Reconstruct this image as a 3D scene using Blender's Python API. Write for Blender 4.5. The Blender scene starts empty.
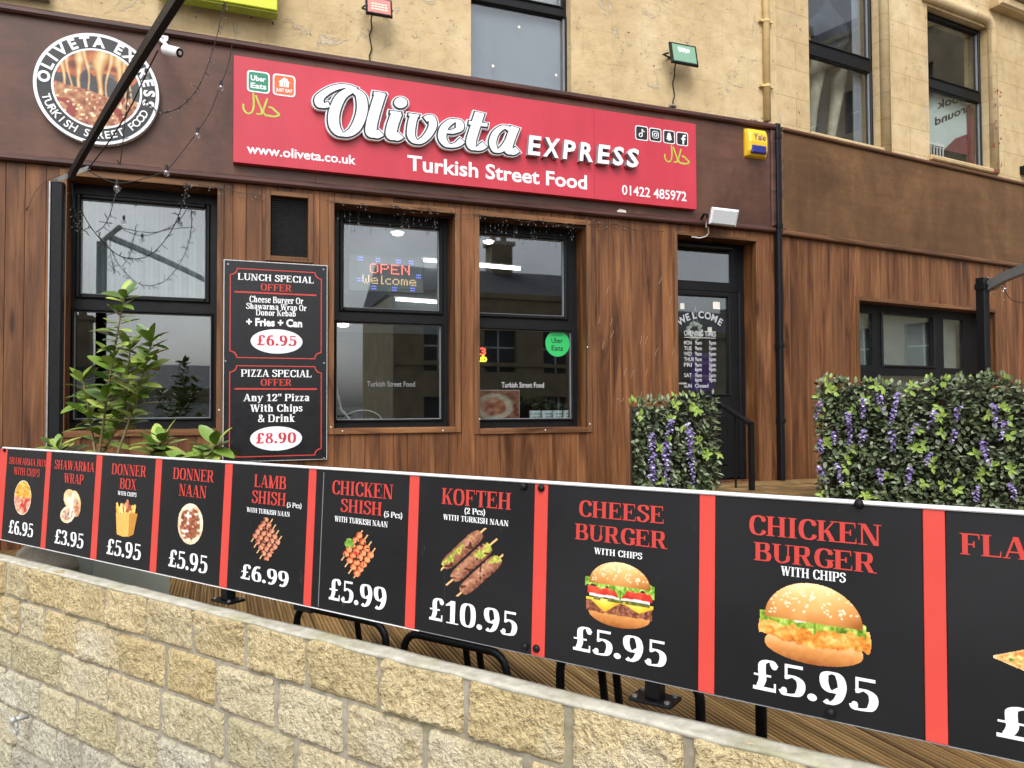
import bpy, math, random
import numpy as np
from mathutils import Vector, Matrix, noise as mnoise
from mathutils.geometry import delaunay_2d_cdt
random.seed(7); RNG=np.random.default_rng(7)
SC=bpy.context.scene
COL=SC.collection
EYE=1.6
# ---------------------------------------------------------------- camera
F_PX,PITCH,ROLL=759.82,.02741,-.004244
YAW_A,YAW_B,YAW_C=.362714,.481467,-.602032
def _rot():
    base=np.array([[1,0,0],[0,0,-1],[0,1,0]],float)
    c,s=math.cos(PITCH),math.sin(PITCH); P=np.array([[1,0,0],[0,c,s],[0,-s,c]])
    c,s=math.cos(ROLL),math.sin(ROLL); Q=np.array([[c,-s,0],[s,c,0],[0,0,1]])
    return Q@P@base
RM=_rot()
cd=bpy.data.cameras.new('camera'); cam=bpy.data.objects.new('camera',cd); COL.objects.link(cam)
cd.sensor_width=36; cd.lens=36*F_PX/1024; cd.clip_start=.05; cd.clip_end=2000
_i=RM.T
M=Matrix.Identity(4)
for k in range(3):
    M[k][0]=_i[k][0]; M[k][1]=-_i[k][1]; M[k][2]=-_i[k][2]
M[2][3]=EYE
cam.matrix_world=M
SC.camera=cam
# ---------------------------------------------------------------- light: overcast day
SC.view_settings.view_transform='Standard'; SC.view_settings.look='None'
SC.view_settings.gamma=1; SC.view_settings.use_curve_mapping=False
SC.view_settings.exposure=.66
SUN_EL,SUN_AZ=math.radians(50),math.radians(184)     # azimuth: direction the light comes from, from +Y towards +X
W=bpy.data.worlds.new('World'); SC.world=W; W.use_nodes=True
nt=W.node_tree; nt.nodes.clear()
def wn(t,**k):
    n=nt.nodes.new(t)
    for a,b in k.items(): setattr(n,a,b)
    return n
sky=wn('ShaderNodeTexSky',sky_type='NISHITA',sun_disc=False,sun_elevation=SUN_EL,sun_rotation=SUN_AZ,air_density=1.0,dust_density=4.0,ozone_density=1.0)
hs=wn('ShaderNodeHueSaturation'); hs.inputs['Saturation'].default_value=.22; hs.inputs['Value'].default_value=1.0
tc=wn('ShaderNodeTexCoord'); nz=wn('ShaderNodeTexNoise'); nz.inputs['Scale'].default_value=2.6; nz.inputs['Detail'].default_value=7; nz.inputs['Roughness'].default_value=.55
cr=wn('ShaderNodeValToRGB'); cr.color_ramp.elements[0].position=.34; cr.color_ramp.elements[0].color=(.62,.64,.68,1)
cr.color_ramp.elements[1].position=.66; cr.color_ramp.elements[1].color=(1.12,1.12,1.12,1)
mx=wn('ShaderNodeMix',data_type='RGBA',blend_type='MULTIPLY'); mx.inputs['Factor'].default_value=1
bg=wn('ShaderNodeBackground'); bg.inputs['Strength'].default_value=.19
wo=wn('ShaderNodeOutputWorld')
L=nt.links.new
L(sky.outputs[0],hs.inputs['Color']); L(tc.outputs['Generated'],nz.inputs['Vector']); L(nz.outputs[0],cr.inputs[0])
L(hs.outputs[0],mx.inputs[6]); L(cr.outputs[0],mx.inputs[7]); L(mx.outputs[2],bg.inputs['Color']); L(bg.outputs[0],wo.inputs[0])
sl=bpy.data.lights.new('sun','SUN'); sl.energy=.9; sl.angle=math.radians(35); sl.color=(1,.985,.96)
so=bpy.data.objects.new('sun',sl); COL.objects.link(so)
dv=Vector((math.sin(SUN_AZ)*math.cos(SUN_EL),math.cos(SUN_AZ)*math.cos(SUN_EL),math.sin(SUN_EL)))
so.rotation_euler=dv.to_track_quat('Z','Y').to_euler(); so.location=dv*30
try:
    SC.cycles.max_bounces=8; SC.cycles.transparent_max_bounces=12; SC.cycles.use_denoising=True
    SC.cycles.sample_clamp_indirect=6
except Exception: pass

# ---------------------------------------------------------------- planes of the place
def ray(x,y): return RM.T@np.array([(x-512)/F_PX,(y-384)/F_PX,1.])
class Frame:
    """upright plane; local axes: u along it, y into it (away from the street), z up from eye height"""
    def __init__(s,yaw,P,tilt=0,zref=0):
        s.yaw=yaw; s.tilt=tilt; s.zref=zref
        s.h=np.array([math.cos(yaw),math.sin(yaw),0]); s.n0=np.array([-math.sin(yaw),math.cos(yaw),0]); s.k=float(s.n0@P)
        s.v=np.array([0,0,1])*math.cos(tilt)+s.n0*math.sin(tilt)
        s.n=s.n0*math.cos(tilt)-np.array([0,0,1])*math.sin(tilt)
        s.o=s.n0*s.k+np.array([0,0,zref])
    def px(s,x,y,yy=0):
        d=ray(x,y); t=(s.n@s.o+yy)/(s.n@d); X=d*t-s.o
        return float(s.h@X),float(s.v@X)
    def at(s,u,y,z): return s.o+s.h*u+s.n*y+s.v*z
    def world(s,u,y,z):
        p=s.at(u,y,z); return Vector((p[0],p[1],p[2]+EYE))
    def loc(s,P):
        X=np.asarray(P,float)-s.o; return float(s.h@X),float(s.n@X),float(s.v@X)
FA=Frame(YAW_A,ray(395,430)*6.3)
UJ,ZJ=FA.px(779,235)
FB=Frame(YAW_B,FA.at(UJ,0,ZJ)); UJB=FB.px(779,235)[0]
FC=Frame(YAW_C,ray(650,679)*1.48,math.radians(3),-.17)
_d=ray(600,713.5); FD=Frame(YAW_C,_d*(-.595/_d[2]))
FW=Frame(0,np.array([0,0,0.]))
Z_DECK,Z_PLAT,Z_STREET=-1.0,-.77,-EYE
def pxdist(x,y,t): return ray(x,y)*t

# ---------------------------------------------------------------- materials
def srgb(r,g,b):
    f=lambda c:(c/255/12.92 if c/255<=.04045 else ((c/255+.055)/1.055)**2.4)
    return (f(r),f(g),f(b),1)
MATS={}
class NT:
    def __init__(s,name):
        s.m=bpy.data.materials.new(name); s.m.use_nodes=True; s.t=s.m.node_tree; s.b=s.t.nodes['Principled BSDF']; s.o=s.t.nodes['Material Output']
        s.tc=None
    def n(s,t,**k):
        q=s.t.nodes.new(t)
        for a,b in k.items(): setattr(q,a,b)
        return q
    def l(s,a,b): s.t.links.new(a,b)
    def obj(s,sc=(1,1,1),off=None):
        if not s.tc: s.tc=s.n('ShaderNodeTexCoord')
        mp=s.n('ShaderNodeMapping'); mp.inputs['Scale'].default_value=sc
        src=s.tc.outputs['Object']
        if off is not None:
            va=s.n('ShaderNodeVectorMath',operation='ADD'); s.l(src,va.inputs[0]); s.l(off,va.inputs[1]); src=va.outputs[0]
        s.l(src,mp.inputs['Vector']); return mp.outputs[0]
    def noise(s,scale,sc=(1,1,1),detail=4,rough=.55,off=None,dist=0):
        q=s.n('ShaderNodeTexNoise'); q.inputs['Scale'].default_value=scale; q.inputs['Detail'].default_value=detail; q.inputs['Roughness'].default_value=rough; q.inputs['Distortion'].default_value=dist
        s.l(s.obj(sc,off),q.inputs['Vector']); return q.outputs[0]
    def ramp(s,v,*st):
        q=s.n('ShaderNodeValToRGB'); e=q.color_ramp.elements
        e[0].position,e[0].color=st[0]; e[1].position,e[1].color=st[-1]
        for p,c in st[1:-1]:
            x=e.new(p); x.color=c
        s.l(v,q.inputs[0]); return q.outputs[0]
    def mix(s,a,b,f,mode='MIX'):
        q=s.n('ShaderNodeMix',data_type='RGBA',blend_type=mode)
        for i,v in ((6,a),(7,b)):
            if isinstance(v,tuple): q.inputs[i].default_value=v
            else: s.l(v,q.inputs[i])
        if isinstance(f,(int,float)): q.inputs[0].default_value=f
        else: s.l(f,q.inputs[0])
        return q.outputs[2]
    def attr(s,name):
        q=s.n('ShaderNodeAttribute',attribute_name=name); return q
    def bump(s,h,strength=.3,dist=.01):
        q=s.n('ShaderNodeBump'); q.inputs['Strength'].default_value=strength; q.inputs['Distance'].default_value=dist
        s.l(h,q.inputs['Height']); s.l(q.outputs[0],s.b.inputs['Normal']); return q
    def fin(s,color=None,rough=None,metal=0,spec=None):
        if color is not None:
            if isinstance(color,tuple): s.b.inputs['Base Color'].default_value=color
            else: s.l(color,s.b.inputs['Base Color'])
        if rough is not None:
            if isinstance(rough,(int,float)): s.b.inputs['Roughness'].default_value=rough
            else: s.l(rough,s.b.inputs['Roughness'])
        s.b.inputs['Metallic'].default_value=metal
        if spec is not None: s.b.inputs['Specular IOR Level'].default_value=spec
        MATS[s.m.name]=s.m; return s.m
G=lambda v:(v,v,v,1)
def plain(name,c,rough=.5,metal=0,var=.12,scale=8,spec=.5,bump=0):
    """paint, plastic or metal with a little wear in colour and gloss"""
    q=NT(name); nz=q.noise(scale,detail=6)
    a=tuple(x*(1-var) for x in c[:3])+(1,); b=tuple(min(1,x*(1+var)) for x in c[:3])+(1,)
    col=q.ramp(nz,(.3,a),(.7,b)); rg=q.ramp(q.noise(scale*3.1,detail=5),(.3,G(max(.02,rough-.08))),(.7,G(min(1,rough+.1))))
    if bump: q.bump(q.noise(scale*14,detail=3),bump,.004)
    return q.fin(col,rg,metal,spec)
def emit(name,c,st):
    q=NT(name); q.b.inputs['Emission Color'].default_value=c; q.b.inputs['Emission Strength'].default_value=st
    return q.fin(c,.5)
def wood(name,dark,mid,light,rough=.55,gx=1.,horiz=False,spec=.3,blotch=.35,deep=False,fine=.75,knots=False):
    q=NT(name); at=q.attr('rnd'); va=q.n('ShaderNodeVectorMath',operation='SCALE'); va.inputs['Scale'].default_value=17.3
    cx=q.n('ShaderNodeCombineXYZ'); q.l(at.outputs['Fac'],cx.inputs[0]); q.l(at.outputs['Fac'],cx.inputs[2]); q.l(cx.outputs[0],va.inputs[0]); off=va.outputs[0]
    s1=(1.2,9,9) if horiz else (9,9,.75); s2=(2,60,60) if horiz else (75,75,3); s3=(.8,2.4,2.4) if horiz else (2.4,2.4,.8)
    if deep: s1,s2,s3=(9,.75,9),(30,1.5,30),(2.4,.8,2.4)
    g1=q.noise(gx,s1,6,.6,off,dist=1.2); g2=q.noise(gx,s2,4,.6,off); g3=q.noise(gx,s3,3,.5,off)
    c1=q.ramp(g1,(.3,dark),(.5,mid),(.72,light))
    c2=q.mix(c1,q.ramp(g2,(.3,G(.62)),(.62,G(1.12))),fine,'MULTIPLY')
    c3=q.mix(c2,q.ramp(g3,(.32,G(.62)),(.66,G(1.2))),blotch*1.6 if blotch<.6 else 1,'MULTIPLY')
    c4=q.mix(c3,q.ramp(at.outputs['Fac'],(0,(.74,.7,.68,1)),(.55,(1,1,1,1)),(1,(1.2,1.15,1.07,1))),.85,'MULTIPLY')
    if knots:
        vo=q.n('ShaderNodeTexVoronoi'); vo.inputs['Scale'].default_value=1; q.l(q.obj((7,7,1.1),off),vo.inputs['Vector'])
        k=q.ramp(vo.outputs['Distance'],(.05,G(1)),(.16,G(0))); sel=q.n('ShaderNodeSeparateColor'); q.l(vo.outputs['Color'],sel.inputs[0])
        c4=q.mix(c4,tuple(x*.42 for x in dark[:3])+(1,),q.mix(G(0),k,q.ramp(sel.outputs[0],(.6,G(0)),(.64,G(.85)))))
    q.bump(g2,.3,.004)
    return q.fin(c4,q.ramp(g1,(.3,G(rough-.1)),(.7,G(rough+.12))),0,spec)
def glass(name='window_glass',base=.16,tint=(.82,.86,.85,1)):
    q=NT(name); q.t.nodes.remove(q.b)
    fr=q.n('ShaderNodeLayerWeight'); pw=q.n('ShaderNodeMath',operation='POWER'); pw.inputs[1].default_value=5; q.l(fr.outputs['Facing'],pw.inputs[0])
    ma=q.n('ShaderNodeMath',operation='MULTIPLY_ADD'); ma.use_clamp=True; ma.inputs[1].default_value=1-base; ma.inputs[2].default_value=base
    q.l(pw.outputs[0],ma.inputs[0])
    nz=q.noise(1.1,detail=1); bp=q.n('ShaderNodeBump'); bp.inputs['Strength'].default_value=.05; bp.inputs['Distance'].default_value=.02; q.l(nz,bp.inputs['Height'])
    tr=q.n('ShaderNodeBsdfTransparent'); tr.inputs[0].default_value=tint
    gl=q.n('ShaderNodeBsdfGlossy'); gl.inputs['Roughness'].default_value=.015; gl.inputs[0].default_value=(.95,.97,1,1); q.l(bp.outputs[0],gl.inputs['Normal'])
    mx=q.n('ShaderNodeMixShader'); q.l(ma.outputs[0],mx.inputs[0]); q.l(tr.outputs[0],mx.inputs[1]); q.l(gl.outputs[0],mx.inputs[2]); q.l(mx.outputs[0],q.o.inputs[0])
    MATS[name]=q.m; return q.m
def vcol(name,rough=.35,spec=.5):
    q=NT(name); a=q.attr('Col'); return q.fin(a.outputs['Color'],rough,0,spec)

# ---------------------------------------------------------------- mesh helper
BASE={}
class MB:
    def __init__(s): s.v=[]; s.f=[]; s.mi=[]; s.rn=[]; s.vc=None; s.cur=0; s.r=.5
    def add(s,vs,fs,mi=None,r=None):
        o=len(s.v); s.v+= [tuple(p) for p in vs]; s.f+=[tuple(i+o for i in f) for f in fs]
        s.mi+=[s.cur if mi is None else mi]*len(fs); s.rn+=[s.r if r is None else r]*len(fs); return s
    def box(s,x0,x1,y0,y1,z0,z1,mi=None,r=None):
        if x0>x1:x0,x1=x1,x0
        if y0>y1:y0,y1=y1,y0
        if z0>z1:z0,z1=z1,z0
        return s.add([(x0,y0,z0),(x1,y0,z0),(x1,y1,z0),(x0,y1,z0),(x0,y0,z1),(x1,y0,z1),(x1,y1,z1),(x0,y1,z1)],
            [(0,3,2,1),(4,5,6,7),(0,1,5,4),(1,2,6,5),(2,3,7,6),(3,0,4,7)],mi,r)
    def bbox(s,x0,x1,y0,y1,z0,z1,b=.004,mi=None,r=None):
        """box with chamfered street-side edges"""
        if x0>x1:x0,x1=x1,x0
        if z0>z1:z0,z1=z1,z0
        b=min(b,(x1-x0)*.45,(z1-z0)*.45)
        return s.add([(x0,y1,z0),(x1,y1,z0),(x1,y1,z1),(x0,y1,z1),(x0,y0+b,z0),(x1,y0+b,z0),(x1,y0+b,z1),(x0,y0+b,z1),
                      (x0+b,y0,z0+b),(x1-b,y0,z0+b),(x1-b,y0,z1-b),(x0+b,y0,z1-b)],
            [(3,2,1,0),(0,1,5,4),(1,2,6,5),(2,3,7,6),(3,0,4,7),(4,5,9,8),(5,6,10,9),(6,7,11,10),(7,4,8,11),(8,9,10,11)],mi,r)
    def quad(s,a,b,c,d,mi=None,r=None): return s.add([a,b,c,d],[(0,1,2,3)],mi,r)
    def prism(s,pts,y0,y1,mi=None,r=None):
        """outline in (u,z) pushed from y0 (street side) to y1"""
        n=len(pts); v=[(p[0],y0,p[1]) for p in pts]+[(p[0],y1,p[1]) for p in pts]
        f=[tuple(range(n)),tuple(range(2*n-1,n-1,-1))]+[((i+1)%n,i,i+n,(i+1)%n+n) for i in range(n)]
        return s.add(v,f,mi,r)
    def tube(s,path,rad,seg=8,mi=None,r=None,cap=True,flat=None):
        P=[Vector(p) for p in path]; n=len(P); vs=[]; fs=[]
        rs=rad if isinstance(rad,(list,tuple)) else [rad]*n
        ref=None
        for i in range(n):
            t=(P[min(i+1,n-1)]-P[max(i-1,0)]); t=t.normalized() if t.length>1e-9 else Vector((0,0,1))
            if ref is None: ref=Vector((0,0,1)) if abs(t.z)<.9 else Vector((1,0,0))
            a=(ref-t*ref.dot(t)); a=a.normalized() if a.length>1e-6 else t.orthogonal().normalized(); b=t.cross(a); ref=a
            for k in range(seg):
                w=2*math.pi*(k+.5)/seg; vs.append(tuple(P[i]+(a*math.cos(w)+b*math.sin(w)*(flat or 1))*rs[i]))
        for i in range(n-1):
            for k in range(seg): fs.append((i*seg+k,i*seg+(k+1)%seg,(i+1)*seg+(k+1)%seg,(i+1)*seg+k))
        if cap: fs+= [tuple(range(seg-1,-1,-1)),tuple((n-1)*seg+k for k in range(seg))]
        return s.add(vs,fs,mi,r)
    def ball(s,c,rx,ry=None,rz=None,seg=10,rings=7,mi=None,r=None):
        ry=ry or rx; rz=rz or rx; vs=[(c[0],c[1],c[2]+rz)]; fs=[]
        for i in range(1,rings):
            ph=math.pi*i/rings
            for k in range(seg):
                w=2*math.pi*k/seg; vs.append((c[0]+rx*math.sin(ph)*math.cos(w),c[1]+ry*math.sin(ph)*math.sin(w),c[2]+rz*math.cos(ph)))
        vs.append((c[0],c[1],c[2]-rz)); e=len(vs)-1
        for k in range(seg):
            fs.append((0,1+k,1+(k+1)%seg)); fs.append((e,1+(rings-2)*seg+(k+1)%seg,1+(rings-2)*seg+k))
            for i in range(rings-2): fs.append((1+i*seg+k,1+(i+1)*seg+k,1+(i+1)*seg+(k+1)%seg,1+i*seg+(k+1)%seg))
        return s.add(vs,fs,mi,r)
    def disc(s,cu,cz,r,y0,y1,seg=48,rz=None,mi=None):
        rz=rz or r
        return s.prism([(cu+r*math.cos(2*math.pi*k/seg),cz+rz*math.sin(2*math.pi*k/seg)) for k in range(seg)],y0,y1,mi)
    def flat(s,tri,y,mi=None):
        vs,fs=tri; return s.add([(a,y,b) for a,b in vs],fs,mi)
    def extr(s,tri,y0,y1,mi=None,side=None):
        """a flat letter pushed out to a solid one"""
        vs,fs=tri; n=len(vs); E={}
        for f in fs:
            for i in range(len(f)):
                e=(f[i],f[(i+1)%len(f)]); E[e]=1
        bd=[e for e in E if (e[1],e[0]) not in E]
        s.add([(a,y0,b) for a,b in vs],fs,mi)
        s.add([(a,y0,b) for a,b in vs]+[(a,y1,b) for a,b in vs],[(e[1],e[0],e[0]+n,e[1]+n) for e in bd]+[tuple(i+n for i in reversed(f)) for f in fs],mi if side is None else side)
        return s
    def build(s,name,mats,parent=None,frame=None,base=None,smooth=False,kind=None,label=None):
        """links ONE mesh object; a part uses its thing's frame, a thing of its own gives frame and base"""
        b=BASE[parent.name] if parent is not None else (base or (0,0,0))
        me=bpy.data.meshes.new(name)
        me.from_pydata([(p[0]-b[0],p[1]-b[1],p[2]-b[2]) for p in s.v],[],s.f)
        if not isinstance(mats,(list,tuple)): mats=[mats]
        for m in mats: me.materials.append(MATS[m] if isinstance(m,str) else m)
        if len(mats)>1: me.polygons.foreach_set('material_index',s.mi)
        at=me.attributes.new('rnd','FLOAT','FACE'); at.data.foreach_set('value',s.rn)
        if s.vc is not None:
            ca=me.color_attributes.new('Col','FLOAT_COLOR','POINT'); ca.data.foreach_set('color',np.asarray(s.vc,np.float32).ravel())
        if smooth: me.polygons.foreach_set('use_smooth',[True]*len(me.polygons))
        me.update()
        o=bpy.data.objects.new(name,me); COL.objects.link(o)
        if parent is not None: o.parent=parent
        elif frame is not None: place(o,frame,b)
        BASE[o.name]=b
        if kind: o['kind']=kind
        if label: o['label']=label
        return o
def place(o,fr,b):
    o.rotation_euler=(-fr.tilt,0,fr.yaw); o.location=fr.world(*b)
def thing(name,label,cat,fr=None,base=(0,0,0),group=None):
    o=bpy.data.objects.new(name,None); COL.objects.link(o); o.empty_display_size=.1
    place(o,fr or FW,base); BASE[o.name]=base
    return tag(o,label,cat,group)
def tag(o,label,cat,group=None):
    o['label']=label; o['category']=cat
    if group: o['group']=group
    return o
def dup(root,group=None,label=None,moved=None):
    c=root.copy(); COL.objects.link(c); BASE[c.name]=BASE[root.name]
    if label: c['label']=label
    if moved is not None: c.location=moved
    for ch in root.children:
        d=ch.copy(); COL.objects.link(d); d.parent=c
        for g in ch.children:
            e=g.copy(); COL.objects.link(e); e.parent=d
    return c
# ---------------------------------------------------------------- lettering
def union(polys):
    """flat letter from overlapping pieces: one sheet without doubled faces"""
    vs=[];fs=[]
    for p in polys:
        a=sum(p[i][0]*p[(i+1)%len(p)][1]-p[(i+1)%len(p)][0]*p[i][1] for i in range(len(p)))
        if abs(a)<1e-7: continue
        if a<0: p=p[::-1]
        o=len(vs); vs+=[Vector((float(x),float(y))) for x,y in p]; fs.append(list(range(o,o+len(p))))
    V,E,Fc,ov,oe,of=delaunay_2d_cdt(vs,[],fs,0,1e-5)
    C=np.array([[sum(V[i].x for i in f)/len(f),sum(V[i].y for i in f)/len(f)] for f in Fc]); ins=np.zeros(len(Fc),bool)
    for p in polys:     # a face is ink when its middle lies in any (convex) piece
        q=np.array(p,float); e=np.roll(q,-1,0)-q
        ar=np.sum(q[:,0]*np.roll(q[:,1],-1)-np.roll(q[:,0],-1)*q[:,1])
        if abs(ar)<1e-7: continue
        cr_=e[None,:,0]*(C[:,None,1]-q[None,:,1])-e[None,:,1]*(C[:,None,0]-q[None,:,0])
        ins|=(cr_*np.sign(ar)>-1e-9).all(1)
    keep=[tuple(f) for f,k in zip(Fc,ins) if k]
    out=[]
    for f in keep:
        a=sum(V[f[i]].x*V[f[(i+1)%len(f)]].y-V[f[(i+1)%len(f)]].x*V[f[i]].y for i in range(len(f)))
        out.append(f if a>0 else f[::-1])
    return [(v.x,v.y) for v in V],out
class Pen:
    """serif letters drawn with a broad pen: W upright stroke, t thin stroke"""
    def __init__(s,W=.205,t=.068,sl=.08,sh=.048,g=0): s.W=W+2*g; s.t=t+2*g; s.sl=sl; s.sh=sh; s.g=g
    def R(s,x0,y0,x1,y1): g=s.g; return [[(x0-g,y0-g),(x1+g,y0-g),(x1+g,y1+g),(x0-g,y1+g)]]
    def st(s,x,y0,y1,serif=3):      # upright with serifs; 1 foot, 2 head
        w=s.W-2*s.g; o=s.R(x,y0,x+w,y1)
        if serif&1: o+=s.R(x-s.sl,y0,x+w+s.sl,y0+s.sh)
        if serif&2: o+=s.R(x-s.sl,y1-s.sh,x+w+s.sl,y1)
        return o
    def dg(s,x0,y0,x1,y1,w):
        g=s.g; return [[(x0-g,y0-g*.3),(x0+w+g,y0-g*.3),(x1+w+g,y1+g*.3),(x1-g,y1+g*.3)]]
    def sf(s,x0,x1,y): return s.R(x0,y,x1,y+s.sh)
    def cv(s,pts,W=None,t=None,closed=False,seg=7,taper=None):
        W=s.W if W is None else W+2*s.g; t=s.t if t is None else t+2*s.g
        n=len(pts); P=[]
        def gp(i): return pts[i%n] if closed else pts[max(0,min(n-1,i))]
        for i in range(n if closed else n-1):
            a,b,c,d=gp(i-1),gp(i),gp(i+1),gp(i+2)
            for k in range(seg):
                u=k/seg; P.append(tuple(.5*((2*b[j])+(c[j]-a[j])*u+(2*a[j]-5*b[j]+4*c[j]-d[j])*u*u+(3*b[j]-a[j]-3*c[j]+d[j])*u**3) for j in (0,1)))
        if not closed: P.append(tuple(pts[-1]))
        m=len(P); Lf=[];Rt=[]
        for i in range(m):
            a=P[i-1] if (closed or i>0) else P[0]; b=P[(i+1)%m] if (closed or i<m-1) else P[-1]
            dx,dy=b[0]-a[0],b[1]-a[1]; l=math.hypot(dx,dy) or 1; dx/=l;dy/=l
            w=t+(W-t)*abs(dy)**1.3
            if taper and not closed: w*=taper[0]+(taper[1]-taper[0])*i/(m-1)
            Lf.append((P[i][0]-dy*w/2,P[i][1]+dx*w/2)); Rt.append((P[i][0]+dy*w/2,P[i][1]-dx*w/2))
        o=[]
        for i in range(m if closed else m-1):
            j=(i+1)%m; o.append([Rt[i],Rt[j],Lf[j]]); o.append([Rt[i],Lf[j],Lf[i]])
        if s.g and not closed:
            for e,q in ((0,1),(-1,-2)):
                dx,dy=P[e][0]-P[q][0],P[e][1]-P[q][1]; l=math.hypot(dx,dy) or 1; dx*=s.g/l;dy*=s.g/l
                o.append([Rt[e],(Rt[e][0]+dx,Rt[e][1]+dy),(Lf[e][0]+dx,Lf[e][1]+dy),Lf[e]])
        return o
    def dot(s,x,y,r):
        r+=s.g; return [[(x+r*math.cos(k*math.pi/8),y+r*math.sin(k*math.pi/8)) for k in range(16)]]
    def glyph(s,c):
        W=s.W-2*s.g; t=s.t-2*s.g; h=W/2; q=t/2; sl=s.sl; sh=s.sh; st,dg,cv,R,sf,dot=s.st,s.dg,s.cv,s.R,s.sf,s.dot
        X=.73 # lower-case height
        def arm(x0,x1,y,up):  # E,F,L,T arms with a beak
            return R(x0,y,x1,y+t)+([[(x1-t*.9-s.g,y),(x1+s.g,y),(x1+s.g,y+up),(x1-t*.35-s.g,y+up)]] if up>0 else [[(x1-t*.35-s.g,y+t+up),(x1+s.g,y+t+up),(x1+s.g,y+t),(x1-t*.9-s.g,y+t)]])
        if c=='A': return dg(.06,0,.36,1,t*1.15)+dg(.6,0,.33,1,W)+R(.2,.27,.66,.27+t)+sf(-.02,.25,0)+sf(.52,.9,0),.88
        if c=='B': return st(.08,0,1)+R(.2,1-t,.45,1)+R(.2,.5,.45,.5+t)+R(.2,0,.48,t)+cv([(.42,1-q),(.56,.94),(.61,.77),(.56,.6),(.42,.5+q)])+cv([(.45,.5+q),(.62,.44),(.68,.27),(.62,.08),(.45,q)]),.8
        if c in 'CG':
            o=cv([(.72,.72),(.66,.88),(.47,1-q+.01),(.24,.86),(.155,.5),(.24,.14),(.47,q-.01),(.66,.1),(.74,.26)],taper=None)+R(.7,.68,.75,.97)
            if c=='G': o+=st(.58,.05,.44,2)
            return o,.82
        if c=='D': return st(.08,0,1)+R(.2,1-t,.45,1)+R(.2,0,.45,t)+cv([(.42,1-q),(.64,.9),(.74,.5),(.64,.1),(.42,q)]),.9
        if c=='E': return st(.08,0,1)+arm(.2,.7,1-t,-.27)+arm(.2,.74,0,.27)+R(.2,.48,.5,.48+t)+R(.47,.38,.53,.66),.8
        if c=='F': return st(.08,0,1)+arm(.2,.7,1-t,-.27)+R(.2,.46,.5,.46+t)+R(.47,.36,.53,.64),.75
        if c=='H': return st(.08,0,1)+st(.6,0,1)+R(.2,.48,.7,.48+t),.94
        if c=='I': return st(.1,0,1),.42
        if c=='K': return st(.08,0,1)+dg(.26,.42,.66,1,t*1.2)+dg(.56,0,.3,.55,W)+sf(.48,.86,0)+sf(.56,.84,1-sh),.86
        if c=='L': return st(.08,0,1)+arm(.2,.7,0,.3),.76
        if c=='M': return st(.08,0,1,1)+R(0,1-sh,.2,1)+dg(.4,.0,.1,1,W*.9)+dg(.42,0,.82,1,t*1.2)+st(.84,0,1,3),1.16
        if c=='N': return R(.12,0,.12+t*1.1,1)+sf(0,.36,0)+R(0,1-sh,.2,1)+dg(.6,0,.1,1,W)+R(.72,0,.72+t*1.1,1)+R(.6,1-sh,.9,1),.94
        if c=='O': return cv([(.43,1-q+.01),(.66,.87),(.735,.5),(.66,.13),(.43,q-.01),(.2,.13),(.125,.5),(.2,.87)],closed=True),.88
        if c=='P': return st(.08,0,1)+R(.2,1-t,.45,1)+R(.2,.42,.45,.42+t)+cv([(.42,1-q),(.6,.93),(.66,.72),(.6,.5),(.42,.42+q)]),.78
        if c=='R': return st(.08,0,1)+R(.2,1-t,.45,1)+R(.2,.46,.45,.46+t)+cv([(.42,1-q),(.58,.93),(.63,.74),(.58,.54),(.42,.46+q)])+dg(.58,0,.36,.5,W)+sf(.58,.88,0),.86
        if c=='S': return cv([(.6,.74),(.52,.92),(.36,1-q+.01),(.17,.9),(.16,.7),(.36,.55),(.55,.42),(.58,.22),(.42,.05),(.3,q-.01),(.14,.09),(.08,.28)],W=W*.95)+R(.57,.7,.62,.97)+R(.05,.03,.1,.3),.7
        if c=='T': return st(.29,0,1,1)+R(.04,1-t,.74,1)+R(.04,.73,.09,1)+R(.69,.73,.74,1),.78
        if c=='U': return R(.1,.3,.1+W,1)+R(0,1-sh,.4,1)+cv([(.1+h,.4),(.13+h,.15),(.42,q-.01),(.66,.15),(.7,.4)],W=W*.8)+R(.7-q,.35,.7+q,1)+R(.57,1-sh,.86,1),.88
        if c=='W': return dg(.26,0,.06,1,W)+dg(.3,0,.52,1,t)+dg(.68,0,.46,1,W)+dg(.76,0,1.0,1,t*1.1)+sf(-.02,.36,1-sh)+sf(.4,.72,1-sh)+sf(.92,1.18,1-sh),1.18
        if c=='X': return dg(.54,0,.08,1,W)+dg(.1,0,.56,1,t*1.2)+sf(0,.3,0)+sf(.46,.82,0)+sf(0,.36,1-sh)+sf(.5,.78,1-sh),.82
        if c=='Z': return R(.06,1-t,.66,1)+R(.06,0,.68,t)+dg(.06,0,.44,1,W)+R(.06,.74,.11,1)+R(.63,0,.68,.27),.74
        # lower case
        if c=='a': return cv([(.14,.58),(.2,.7),(.33,X-q+.01),(.45,.64),(.46,.5)])+R(.46-h,.1,.46+h,.55)+cv([(.44,.44),(.2,.36),(.14,.2),(.24,.05),(.38,.1),(.46,.22)],W=W*.9)+R(.46,0,.64,sh)+R(.46-h,0,.5,.2),.64
        if c=='b': return st(.08,0,1.03,0)+R(.02,1.03-sh,.15,1.03)+cv([(.2,.55),(.34,X-q),(.5,.6),(.55,.36),(.5,.12),(.34,q),(.2,.16)]),.68
        if c=='c': return cv([(.5,.55),(.42,.7),(.32,X-q),(.17,.6),(.13,.36),(.18,.12),(.33,q),(.5,.14)])+dot(.47,.55,.07),.57
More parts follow.
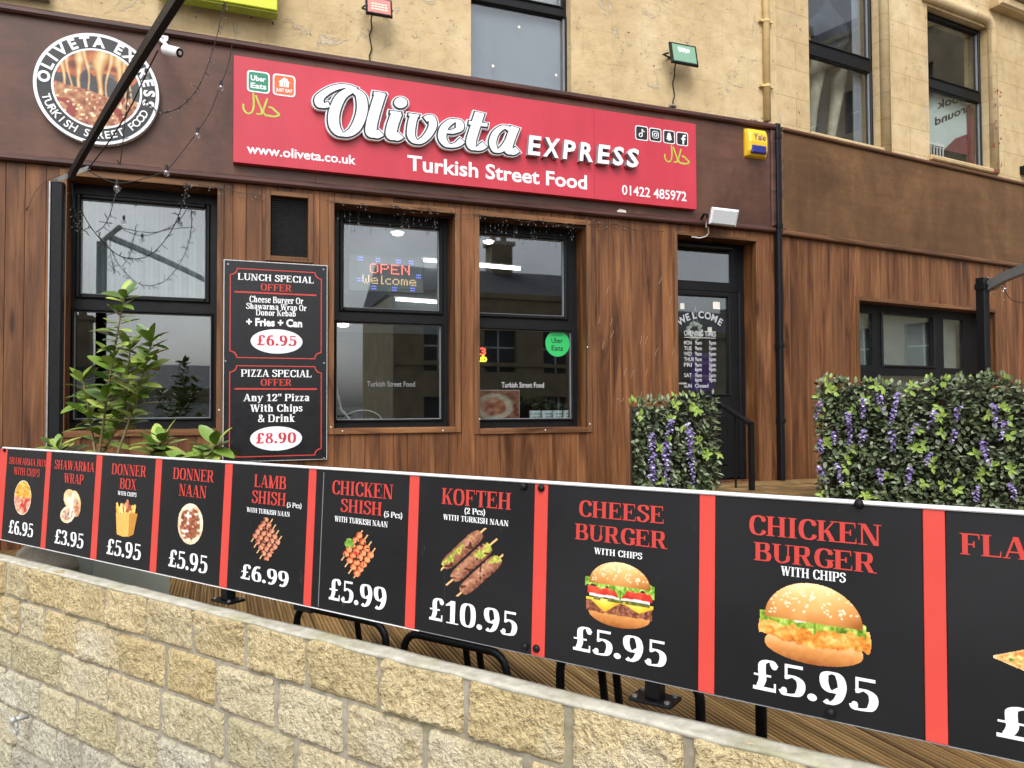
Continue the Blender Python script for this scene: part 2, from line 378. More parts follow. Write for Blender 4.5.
        if c=='d': return cv([(.44,.55),(.34,X-q),(.18,.6),(.13,.36),(.18,.12),(.34,q),(.44,.16)])+st(.4,0,1.03,0)+R(.3,1.03-sh,.5,1.03)+R(.5,0,.68,sh),.7
        if c=='e': return cv([(.52,.14),(.36,q-.01),(.19,.1),(.13,.36),(.19,.62),(.34,X-q),(.48,.62),(.5,.4)])+R(.15,.36,.54,.36+t),.62
        if c=='g': return cv([(.3,X-q),(.45,.64),(.49,.5),(.44,.36),(.3,.28),(.16,.36),(.11,.5),(.16,.64)],closed=True,W=W*.8)+cv([(.2,.3),(.12,.18),(.25,.1),(.45,.06),(.5,-.08),(.32,-.2),(.12,-.14),(.12,0),(.25,.1)],W=W*.6)+R(.44,X-t*1.2,.6,X),.62
        if c=='h': return st(.08,0,1.03,1)+R(.02,1.03-sh,.15,1.03)+cv([(.2,.5),(.34,.68),(.48,.62),(.5,.45)])+st(.5-h,0,.5,1),.72
        if c=='i': return st(.1,0,X,1)+R(.02,X-sh,.15,X)+dot(.1+h,.92,.115),.4
        if c=='k': return st(.08,0,1.03,1)+R(.02,1.03-sh,.15,1.03)+dg(.2,.3,.44,X,t*1.2)+dg(.4,0,.22,.42,W*.9)+sf(.34,.68,0)+sf(.36,.62,X-sh),.68
        if c=='l': return st(.1,0,1.03,1)+R(.02,1.03-sh,.15,1.03),.4
        if c=='m': return st(.08,0,X,1)+R(.02,X-sh,.15,X)+cv([(.2,.5),(.32,.68),(.44,.62),(.46,.45)])+st(.46-h,0,.5,1)+cv([(.5,.5),(.64,.68),(.78,.62),(.8,.45)])+st(.8-h,0,.5,1),1.04
        if c=='n': return st(.08,0,X,1)+R(.02,X-sh,.15,X)+cv([(.2,.5),(.34,.68),(.48,.62),(.5,.45)])+st(.5-h,0,.5,1),.72
        if c=='o': return cv([(.33,X-q+.01),(.48,.63),(.53,.365),(.48,.1),(.33,q-.01),(.18,.1),(.13,.365),(.18,.63)],closed=True),.66
        if c=='p': return st(.08,-.26,X,1)+R(.02,X-sh,.15,X)+cv([(.2,.55),(.34,X-q),(.5,.6),(.55,.36),(.5,.12),(.34,q),(.2,.16)]),.68
        if c=='r': return st(.08,0,X,1)+R(.02,X-sh,.15,X)+cv([(.2,.45),(.3,.64),(.44,.68)])+dot(.44,.6,.09),.55
        if c=='s': return cv([(.42,.55),(.36,.68),(.26,X-q),(.14,.64),(.16,.48),(.32,.36),(.43,.24),(.36,.08),(.25,q),(.13,.08),(.09,.2)],W=W*.85),.52
        if c=='t': return R(.12,.12,.12+W,.95)+R(.02,X-t,.42,X)+cv([(.12+h,.2),(.2+h,.05),(.4,.06)],W=W*.9),.46
        if c=='u': return R(.08,.15,.08+W,X)+R(.0,X-sh,.2,X)+cv([(.08+h,.25),(.2,.06),(.34,.06),(.46,.2)],W=W*.9)+R(.46,0,.46+W,X)+R(.38,X-sh,.5,X)+R(.5,0,.74,sh),.76
        if c=='w': return dg(.2,0,.04,X,W*.9)+dg(.26,0,.4,X,t)+dg(.54,0,.38,X,W*.9)+dg(.6,0,.78,X,t)+sf(-.04,.28,X-sh)+sf(.72,.92,X-sh),.9
        if c=='y': return dg(.24,0,.04,X,W*.9)+dg(.12,-.24,.52,X,t*1.2)+sf(-.04,.3,X-sh)+sf(.42,.68,X-sh)+dot(.12,-.2,.08),.66
        if c=='z': return R(.05,X-t,.5,X)+R(.05,0,.52,t)+dg(.05,0,.3,X,W*.9)+R(.05,.52,.1,X)+R(.47,0,.52,.2),.57
        # figures and signs
        if c=='0': return cv([(.35,1-q+.01),(.53,.86),(.58,.5),(.53,.14),(.35,q-.01),(.17,.14),(.12,.5),(.17,.86)],closed=True),.7
        if c=='1': return st(.26,0,1,0)+sf(.1,.62,0)+[[(.06,.8),(.06,.74),(.3,.8),(.3,1)]],.66
        if c=='2': return cv([(.12,.72),(.18,.9),(.34,1-q),(.5,.88),(.52,.7),(.4,.46),(.12,.1)])+R(.06,0,.6,.13)+R(.55,0,.6,.28)+dot(.14,.74,.08),.68
        if c=='3': return cv([(.1,.8),(.2,.94),(.34,1-q),(.48,.88),(.48,.68),(.3,.54)])+cv([(.26,.54),(.46,.48),(.53,.28),(.46,.08),(.3,q),(.14,.06),(.08,.2)])+dot(.13,.8,.07),.66
        if c=='4': return R(.38,0,.38+W,1)+R(.02,.24,.68,.24+t*1.2)+dg(.02,.26,.4,1,t*1.2)+sf(.26,.66,0),.72
        if c=='5': return R(.14,.52,.14+t,1)+R(.14,1-t*1.5,.58,1)+cv([(.15,.56),(.32,.63),(.5,.53),(.54,.32),(.46,.1),(.28,q),(.14,.05),(.08,.18)])+dot(.12,.18,.07),.66
        if c=='6': return cv([(.54,.9),(.42,.97),(.24,.82),(.14,.45),(.2,.12),(.36,q-.01),(.53,.1),(.56,.31),(.5,.52),(.36,.6),(.2,.5)]),.7
        if c=='8': return cv([(.34,1-q),(.48,.9),(.5,.76),(.4,.6),(.22,.5),(.13,.3),(.18,.1),(.34,q),(.5,.1),(.55,.27),(.46,.44),(.28,.56),(.18,.72),(.2,.9)],closed=True,W=W*.85),.68
        if c=='9': return cv([(.14,.1),(.26,.03),(.44,.18),(.54,.55),(.48,.88),(.32,1-q+.01),(.15,.9),(.12,.69),(.18,.48),(.32,.4),(.48,.5)]),.7
        if c=='7': return R(.06,1-t*1.4,.6,1)+dg(.2,0,.44,1,W)+R(.06,.76,.11,1),.64
        if c=='\u00a3': return cv([(.6,.8),(.52,.95),(.4,1-q),(.28,.86),(.27,.6),(.28,.35),(.2,.12),(.08,.06)],W=W*.95)+R(.06,.46,.5,.46+t)+R(.04,0,.62,.12)+R(.57,0,.62,.28)+dot(.58,.8,.075),.7
        if c=='&': return cv([(.72,.5),(.6,.2),(.36,q),(.16,.1),(.13,.28),(.3,.5),(.5,.7),(.48,.9),(.36,1-q),(.24,.9),(.26,.68),(.5,.3),(.78,.02)],W=W*.8),.86
        if c=='.': return dot(.14,.1,.115),.3
        if c=='(': return cv([(.3,1.05),(.14,.7),(.12,.4),(.16,.1),(.3,-.2)],W=W*.8),.34
        if c==')': return cv([(.06,1.05),(.22,.7),(.24,.4),(.2,.1),(.06,-.2)],W=W*.8),.34
        if c=='+': return R(.06,.36,.6,.36+t*1.6)+R(.33-t*.8,.12,.33+t*.8,.68),.68
        if c=='"': return [[(.06,1.04),(.2,1.04),(.16,.66),(.1,.66)],[(.28,1.04),(.42,1.04),(.38,.66),(.32,.66)]],.46
        return [],.34
SERIF=Pen(); SERIF_L=Pen(W=.19,t=.085,sl=.06,sh=.06)
_gc={}
def serif_tri(text,pen=SERIF,track=0):
    key=id(pen); vs=[];fs=[];x=0
    for c in text:
        k=(key,c)
        if k not in _gc:
            p,a=pen.glyph(c); _gc[k]=(union(p) if p else ([],[]),a)
        (v,f),a=_gc[k]; o=len(vs); vs+=[(p[0]+x,p[1]) for p in v]; fs+=[tuple(i+o for i in q) for q in f]; x+=a+track
    return vs,fs
_sc={}
def sans_tri(text,bold=.0,res=3):
    """built-in sans letters, cap height 1"""
    k=(text,bold,res)
    if k in _sc: return _sc[k]
    cu=bpy.data.curves.new('t','FONT'); cu.body=text; cu.offset=bold; cu.resolution_u=res; cu.dimensions='2D'; cu.fill_mode='FRONT'
    ob=bpy.data.objects.new('t',cu); COL.objects.link(ob)
    dg=bpy.context.evaluated_depsgraph_get(); dg.update()
    me=bpy.data.meshes.new_from_object(ob.evaluated_get(dg))
    vs=[(v.co.x/.73,v.co.y/.73) for v in me.vertices]; fs=[tuple(p.vertices) for p in me.polygons]
    out=[]
    for f in fs:
        a=sum(vs[f[i]][0]*vs[f[(i+1)%len(f)]][1]-vs[f[(i+1)%len(f)]][0]*vs[f[i]][1] for i in range(len(f)))
        out.append(f if a>0 else f[::-1])
    bpy.data.objects.remove(ob); bpy.data.curves.remove(cu); bpy.data.meshes.remove(me)
    _sc[k]=(vs,out); return _sc[k]
def fit(tri,u0,u1,z,h,shear=0):
    vs,fs=tri; a=min(v[0] for v in vs); b=max(v[0] for v in vs); k=(u1-u0)/(b-a)
    return [(u0+(x-a)*k+shear*y*h,z+y*h) for x,y in vs],fs
def boxpx(fr,l,r,top,yy=0):
    """baseline ends and cap height read off as (u0,u1,z,h)"""
    u0,z0=fr.px(*l,yy); u1,z1=fr.px(*r,yy); zt=fr.px(l[0],top,yy)[1]
    return u0,u1,(z0+z1)/2,zt-z0
def oncurve(tri,cu,cz,R,ang,s):
    """one letter set on a circle, ang in degrees clockwise from the top"""
    vs,fs=tri; a=min(v[0] for v in vs); b=max(v[0] for v in vs); A=math.radians(ang); out=[]
    for x,y in vs:
        x=(x-(a+b)/2)*s; y=y*s
        out.append((cu+(R+y)*math.sin(A)+x*math.cos(A),cz+(R+y)*math.cos(A)-x*math.sin(A)))
    return out,fs
def oncurve_in(tri,cu,cz,R,ang,s):
    """letter reading along the inside bottom of a circle; ang clockwise from the top"""
    vs,fs=tri; a=min(v[0] for v in vs); b=max(v[0] for v in vs); A=math.radians(ang-180); out=[]
    for x,y in vs:
        x=(x-(a+b)/2)*s; y=y*s
        out.append((cu-(R-y)*math.sin(A)+x*math.cos(A),cz-(R-y)*math.cos(A)-x*math.sin(A)))
    return out,fs

# ---------------------------------------------------------------- printed pictures (pigment on a flat board)
def vnoise(x,y,s,seed=0):
    g=np.random.default_rng(seed).random((64,64)); X=np.asarray(x)*s%64; Y=np.asarray(y)*s%64
    i=X.astype(int)%64; j=Y.astype(int)%64; a=X-np.floor(X); b=Y-np.floor(Y); a=a*a*(3-2*a); b=b*b*(3-2*b); i1=(i+1)%64; j1=(j+1)%64
    return g[i,j]*(1-a)*(1-b)+g[i1,j]*a*(1-b)+g[i,j1]*(1-a)*b+g[i1,j1]*a*b
def lin(*c): return np.array(srgb(*c)[:3])
class Pic:
    def __init__(s,nx,ny,asp): # coords: x 0..1, y 0..1 up; asp = w/h
        s.nx,s.ny=nx,ny; s.x,s.y=np.meshgrid((np.arange(nx)+.5)/nx,(np.arange(ny)+.5)/ny,indexing='ij'); s.c=np.zeros((nx,ny,3)); s.m=np.zeros((nx,ny),bool); s.asp=asp
    def lay(s,mask,col):
        col=np.broadcast_to(col,s.c.shape); s.c[mask]=col[mask]; s.m|=mask
    def ramp(s,t,*cs):
        t=np.clip(t,0,1)*(len(cs)-1); i=np.minimum(t.astype(int),len(cs)-2); a=(t-i)[...,None]; C=np.array(cs); return C[i]*(1-a)+C[i+1]*a
    def w(s,sc,seed): return vnoise(s.x*s.asp+0*s.y,0*s.x+.37+seed*.1,sc,seed)
    def n(s,sc,seed): return vnoise(s.x*s.asp,s.y,sc,seed)
    def mesh(s,mb,u0,u1,z0,z1,yy):
        vs=[];fs=[];vc=[];du=(u1-u0)/s.nx;dz=(z1-z0)/s.ny; idx={}
        for i,j in zip(*np.nonzero(s.m)):
            q=[]
            for (a,b) in ((i,j),(i+1,j),(i+1,j+1),(i,j+1)):
                if (a,b) not in idx:
                    idx[(a,b)]=len(vs); vs.append((u0+a*du,yy,z0+b*dz)); vc.append(s.corner(a,b))
                q.append(idx[(a,b)])
            fs.append(tuple(q))
        o=len(mb.v)
        if mb.vc is None: mb.vc=[(1,1,1,1)]*o
        mb.vc=list(mb.vc)+vc; mb.add(vs,fs); return mb
    def corner(s,a,b):
        t=np.zeros(3);k=0
        for i in (a-1,a):
            for j in (b-1,b):
                if 0<=i<s.nx and 0<=j<s.ny and s.m[i,j]: t+=s.c[i,j];k+=1
        t/=max(k,1); return (t[0],t[1],t[2],1)
def pic_burger(kind):
    p=Pic(150,125,1.15); x,y=p.x,p.y; n1=p.n(9,1);n2=p.n(24,2);n3=p.n(50,3); wa=p.w(7,4)-.5; wb=p.w(19,5)-.5; wc=p.w(40,6)-.5; wd=p.w(11,7)-.5
    bun=(lin(150,84,32),lin(204,138,72),lin(230,178,110),lin(246,216,160))
    e=((x-.5)/.43)**2+((y-.2)/.2)**2; p.lay((e<1)&(y<.32),p.ramp((y-.0)/.3+(n2-.5)*.15,lin(150,82,34),lin(206,138,72),lin(232,186,126)))
    if kind=='chicken':
        hw=.495+.03*wd*2-.55*(np.abs(y-.36))**2*2
        cr=(np.abs(x-.5)<hw)&(y>.21+.06*wa+.05*wb+.03*wc+.3*(x-.45)**2-.05*(x-.5))&(y<.5)
        q=n1*.35+n2*.35+n3*.3+ (y-.34)*.5
        p.lay(cr,p.ramp(q,lin(120,56,12),lin(190,106,34),lin(224,146,56),lin(242,190,108),lin(250,220,160)))
        lt=(np.abs(x-.5)<.47+.05*wb)&(y>.425+.1*wa+.09*wb+.05*wc)&(y<.57+.03*wb)
        p.lay(lt,p.ramp(n2*.45+n3*.45+wc*.4+.05,lin(50,84,16),lin(112,148,36),lin(170,194,78),lin(222,228,150)))
        my=(np.abs(x-.6)<.3)&(y>.5+.06*wb)&(y<.56)&(n1>.35); p.lay(my,lin(242,240,226))
    else:
        pt=(np.abs(x-.5)<.46+.02*wb)&(y>.185+.03*wb)&(y<.35)
        p.lay(pt,p.ramp(n2*.45+n3*.55,lin(48,24,16),lin(104,56,40),lin(156,94,66),lin(196,140,106)))
        tri=.36-.16*np.clip(1-np.abs(x-.3)/.2,0,1)-.1*np.clip(1-np.abs(x-.78)/.2,0,1)
        ch=(y>tri+.01*wb)&(y<.4)&(np.abs(x-.5)<.47)
        p.lay(ch,p.ramp(n1*.6+.4*(y-tri)/.1,lin(226,160,30),lin(246,196,60),lin(252,222,116)))
        pk=(np.abs(x-.52)<.4)&(y>.37)&(y<.45)&(p.w(9,8)>.35); p.lay(pk,p.ramp(n2,lin(64,76,28),lin(124,128,62)))
        on=(np.abs(x-.5)<.42)&(y>.42+.02*wa)&(y<.465+.03*wa); p.lay(on,p.ramp(n1,lin(206,196,186),lin(250,246,240)))
        tm=(np.abs(x-.5)<.45)&(y>.455+.04*wa)&(y<.58); p.lay(tm,p.ramp(n1*.5+n2*.3+(y-.46)*2,lin(140,24,16),lin(206,54,36),lin(230,104,76)))
        lt=(np.abs(x-.5)<.485+.03*wb)&(y>.56+.11*wa+.1*wb+.05*wc-.1*np.clip(1-np.abs(x-.52)/.09,0,1))&(y<.7+.04*wb)
        p.lay(lt,p.ramp(n2*.45+n3*.45+wc*.4+.05,lin(44,92,18),lin(100,152,36),lin(160,196,80),lin(220,234,166)))
    y0=.5 if kind=='chicken' else .62
    e=((x-.5)/.43)**2+((y-y0)/(.985-y0))**2
    sh=(y-y0)/(1-y0)*.75+.3-.9*np.abs(x-.46)**2*2+(n1-.5)*.15
    p.lay((e<1)&(y>y0-.0),p.ramp(sh,*bun))
    r=np.random.default_rng(5)
    for k in range(70):
        a=r.uniform(-.38,.38); b=r.uniform(.25,.97); sx=.5+a; sy=y0+b*(1-y0)*math.sqrt(max(0,1-(a/.43)**2))*.97; t=r.uniform(0,3)
        dx=(x-sx)*math.cos(t)+(y-sy)*math.sin(t); dy=-(x-sx)*math.sin(t)+(y-sy)*math.cos(t)
        p.lay(((dx/.014)**2+(dy/.008)**2<1)&(e<.97),lin(252,236,200))
    return p
def pic_plate(kind):
    p=Pic(56,80,.62); x,y=p.x,p.y; n1=p.n(7,11);n2=p.n(16,12);n3=p.n(34,13); e=((x-.5)/.49)**2+((y-.5)/.49)**2
    if kind=='naan':
        p.lay(e<1,p.ramp(n1,lin(206,176,128),lin(244,232,206)))
        f=e+(n1-.5)*.3<.66; p.lay(f,p.ramp(n2*.55+n3*.45,lin(50,26,16),lin(132,70,44),lin(190,120,86),lin(226,180,140)))
        p.lay(f&(n2>.72),lin(236,226,216)); p.lay((e<.85)&(n3>.8)&(n1>.55),lin(96,136,60))
    else:
        p.lay(e<1,p.ramp(n1,lin(228,206,170),lin(250,240,220)))
        top=(e<.92)&(y>.48+.06*n2); p.lay(top,p.ramp(n2*.5+n3*.5,lin(150,84,24),lin(226,164,60),lin(250,214,120)))
        bt=(e<.92)&~top; p.lay(bt,p.ramp(n2*.5+n3*.5,lin(120,50,36),lin(200,110,84),lin(236,180,150),lin(250,230,214))); p.lay(bt&(n1>.7),lin(190,60,60)); p.lay(bt&(n3>.82),lin(110,140,60))
    return p
def pic_wrap():
    p=Pic(44,60,.75); x,y=p.x,p.y; n1=p.n(6,21);n2=p.n(18,22);n3=p.n(40,23)
    def cap(cx,cy,rx,ry,ang):
        c,s=math.cos(ang),math.sin(ang); X=(x-cx)*c+(y-cy)*s; Y=-(x-cx)*s+(y-cy)*c; return (X/rx)**2+(Y/ry)**2
    e=cap(.68,.6,.27,.38,.35); p.lay(e<1,p.ramp(n1*.7+.3*(1-e),lin(176,130,80),lin(226,196,146),lin(246,232,204)))
    f=cap(.76,.5,.15,.26,.35); p.lay((f<1),p.ramp(n2*.5+n3*.5,lin(96,52,34),lin(176,110,80),lin(226,180,140),lin(150,160,80)))
    e=cap(.42,.72,.3,.26,-.5); p.lay(e<1,p.ramp(n1*.7+.3*(1-e),lin(176,120,66),lin(230,200,150),lin(248,236,210)))
    e=cap(.36,.26,.34,.24,.25); p.lay(e<1,p.ramp(n1,lin(214,186,140),lin(246,236,212)))
    f=cap(.36,.27,.27,.17,.25); p.lay(f<1,p.ramp(n2*.5+n3*.5,lin(80,50,30),lin(170,110,90),lin(230,206,180),lin(130,160,70)))
    d=np.abs((x-.52)-.12*(y-.5)); p.lay((d<.035)&(y>.2)&(y<.9),lin(252,248,240))
    return p
def pic_box():
    p=Pic(64,106,.56); x,y=p.x,p.y; n2=p.n(14,32);n3=p.n(34,33)
    r=np.random.default_rng(3)
    for k in range(34):
        cx=r.uniform(.08,.85); cy=r.uniform(.6,.84)-.25*abs(cx-.45); a=r.uniform(-.7,.7); l=r.uniform(.1,.17)
        X=(x-cx)*math.cos(a)-(y-cy)*math.sin(a); Y=(x-cx)*math.sin(a)+(y-cy)*math.cos(a)
        c=lin(*[(238,196,104),(222,166,72),(250,220,140),(160,84,60),(200,130,96)][k%5]); p.lay((np.abs(X)<.045)&(np.abs(Y)<l),c)
    fr=(x>.02+.12*(1-y/.62)) & (x<.62+.02*y) & (y<.62-.03*np.sin(x*9)) & (y>.05+.12*np.abs(x-.4)); p.lay(fr,p.ramp(n2*.3+.5*x+.2,lin(214,158,72),lin(240,192,104)))
    sd=(x>=.62+.02*y)&(x<.98-.16*(1-y/.62))&(y<.66)&(y>.06+.35*(x-.62)); p.lay(sd,p.ramp(n2*.3+.3,lin(176,118,44),lin(206,150,70)))
    return p
def pic_skewers(kind):
    p=Pic(90,104,.86) if kind!='kofteh' else Pic(120,138,.84)
    x,y=p.x,p.y; X=x*p.asp; n1=p.n(8,41);n2=p.n(20,42);n3=p.n(44,43); asp=p.asp
    a0=math.radians(58 if kind!='kofteh' else 48); d=np.array([math.cos(a0),math.sin(a0)]); nr=np.array([d[1],-d[0]])
    N=5 if kind=='lamb' else 4 if kind=='chicken' else 3
    c0=np.array([asp*.5,.5])
    for k in range(N):
        o=c0+nr*(k-(N-1)/2)*(.135 if N>3 else .2)+d*(.03*(1-k) if N==3 else -.02*(k-(N-1)/2)*3)
        S=(X-o[0])*d[0]+(y-o[1])*d[1]; T=(X-o[0])*nr[0]+(y-o[1])*nr[1]
        Ls=.43 if N>3 else .5
        p.lay((np.abs(S)<Ls)&(np.abs(T)<.013),lin(222,176,116))
        if N==3:
            m=(np.abs(S)<.37)&(np.abs(T)<.088*np.sqrt(np.clip(1-(np.abs(S)/.385)**6,0,1))+.012*(n1-.5))
            p.lay(m,p.ramp(.62-np.abs(T+.03)*4+n2*.35+n3*.3-.2,lin(58,28,20),lin(126,76,56),lin(170,116,88),lin(212,164,132)))
            p.lay(m&(n1>.66)&(np.abs(T)<.06),p.ramp(n3,lin(90,120,30),lin(214,206,96))); p.lay(m&(n2>.78),lin(78,40,26))
        else:
            nb=5
            for b in range(nb):
                s0=(b-(nb-1)/2)*.125; r=.068; e=((S-s0)**2+T**2)/r**2+(n2-.5)*.35; m=e<1
                q=1-e*.55+ (n3-.5)*.5 - ((S-s0)*.2-T*2)*2
                pal=(lin(52,22,14),lin(128,62,42),lin(178,104,76),lin(214,152,120)) if kind=='lamb' else (lin(92,32,14),lin(176,76,40),lin(212,112,66),lin(236,160,110))
                p.lay(m,p.ramp(q,*pal)); p.lay(m&(n2>.8),lin(64,30,18))
    if kind=='chicken':
        e=((X-.24)/.1)**2+((y-.7)/.09)**2+(n2-.5)*.8; p.lay(e<1,p.ramp(n3,lin(60,110,30),lin(150,190,80)))
        p.lay(((X-.38)/.04)**2+((y-.52)/.04)**2<1,lin(214,40,50))
    return p
def pic_slice():
    p=Pic(120,96,1.3); x,y=p.x,p.y; n1=p.n(7,51);n2=p.n(18,52);n3=p.n(44,53)
    h=.02+.5*x; m=(np.abs(y-.5-.05*x)<h*.9)&(x<.93+.03*n1)
    p.lay(m,p.ramp(n2*.5+n3*.5,lin(190,60,30),lin(228,120,60),lin(246,200,120),lin(250,230,180)))
    p.lay(m&(n1>.68),lin(180,40,30)); p.lay(m&(n2>.8),lin(96,130,50))
    for cx,cy in ((.42,.58),(.7,.74),(.75,.35)):
        e=((x-cx)*1.3)**2+((y-cy))**2; p.lay(m&(e<.007),lin(30,24,22)); p.lay(m&(e<.0015),lin(200,150,90))
    p.lay(m&((x>.87)|(np.abs(y-.5-.05*x)>h*.9-.025)),p.ramp(n2,lin(206,150,84),lin(240,206,150)))
    return p
def pic_melt():
    """melting cheese over a bake, for the round sign"""
    p=Pic(130,130,1); x,y=p.x,p.y; n1=p.n(5,61);n2=p.n(13,62);n3=p.n(34,63); r=np.hypot(x-.5,y-.5)
    p.lay(r<.5,p.ramp(n2*.6+n3*.4,lin(44,44,48),lin(70,68,70)))
    t=(r<.5)&(y>.58+.16*n1-.03*np.sin(x*30)); p.lay(t,p.ramp(n1*.5+n2*.5,lin(44,38,40),lin(120,56,40),lin(190,104,56),lin(92,84,82),lin(206,150,96)))
    for cx,w in ((.12,.02),(.2,.012),(.31,.026),(.4,.012),(.52,.04),(.61,.012),(.72,.024),(.8,.012),(.88,.012)):
        ww=w*.75*(1+2.2*np.clip((y-.55)/.3,0,1)**2+1.3*np.clip((.42-y)/.2,0,1)**2); xx=cx+.1*(y-.5)*(-1 if cx<.5 else .6)+.02*np.sin(y*9+cx*20)
        m=(r<.5)&(np.abs(x-xx)<ww)&(y>.3); q=1-np.abs(x-xx)/ww
        p.lay(m,p.ramp(q*.7+n2*.3,lin(126,74,44),lin(178,126,70),lin(206,172,116),lin(222,206,176)))
    b=(r<.5)&(y<.4+.1*n1-.15*(x-.5)); p.lay(b,p.ramp(n2*.55+n3*.45,lin(84,46,34),lin(150,90,64),lin(184,138,98),lin(212,188,148)))
    p.lay(b&(n2>.74),lin(136,52,44)); p.lay(b&(n3>.86),lin(250,236,190))
    return p
def pic_dish():
    p=Pic(40,30,1.35); x,y=p.x,p.y; n1=p.n(5,71);n2=p.n(12,72);n3=p.n(26,73)
    p.lay(x>-1,p.ramp(n2*.5+n3*.5,lin(40,24,22),lin(110,52,44),lin(170,110,84),lin(60,50,46)))
    e=((x-.52)/.36)**2+((y-.5)/.4)**2; p.lay((e<1)&(e>.45),p.ramp(n1*.6+n3*.4,lin(150,120,100),lin(220,206,190)))
    p.lay(e<.45,p.ramp(n2*.5+n3*.5,lin(90,40,30),lin(186,110,84),lin(226,196,170)))
    p.lay((x<.25)&(y<.4),p.ramp(n2,lin(170,150,140),lin(226,220,214)))
    return p
# ---------------------------------------------------------------- surfaces
def stained(name,dark,mid,light,rough):
    # smooth brown-stained sheet: cloudy stain, faint grain and streaks
    q=NT(name); at=q.attr('rnd'); a=q.noise(1.3,(1,1,1),5,.6,dist=.8); b=q.noise(1,(.8,6,14),5,.6); c=q.noise(1,(7,7,.8),5,.6); d=q.noise(70,(.3,1,1),3)
    col=q.ramp(a,(.3,dark),(.5,mid),(.7,light)); e=q.noise(4.5,(1,1,1.6),8,.7,dist=1.5); col=q.mix(col,q.ramp(e,(.32,G(.76)),(.5,G(1)),(.7,G(1.18))),.65,'MULTIPLY')
    col=q.mix(col,q.ramp(b,(.3,G(.82)),(.65,G(1.08))),.7,'MULTIPLY'); col=q.mix(col,q.ramp(c,(.32,G(.84)),(.64,G(1.1))),.75,'MULTIPLY'); col=q.mix(col,q.ramp(d,(.3,G(.9)),(.7,G(1.06))),.6,'MULTIPLY')
    q.bump(d,.12,.002); return q.fin(col,q.ramp(a,(.3,G(rough-.06)),(.7,G(rough+.14))),0,.35)
def make_mats():
    # cream masonry paint, chipped and streaked
    for nm,brick in (('cream_render',False),('cream_ashlar',True)):
        q=NT(nm); a=q.noise(1.1,detail=8,rough=.65); b=q.noise(7,detail=8,rough=.7); c=q.noise(.9,(1.2,1.2,.12),6,.6); d=q.noise(28,detail=5,rough=.7)
        col=q.ramp(a,(.28,srgb(180,157,118)),(.5,srgb(198,175,134)),(.72,srgb(212,193,156)))
        col=q.mix(col,q.ramp(b,(.32,(.72,.68,.62,1)),(.55,(1,1,1,1)),(.75,(1.07,1.06,1.05,1))),.55,'MULTIPLY')
        col=q.mix(col,q.ramp(c,(.3,(.74,.71,.66,1)),(.62,(1,1,1,1))),.45,'MULTIPLY')
        fl=q.ramp(q.noise(5.5,detail=9,rough=.75,dist=.6),(.585,G(0)),(.63,G(1))); col=q.mix(col,srgb(186,172,148),fl); ck=q.ramp(q.noise(3.4,(1,1,2.4),9,.82,dist=.7),(.61,G(0)),(.645,G(.75))); col=q.mix(col,srgb(112,92,66),ck)
        sp=q.ramp(q.noise(19,detail=4),(.7,G(0)),(.74,G(1))); col=q.mix(col,srgb(70,58,46),sp)
        mp=q.n('ShaderNodeMapping'); mp.inputs['Rotation'].default_value=(math.radians(90),0,0)
        if not q.tc: q.tc=q.n('ShaderNodeTexCoord')
        q.l(q.tc.outputs['Object'],mp.inputs[0])
        bt=q.n('ShaderNodeTexBrick'); bt.inputs['Scale'].default_value=1; bt.inputs['Brick Width'].default_value=.62; bt.inputs['Row Height'].default_value=.3; bt.inputs['Mortar Size'].default_value=.006; bt.inputs['Mortar Smooth'].default_value=.4
        bt.inputs['Color1'].default_value=(1,1,1,1); bt.inputs['Color2'].default_value=(.93,.92,.9,1); bt.inputs['Mortar'].default_value=(.66,.62,.55,1)
        q.l(mp.outputs[0],bt.inputs['Vector'])
        col=q.mix(col,bt.outputs[0],.8 if brick else .26,'MULTIPLY')
        tr=q.noise(6,(1,1,1.7),7,.65,dist=.5); hh=q.mix(tr,q.mix(b,d,.3),.35 if not brick else .6); hh=q.mix(hh,fl,.3)
        q.bump(hh,.6 if not brick else .5,.028 if not brick else .02)
        q.fin(col,.75,0,.25)
    wood('timber_cladding',srgb(64,38,23),srgb(110,71,43),srgb(142,98,62),.5,fine=.6,knots=True)
    wood('timber_trim',srgb(70,45,27),srgb(112,76,47),srgb(140,100,65),.5)
    wood('timber_trim_level',srgb(70,45,27),srgb(112,76,47),srgb(140,100,65),.5,horiz=True)
    wood('reveal_board',srgb(56,35,20),srgb(104,66,38),srgb(138,94,56),.5)
    stained('red_brown_board',srgb(62,39,30),srgb(86,56,43),srgb(102,69,54),.42)
    stained('brown_ply',srgb(78,53,31),srgb(96,67,40),srgb(112,82,51),.6)
    wood('dark_moulding',srgb(48,28,24),srgb(74,44,38),srgb(92,58,50),.4,1,True,.4)
    wood('brown_moulding',srgb(70,46,30),srgb(100,68,46),srgb(120,84,58),.5,1,True)
    # ribbed decking, weathered
    wood('decking',srgb(92,72,46),srgb(128,103,66),srgb(152,126,86),.75,1,False,.2,.4,True,.5)
    # yellow sandstone blocks
    q=NT('sandstone'); at=q.attr('rnd'); a=q.noise(6,detail=9,rough=.7); b=q.noise(70,(1,1,.85),4,.65); c=q.noise(2.2,detail=4)
    base=q.ramp(at.outputs['Fac'],(0,srgb(188,183,168)),(.2,srgb(214,207,186)),(.4,srgb(202,190,152)),(.6,srgb(222,209,176)),(.8,srgb(212,191,144)),(1,srgb(220,200,156)))
    col=q.mix(base,q.ramp(a,(.3,(.8,.76,.68,1)),(.5,(1,1,1,1)),(.72,(1.1,1.1,1.08,1))),.6,'MULTIPLY')
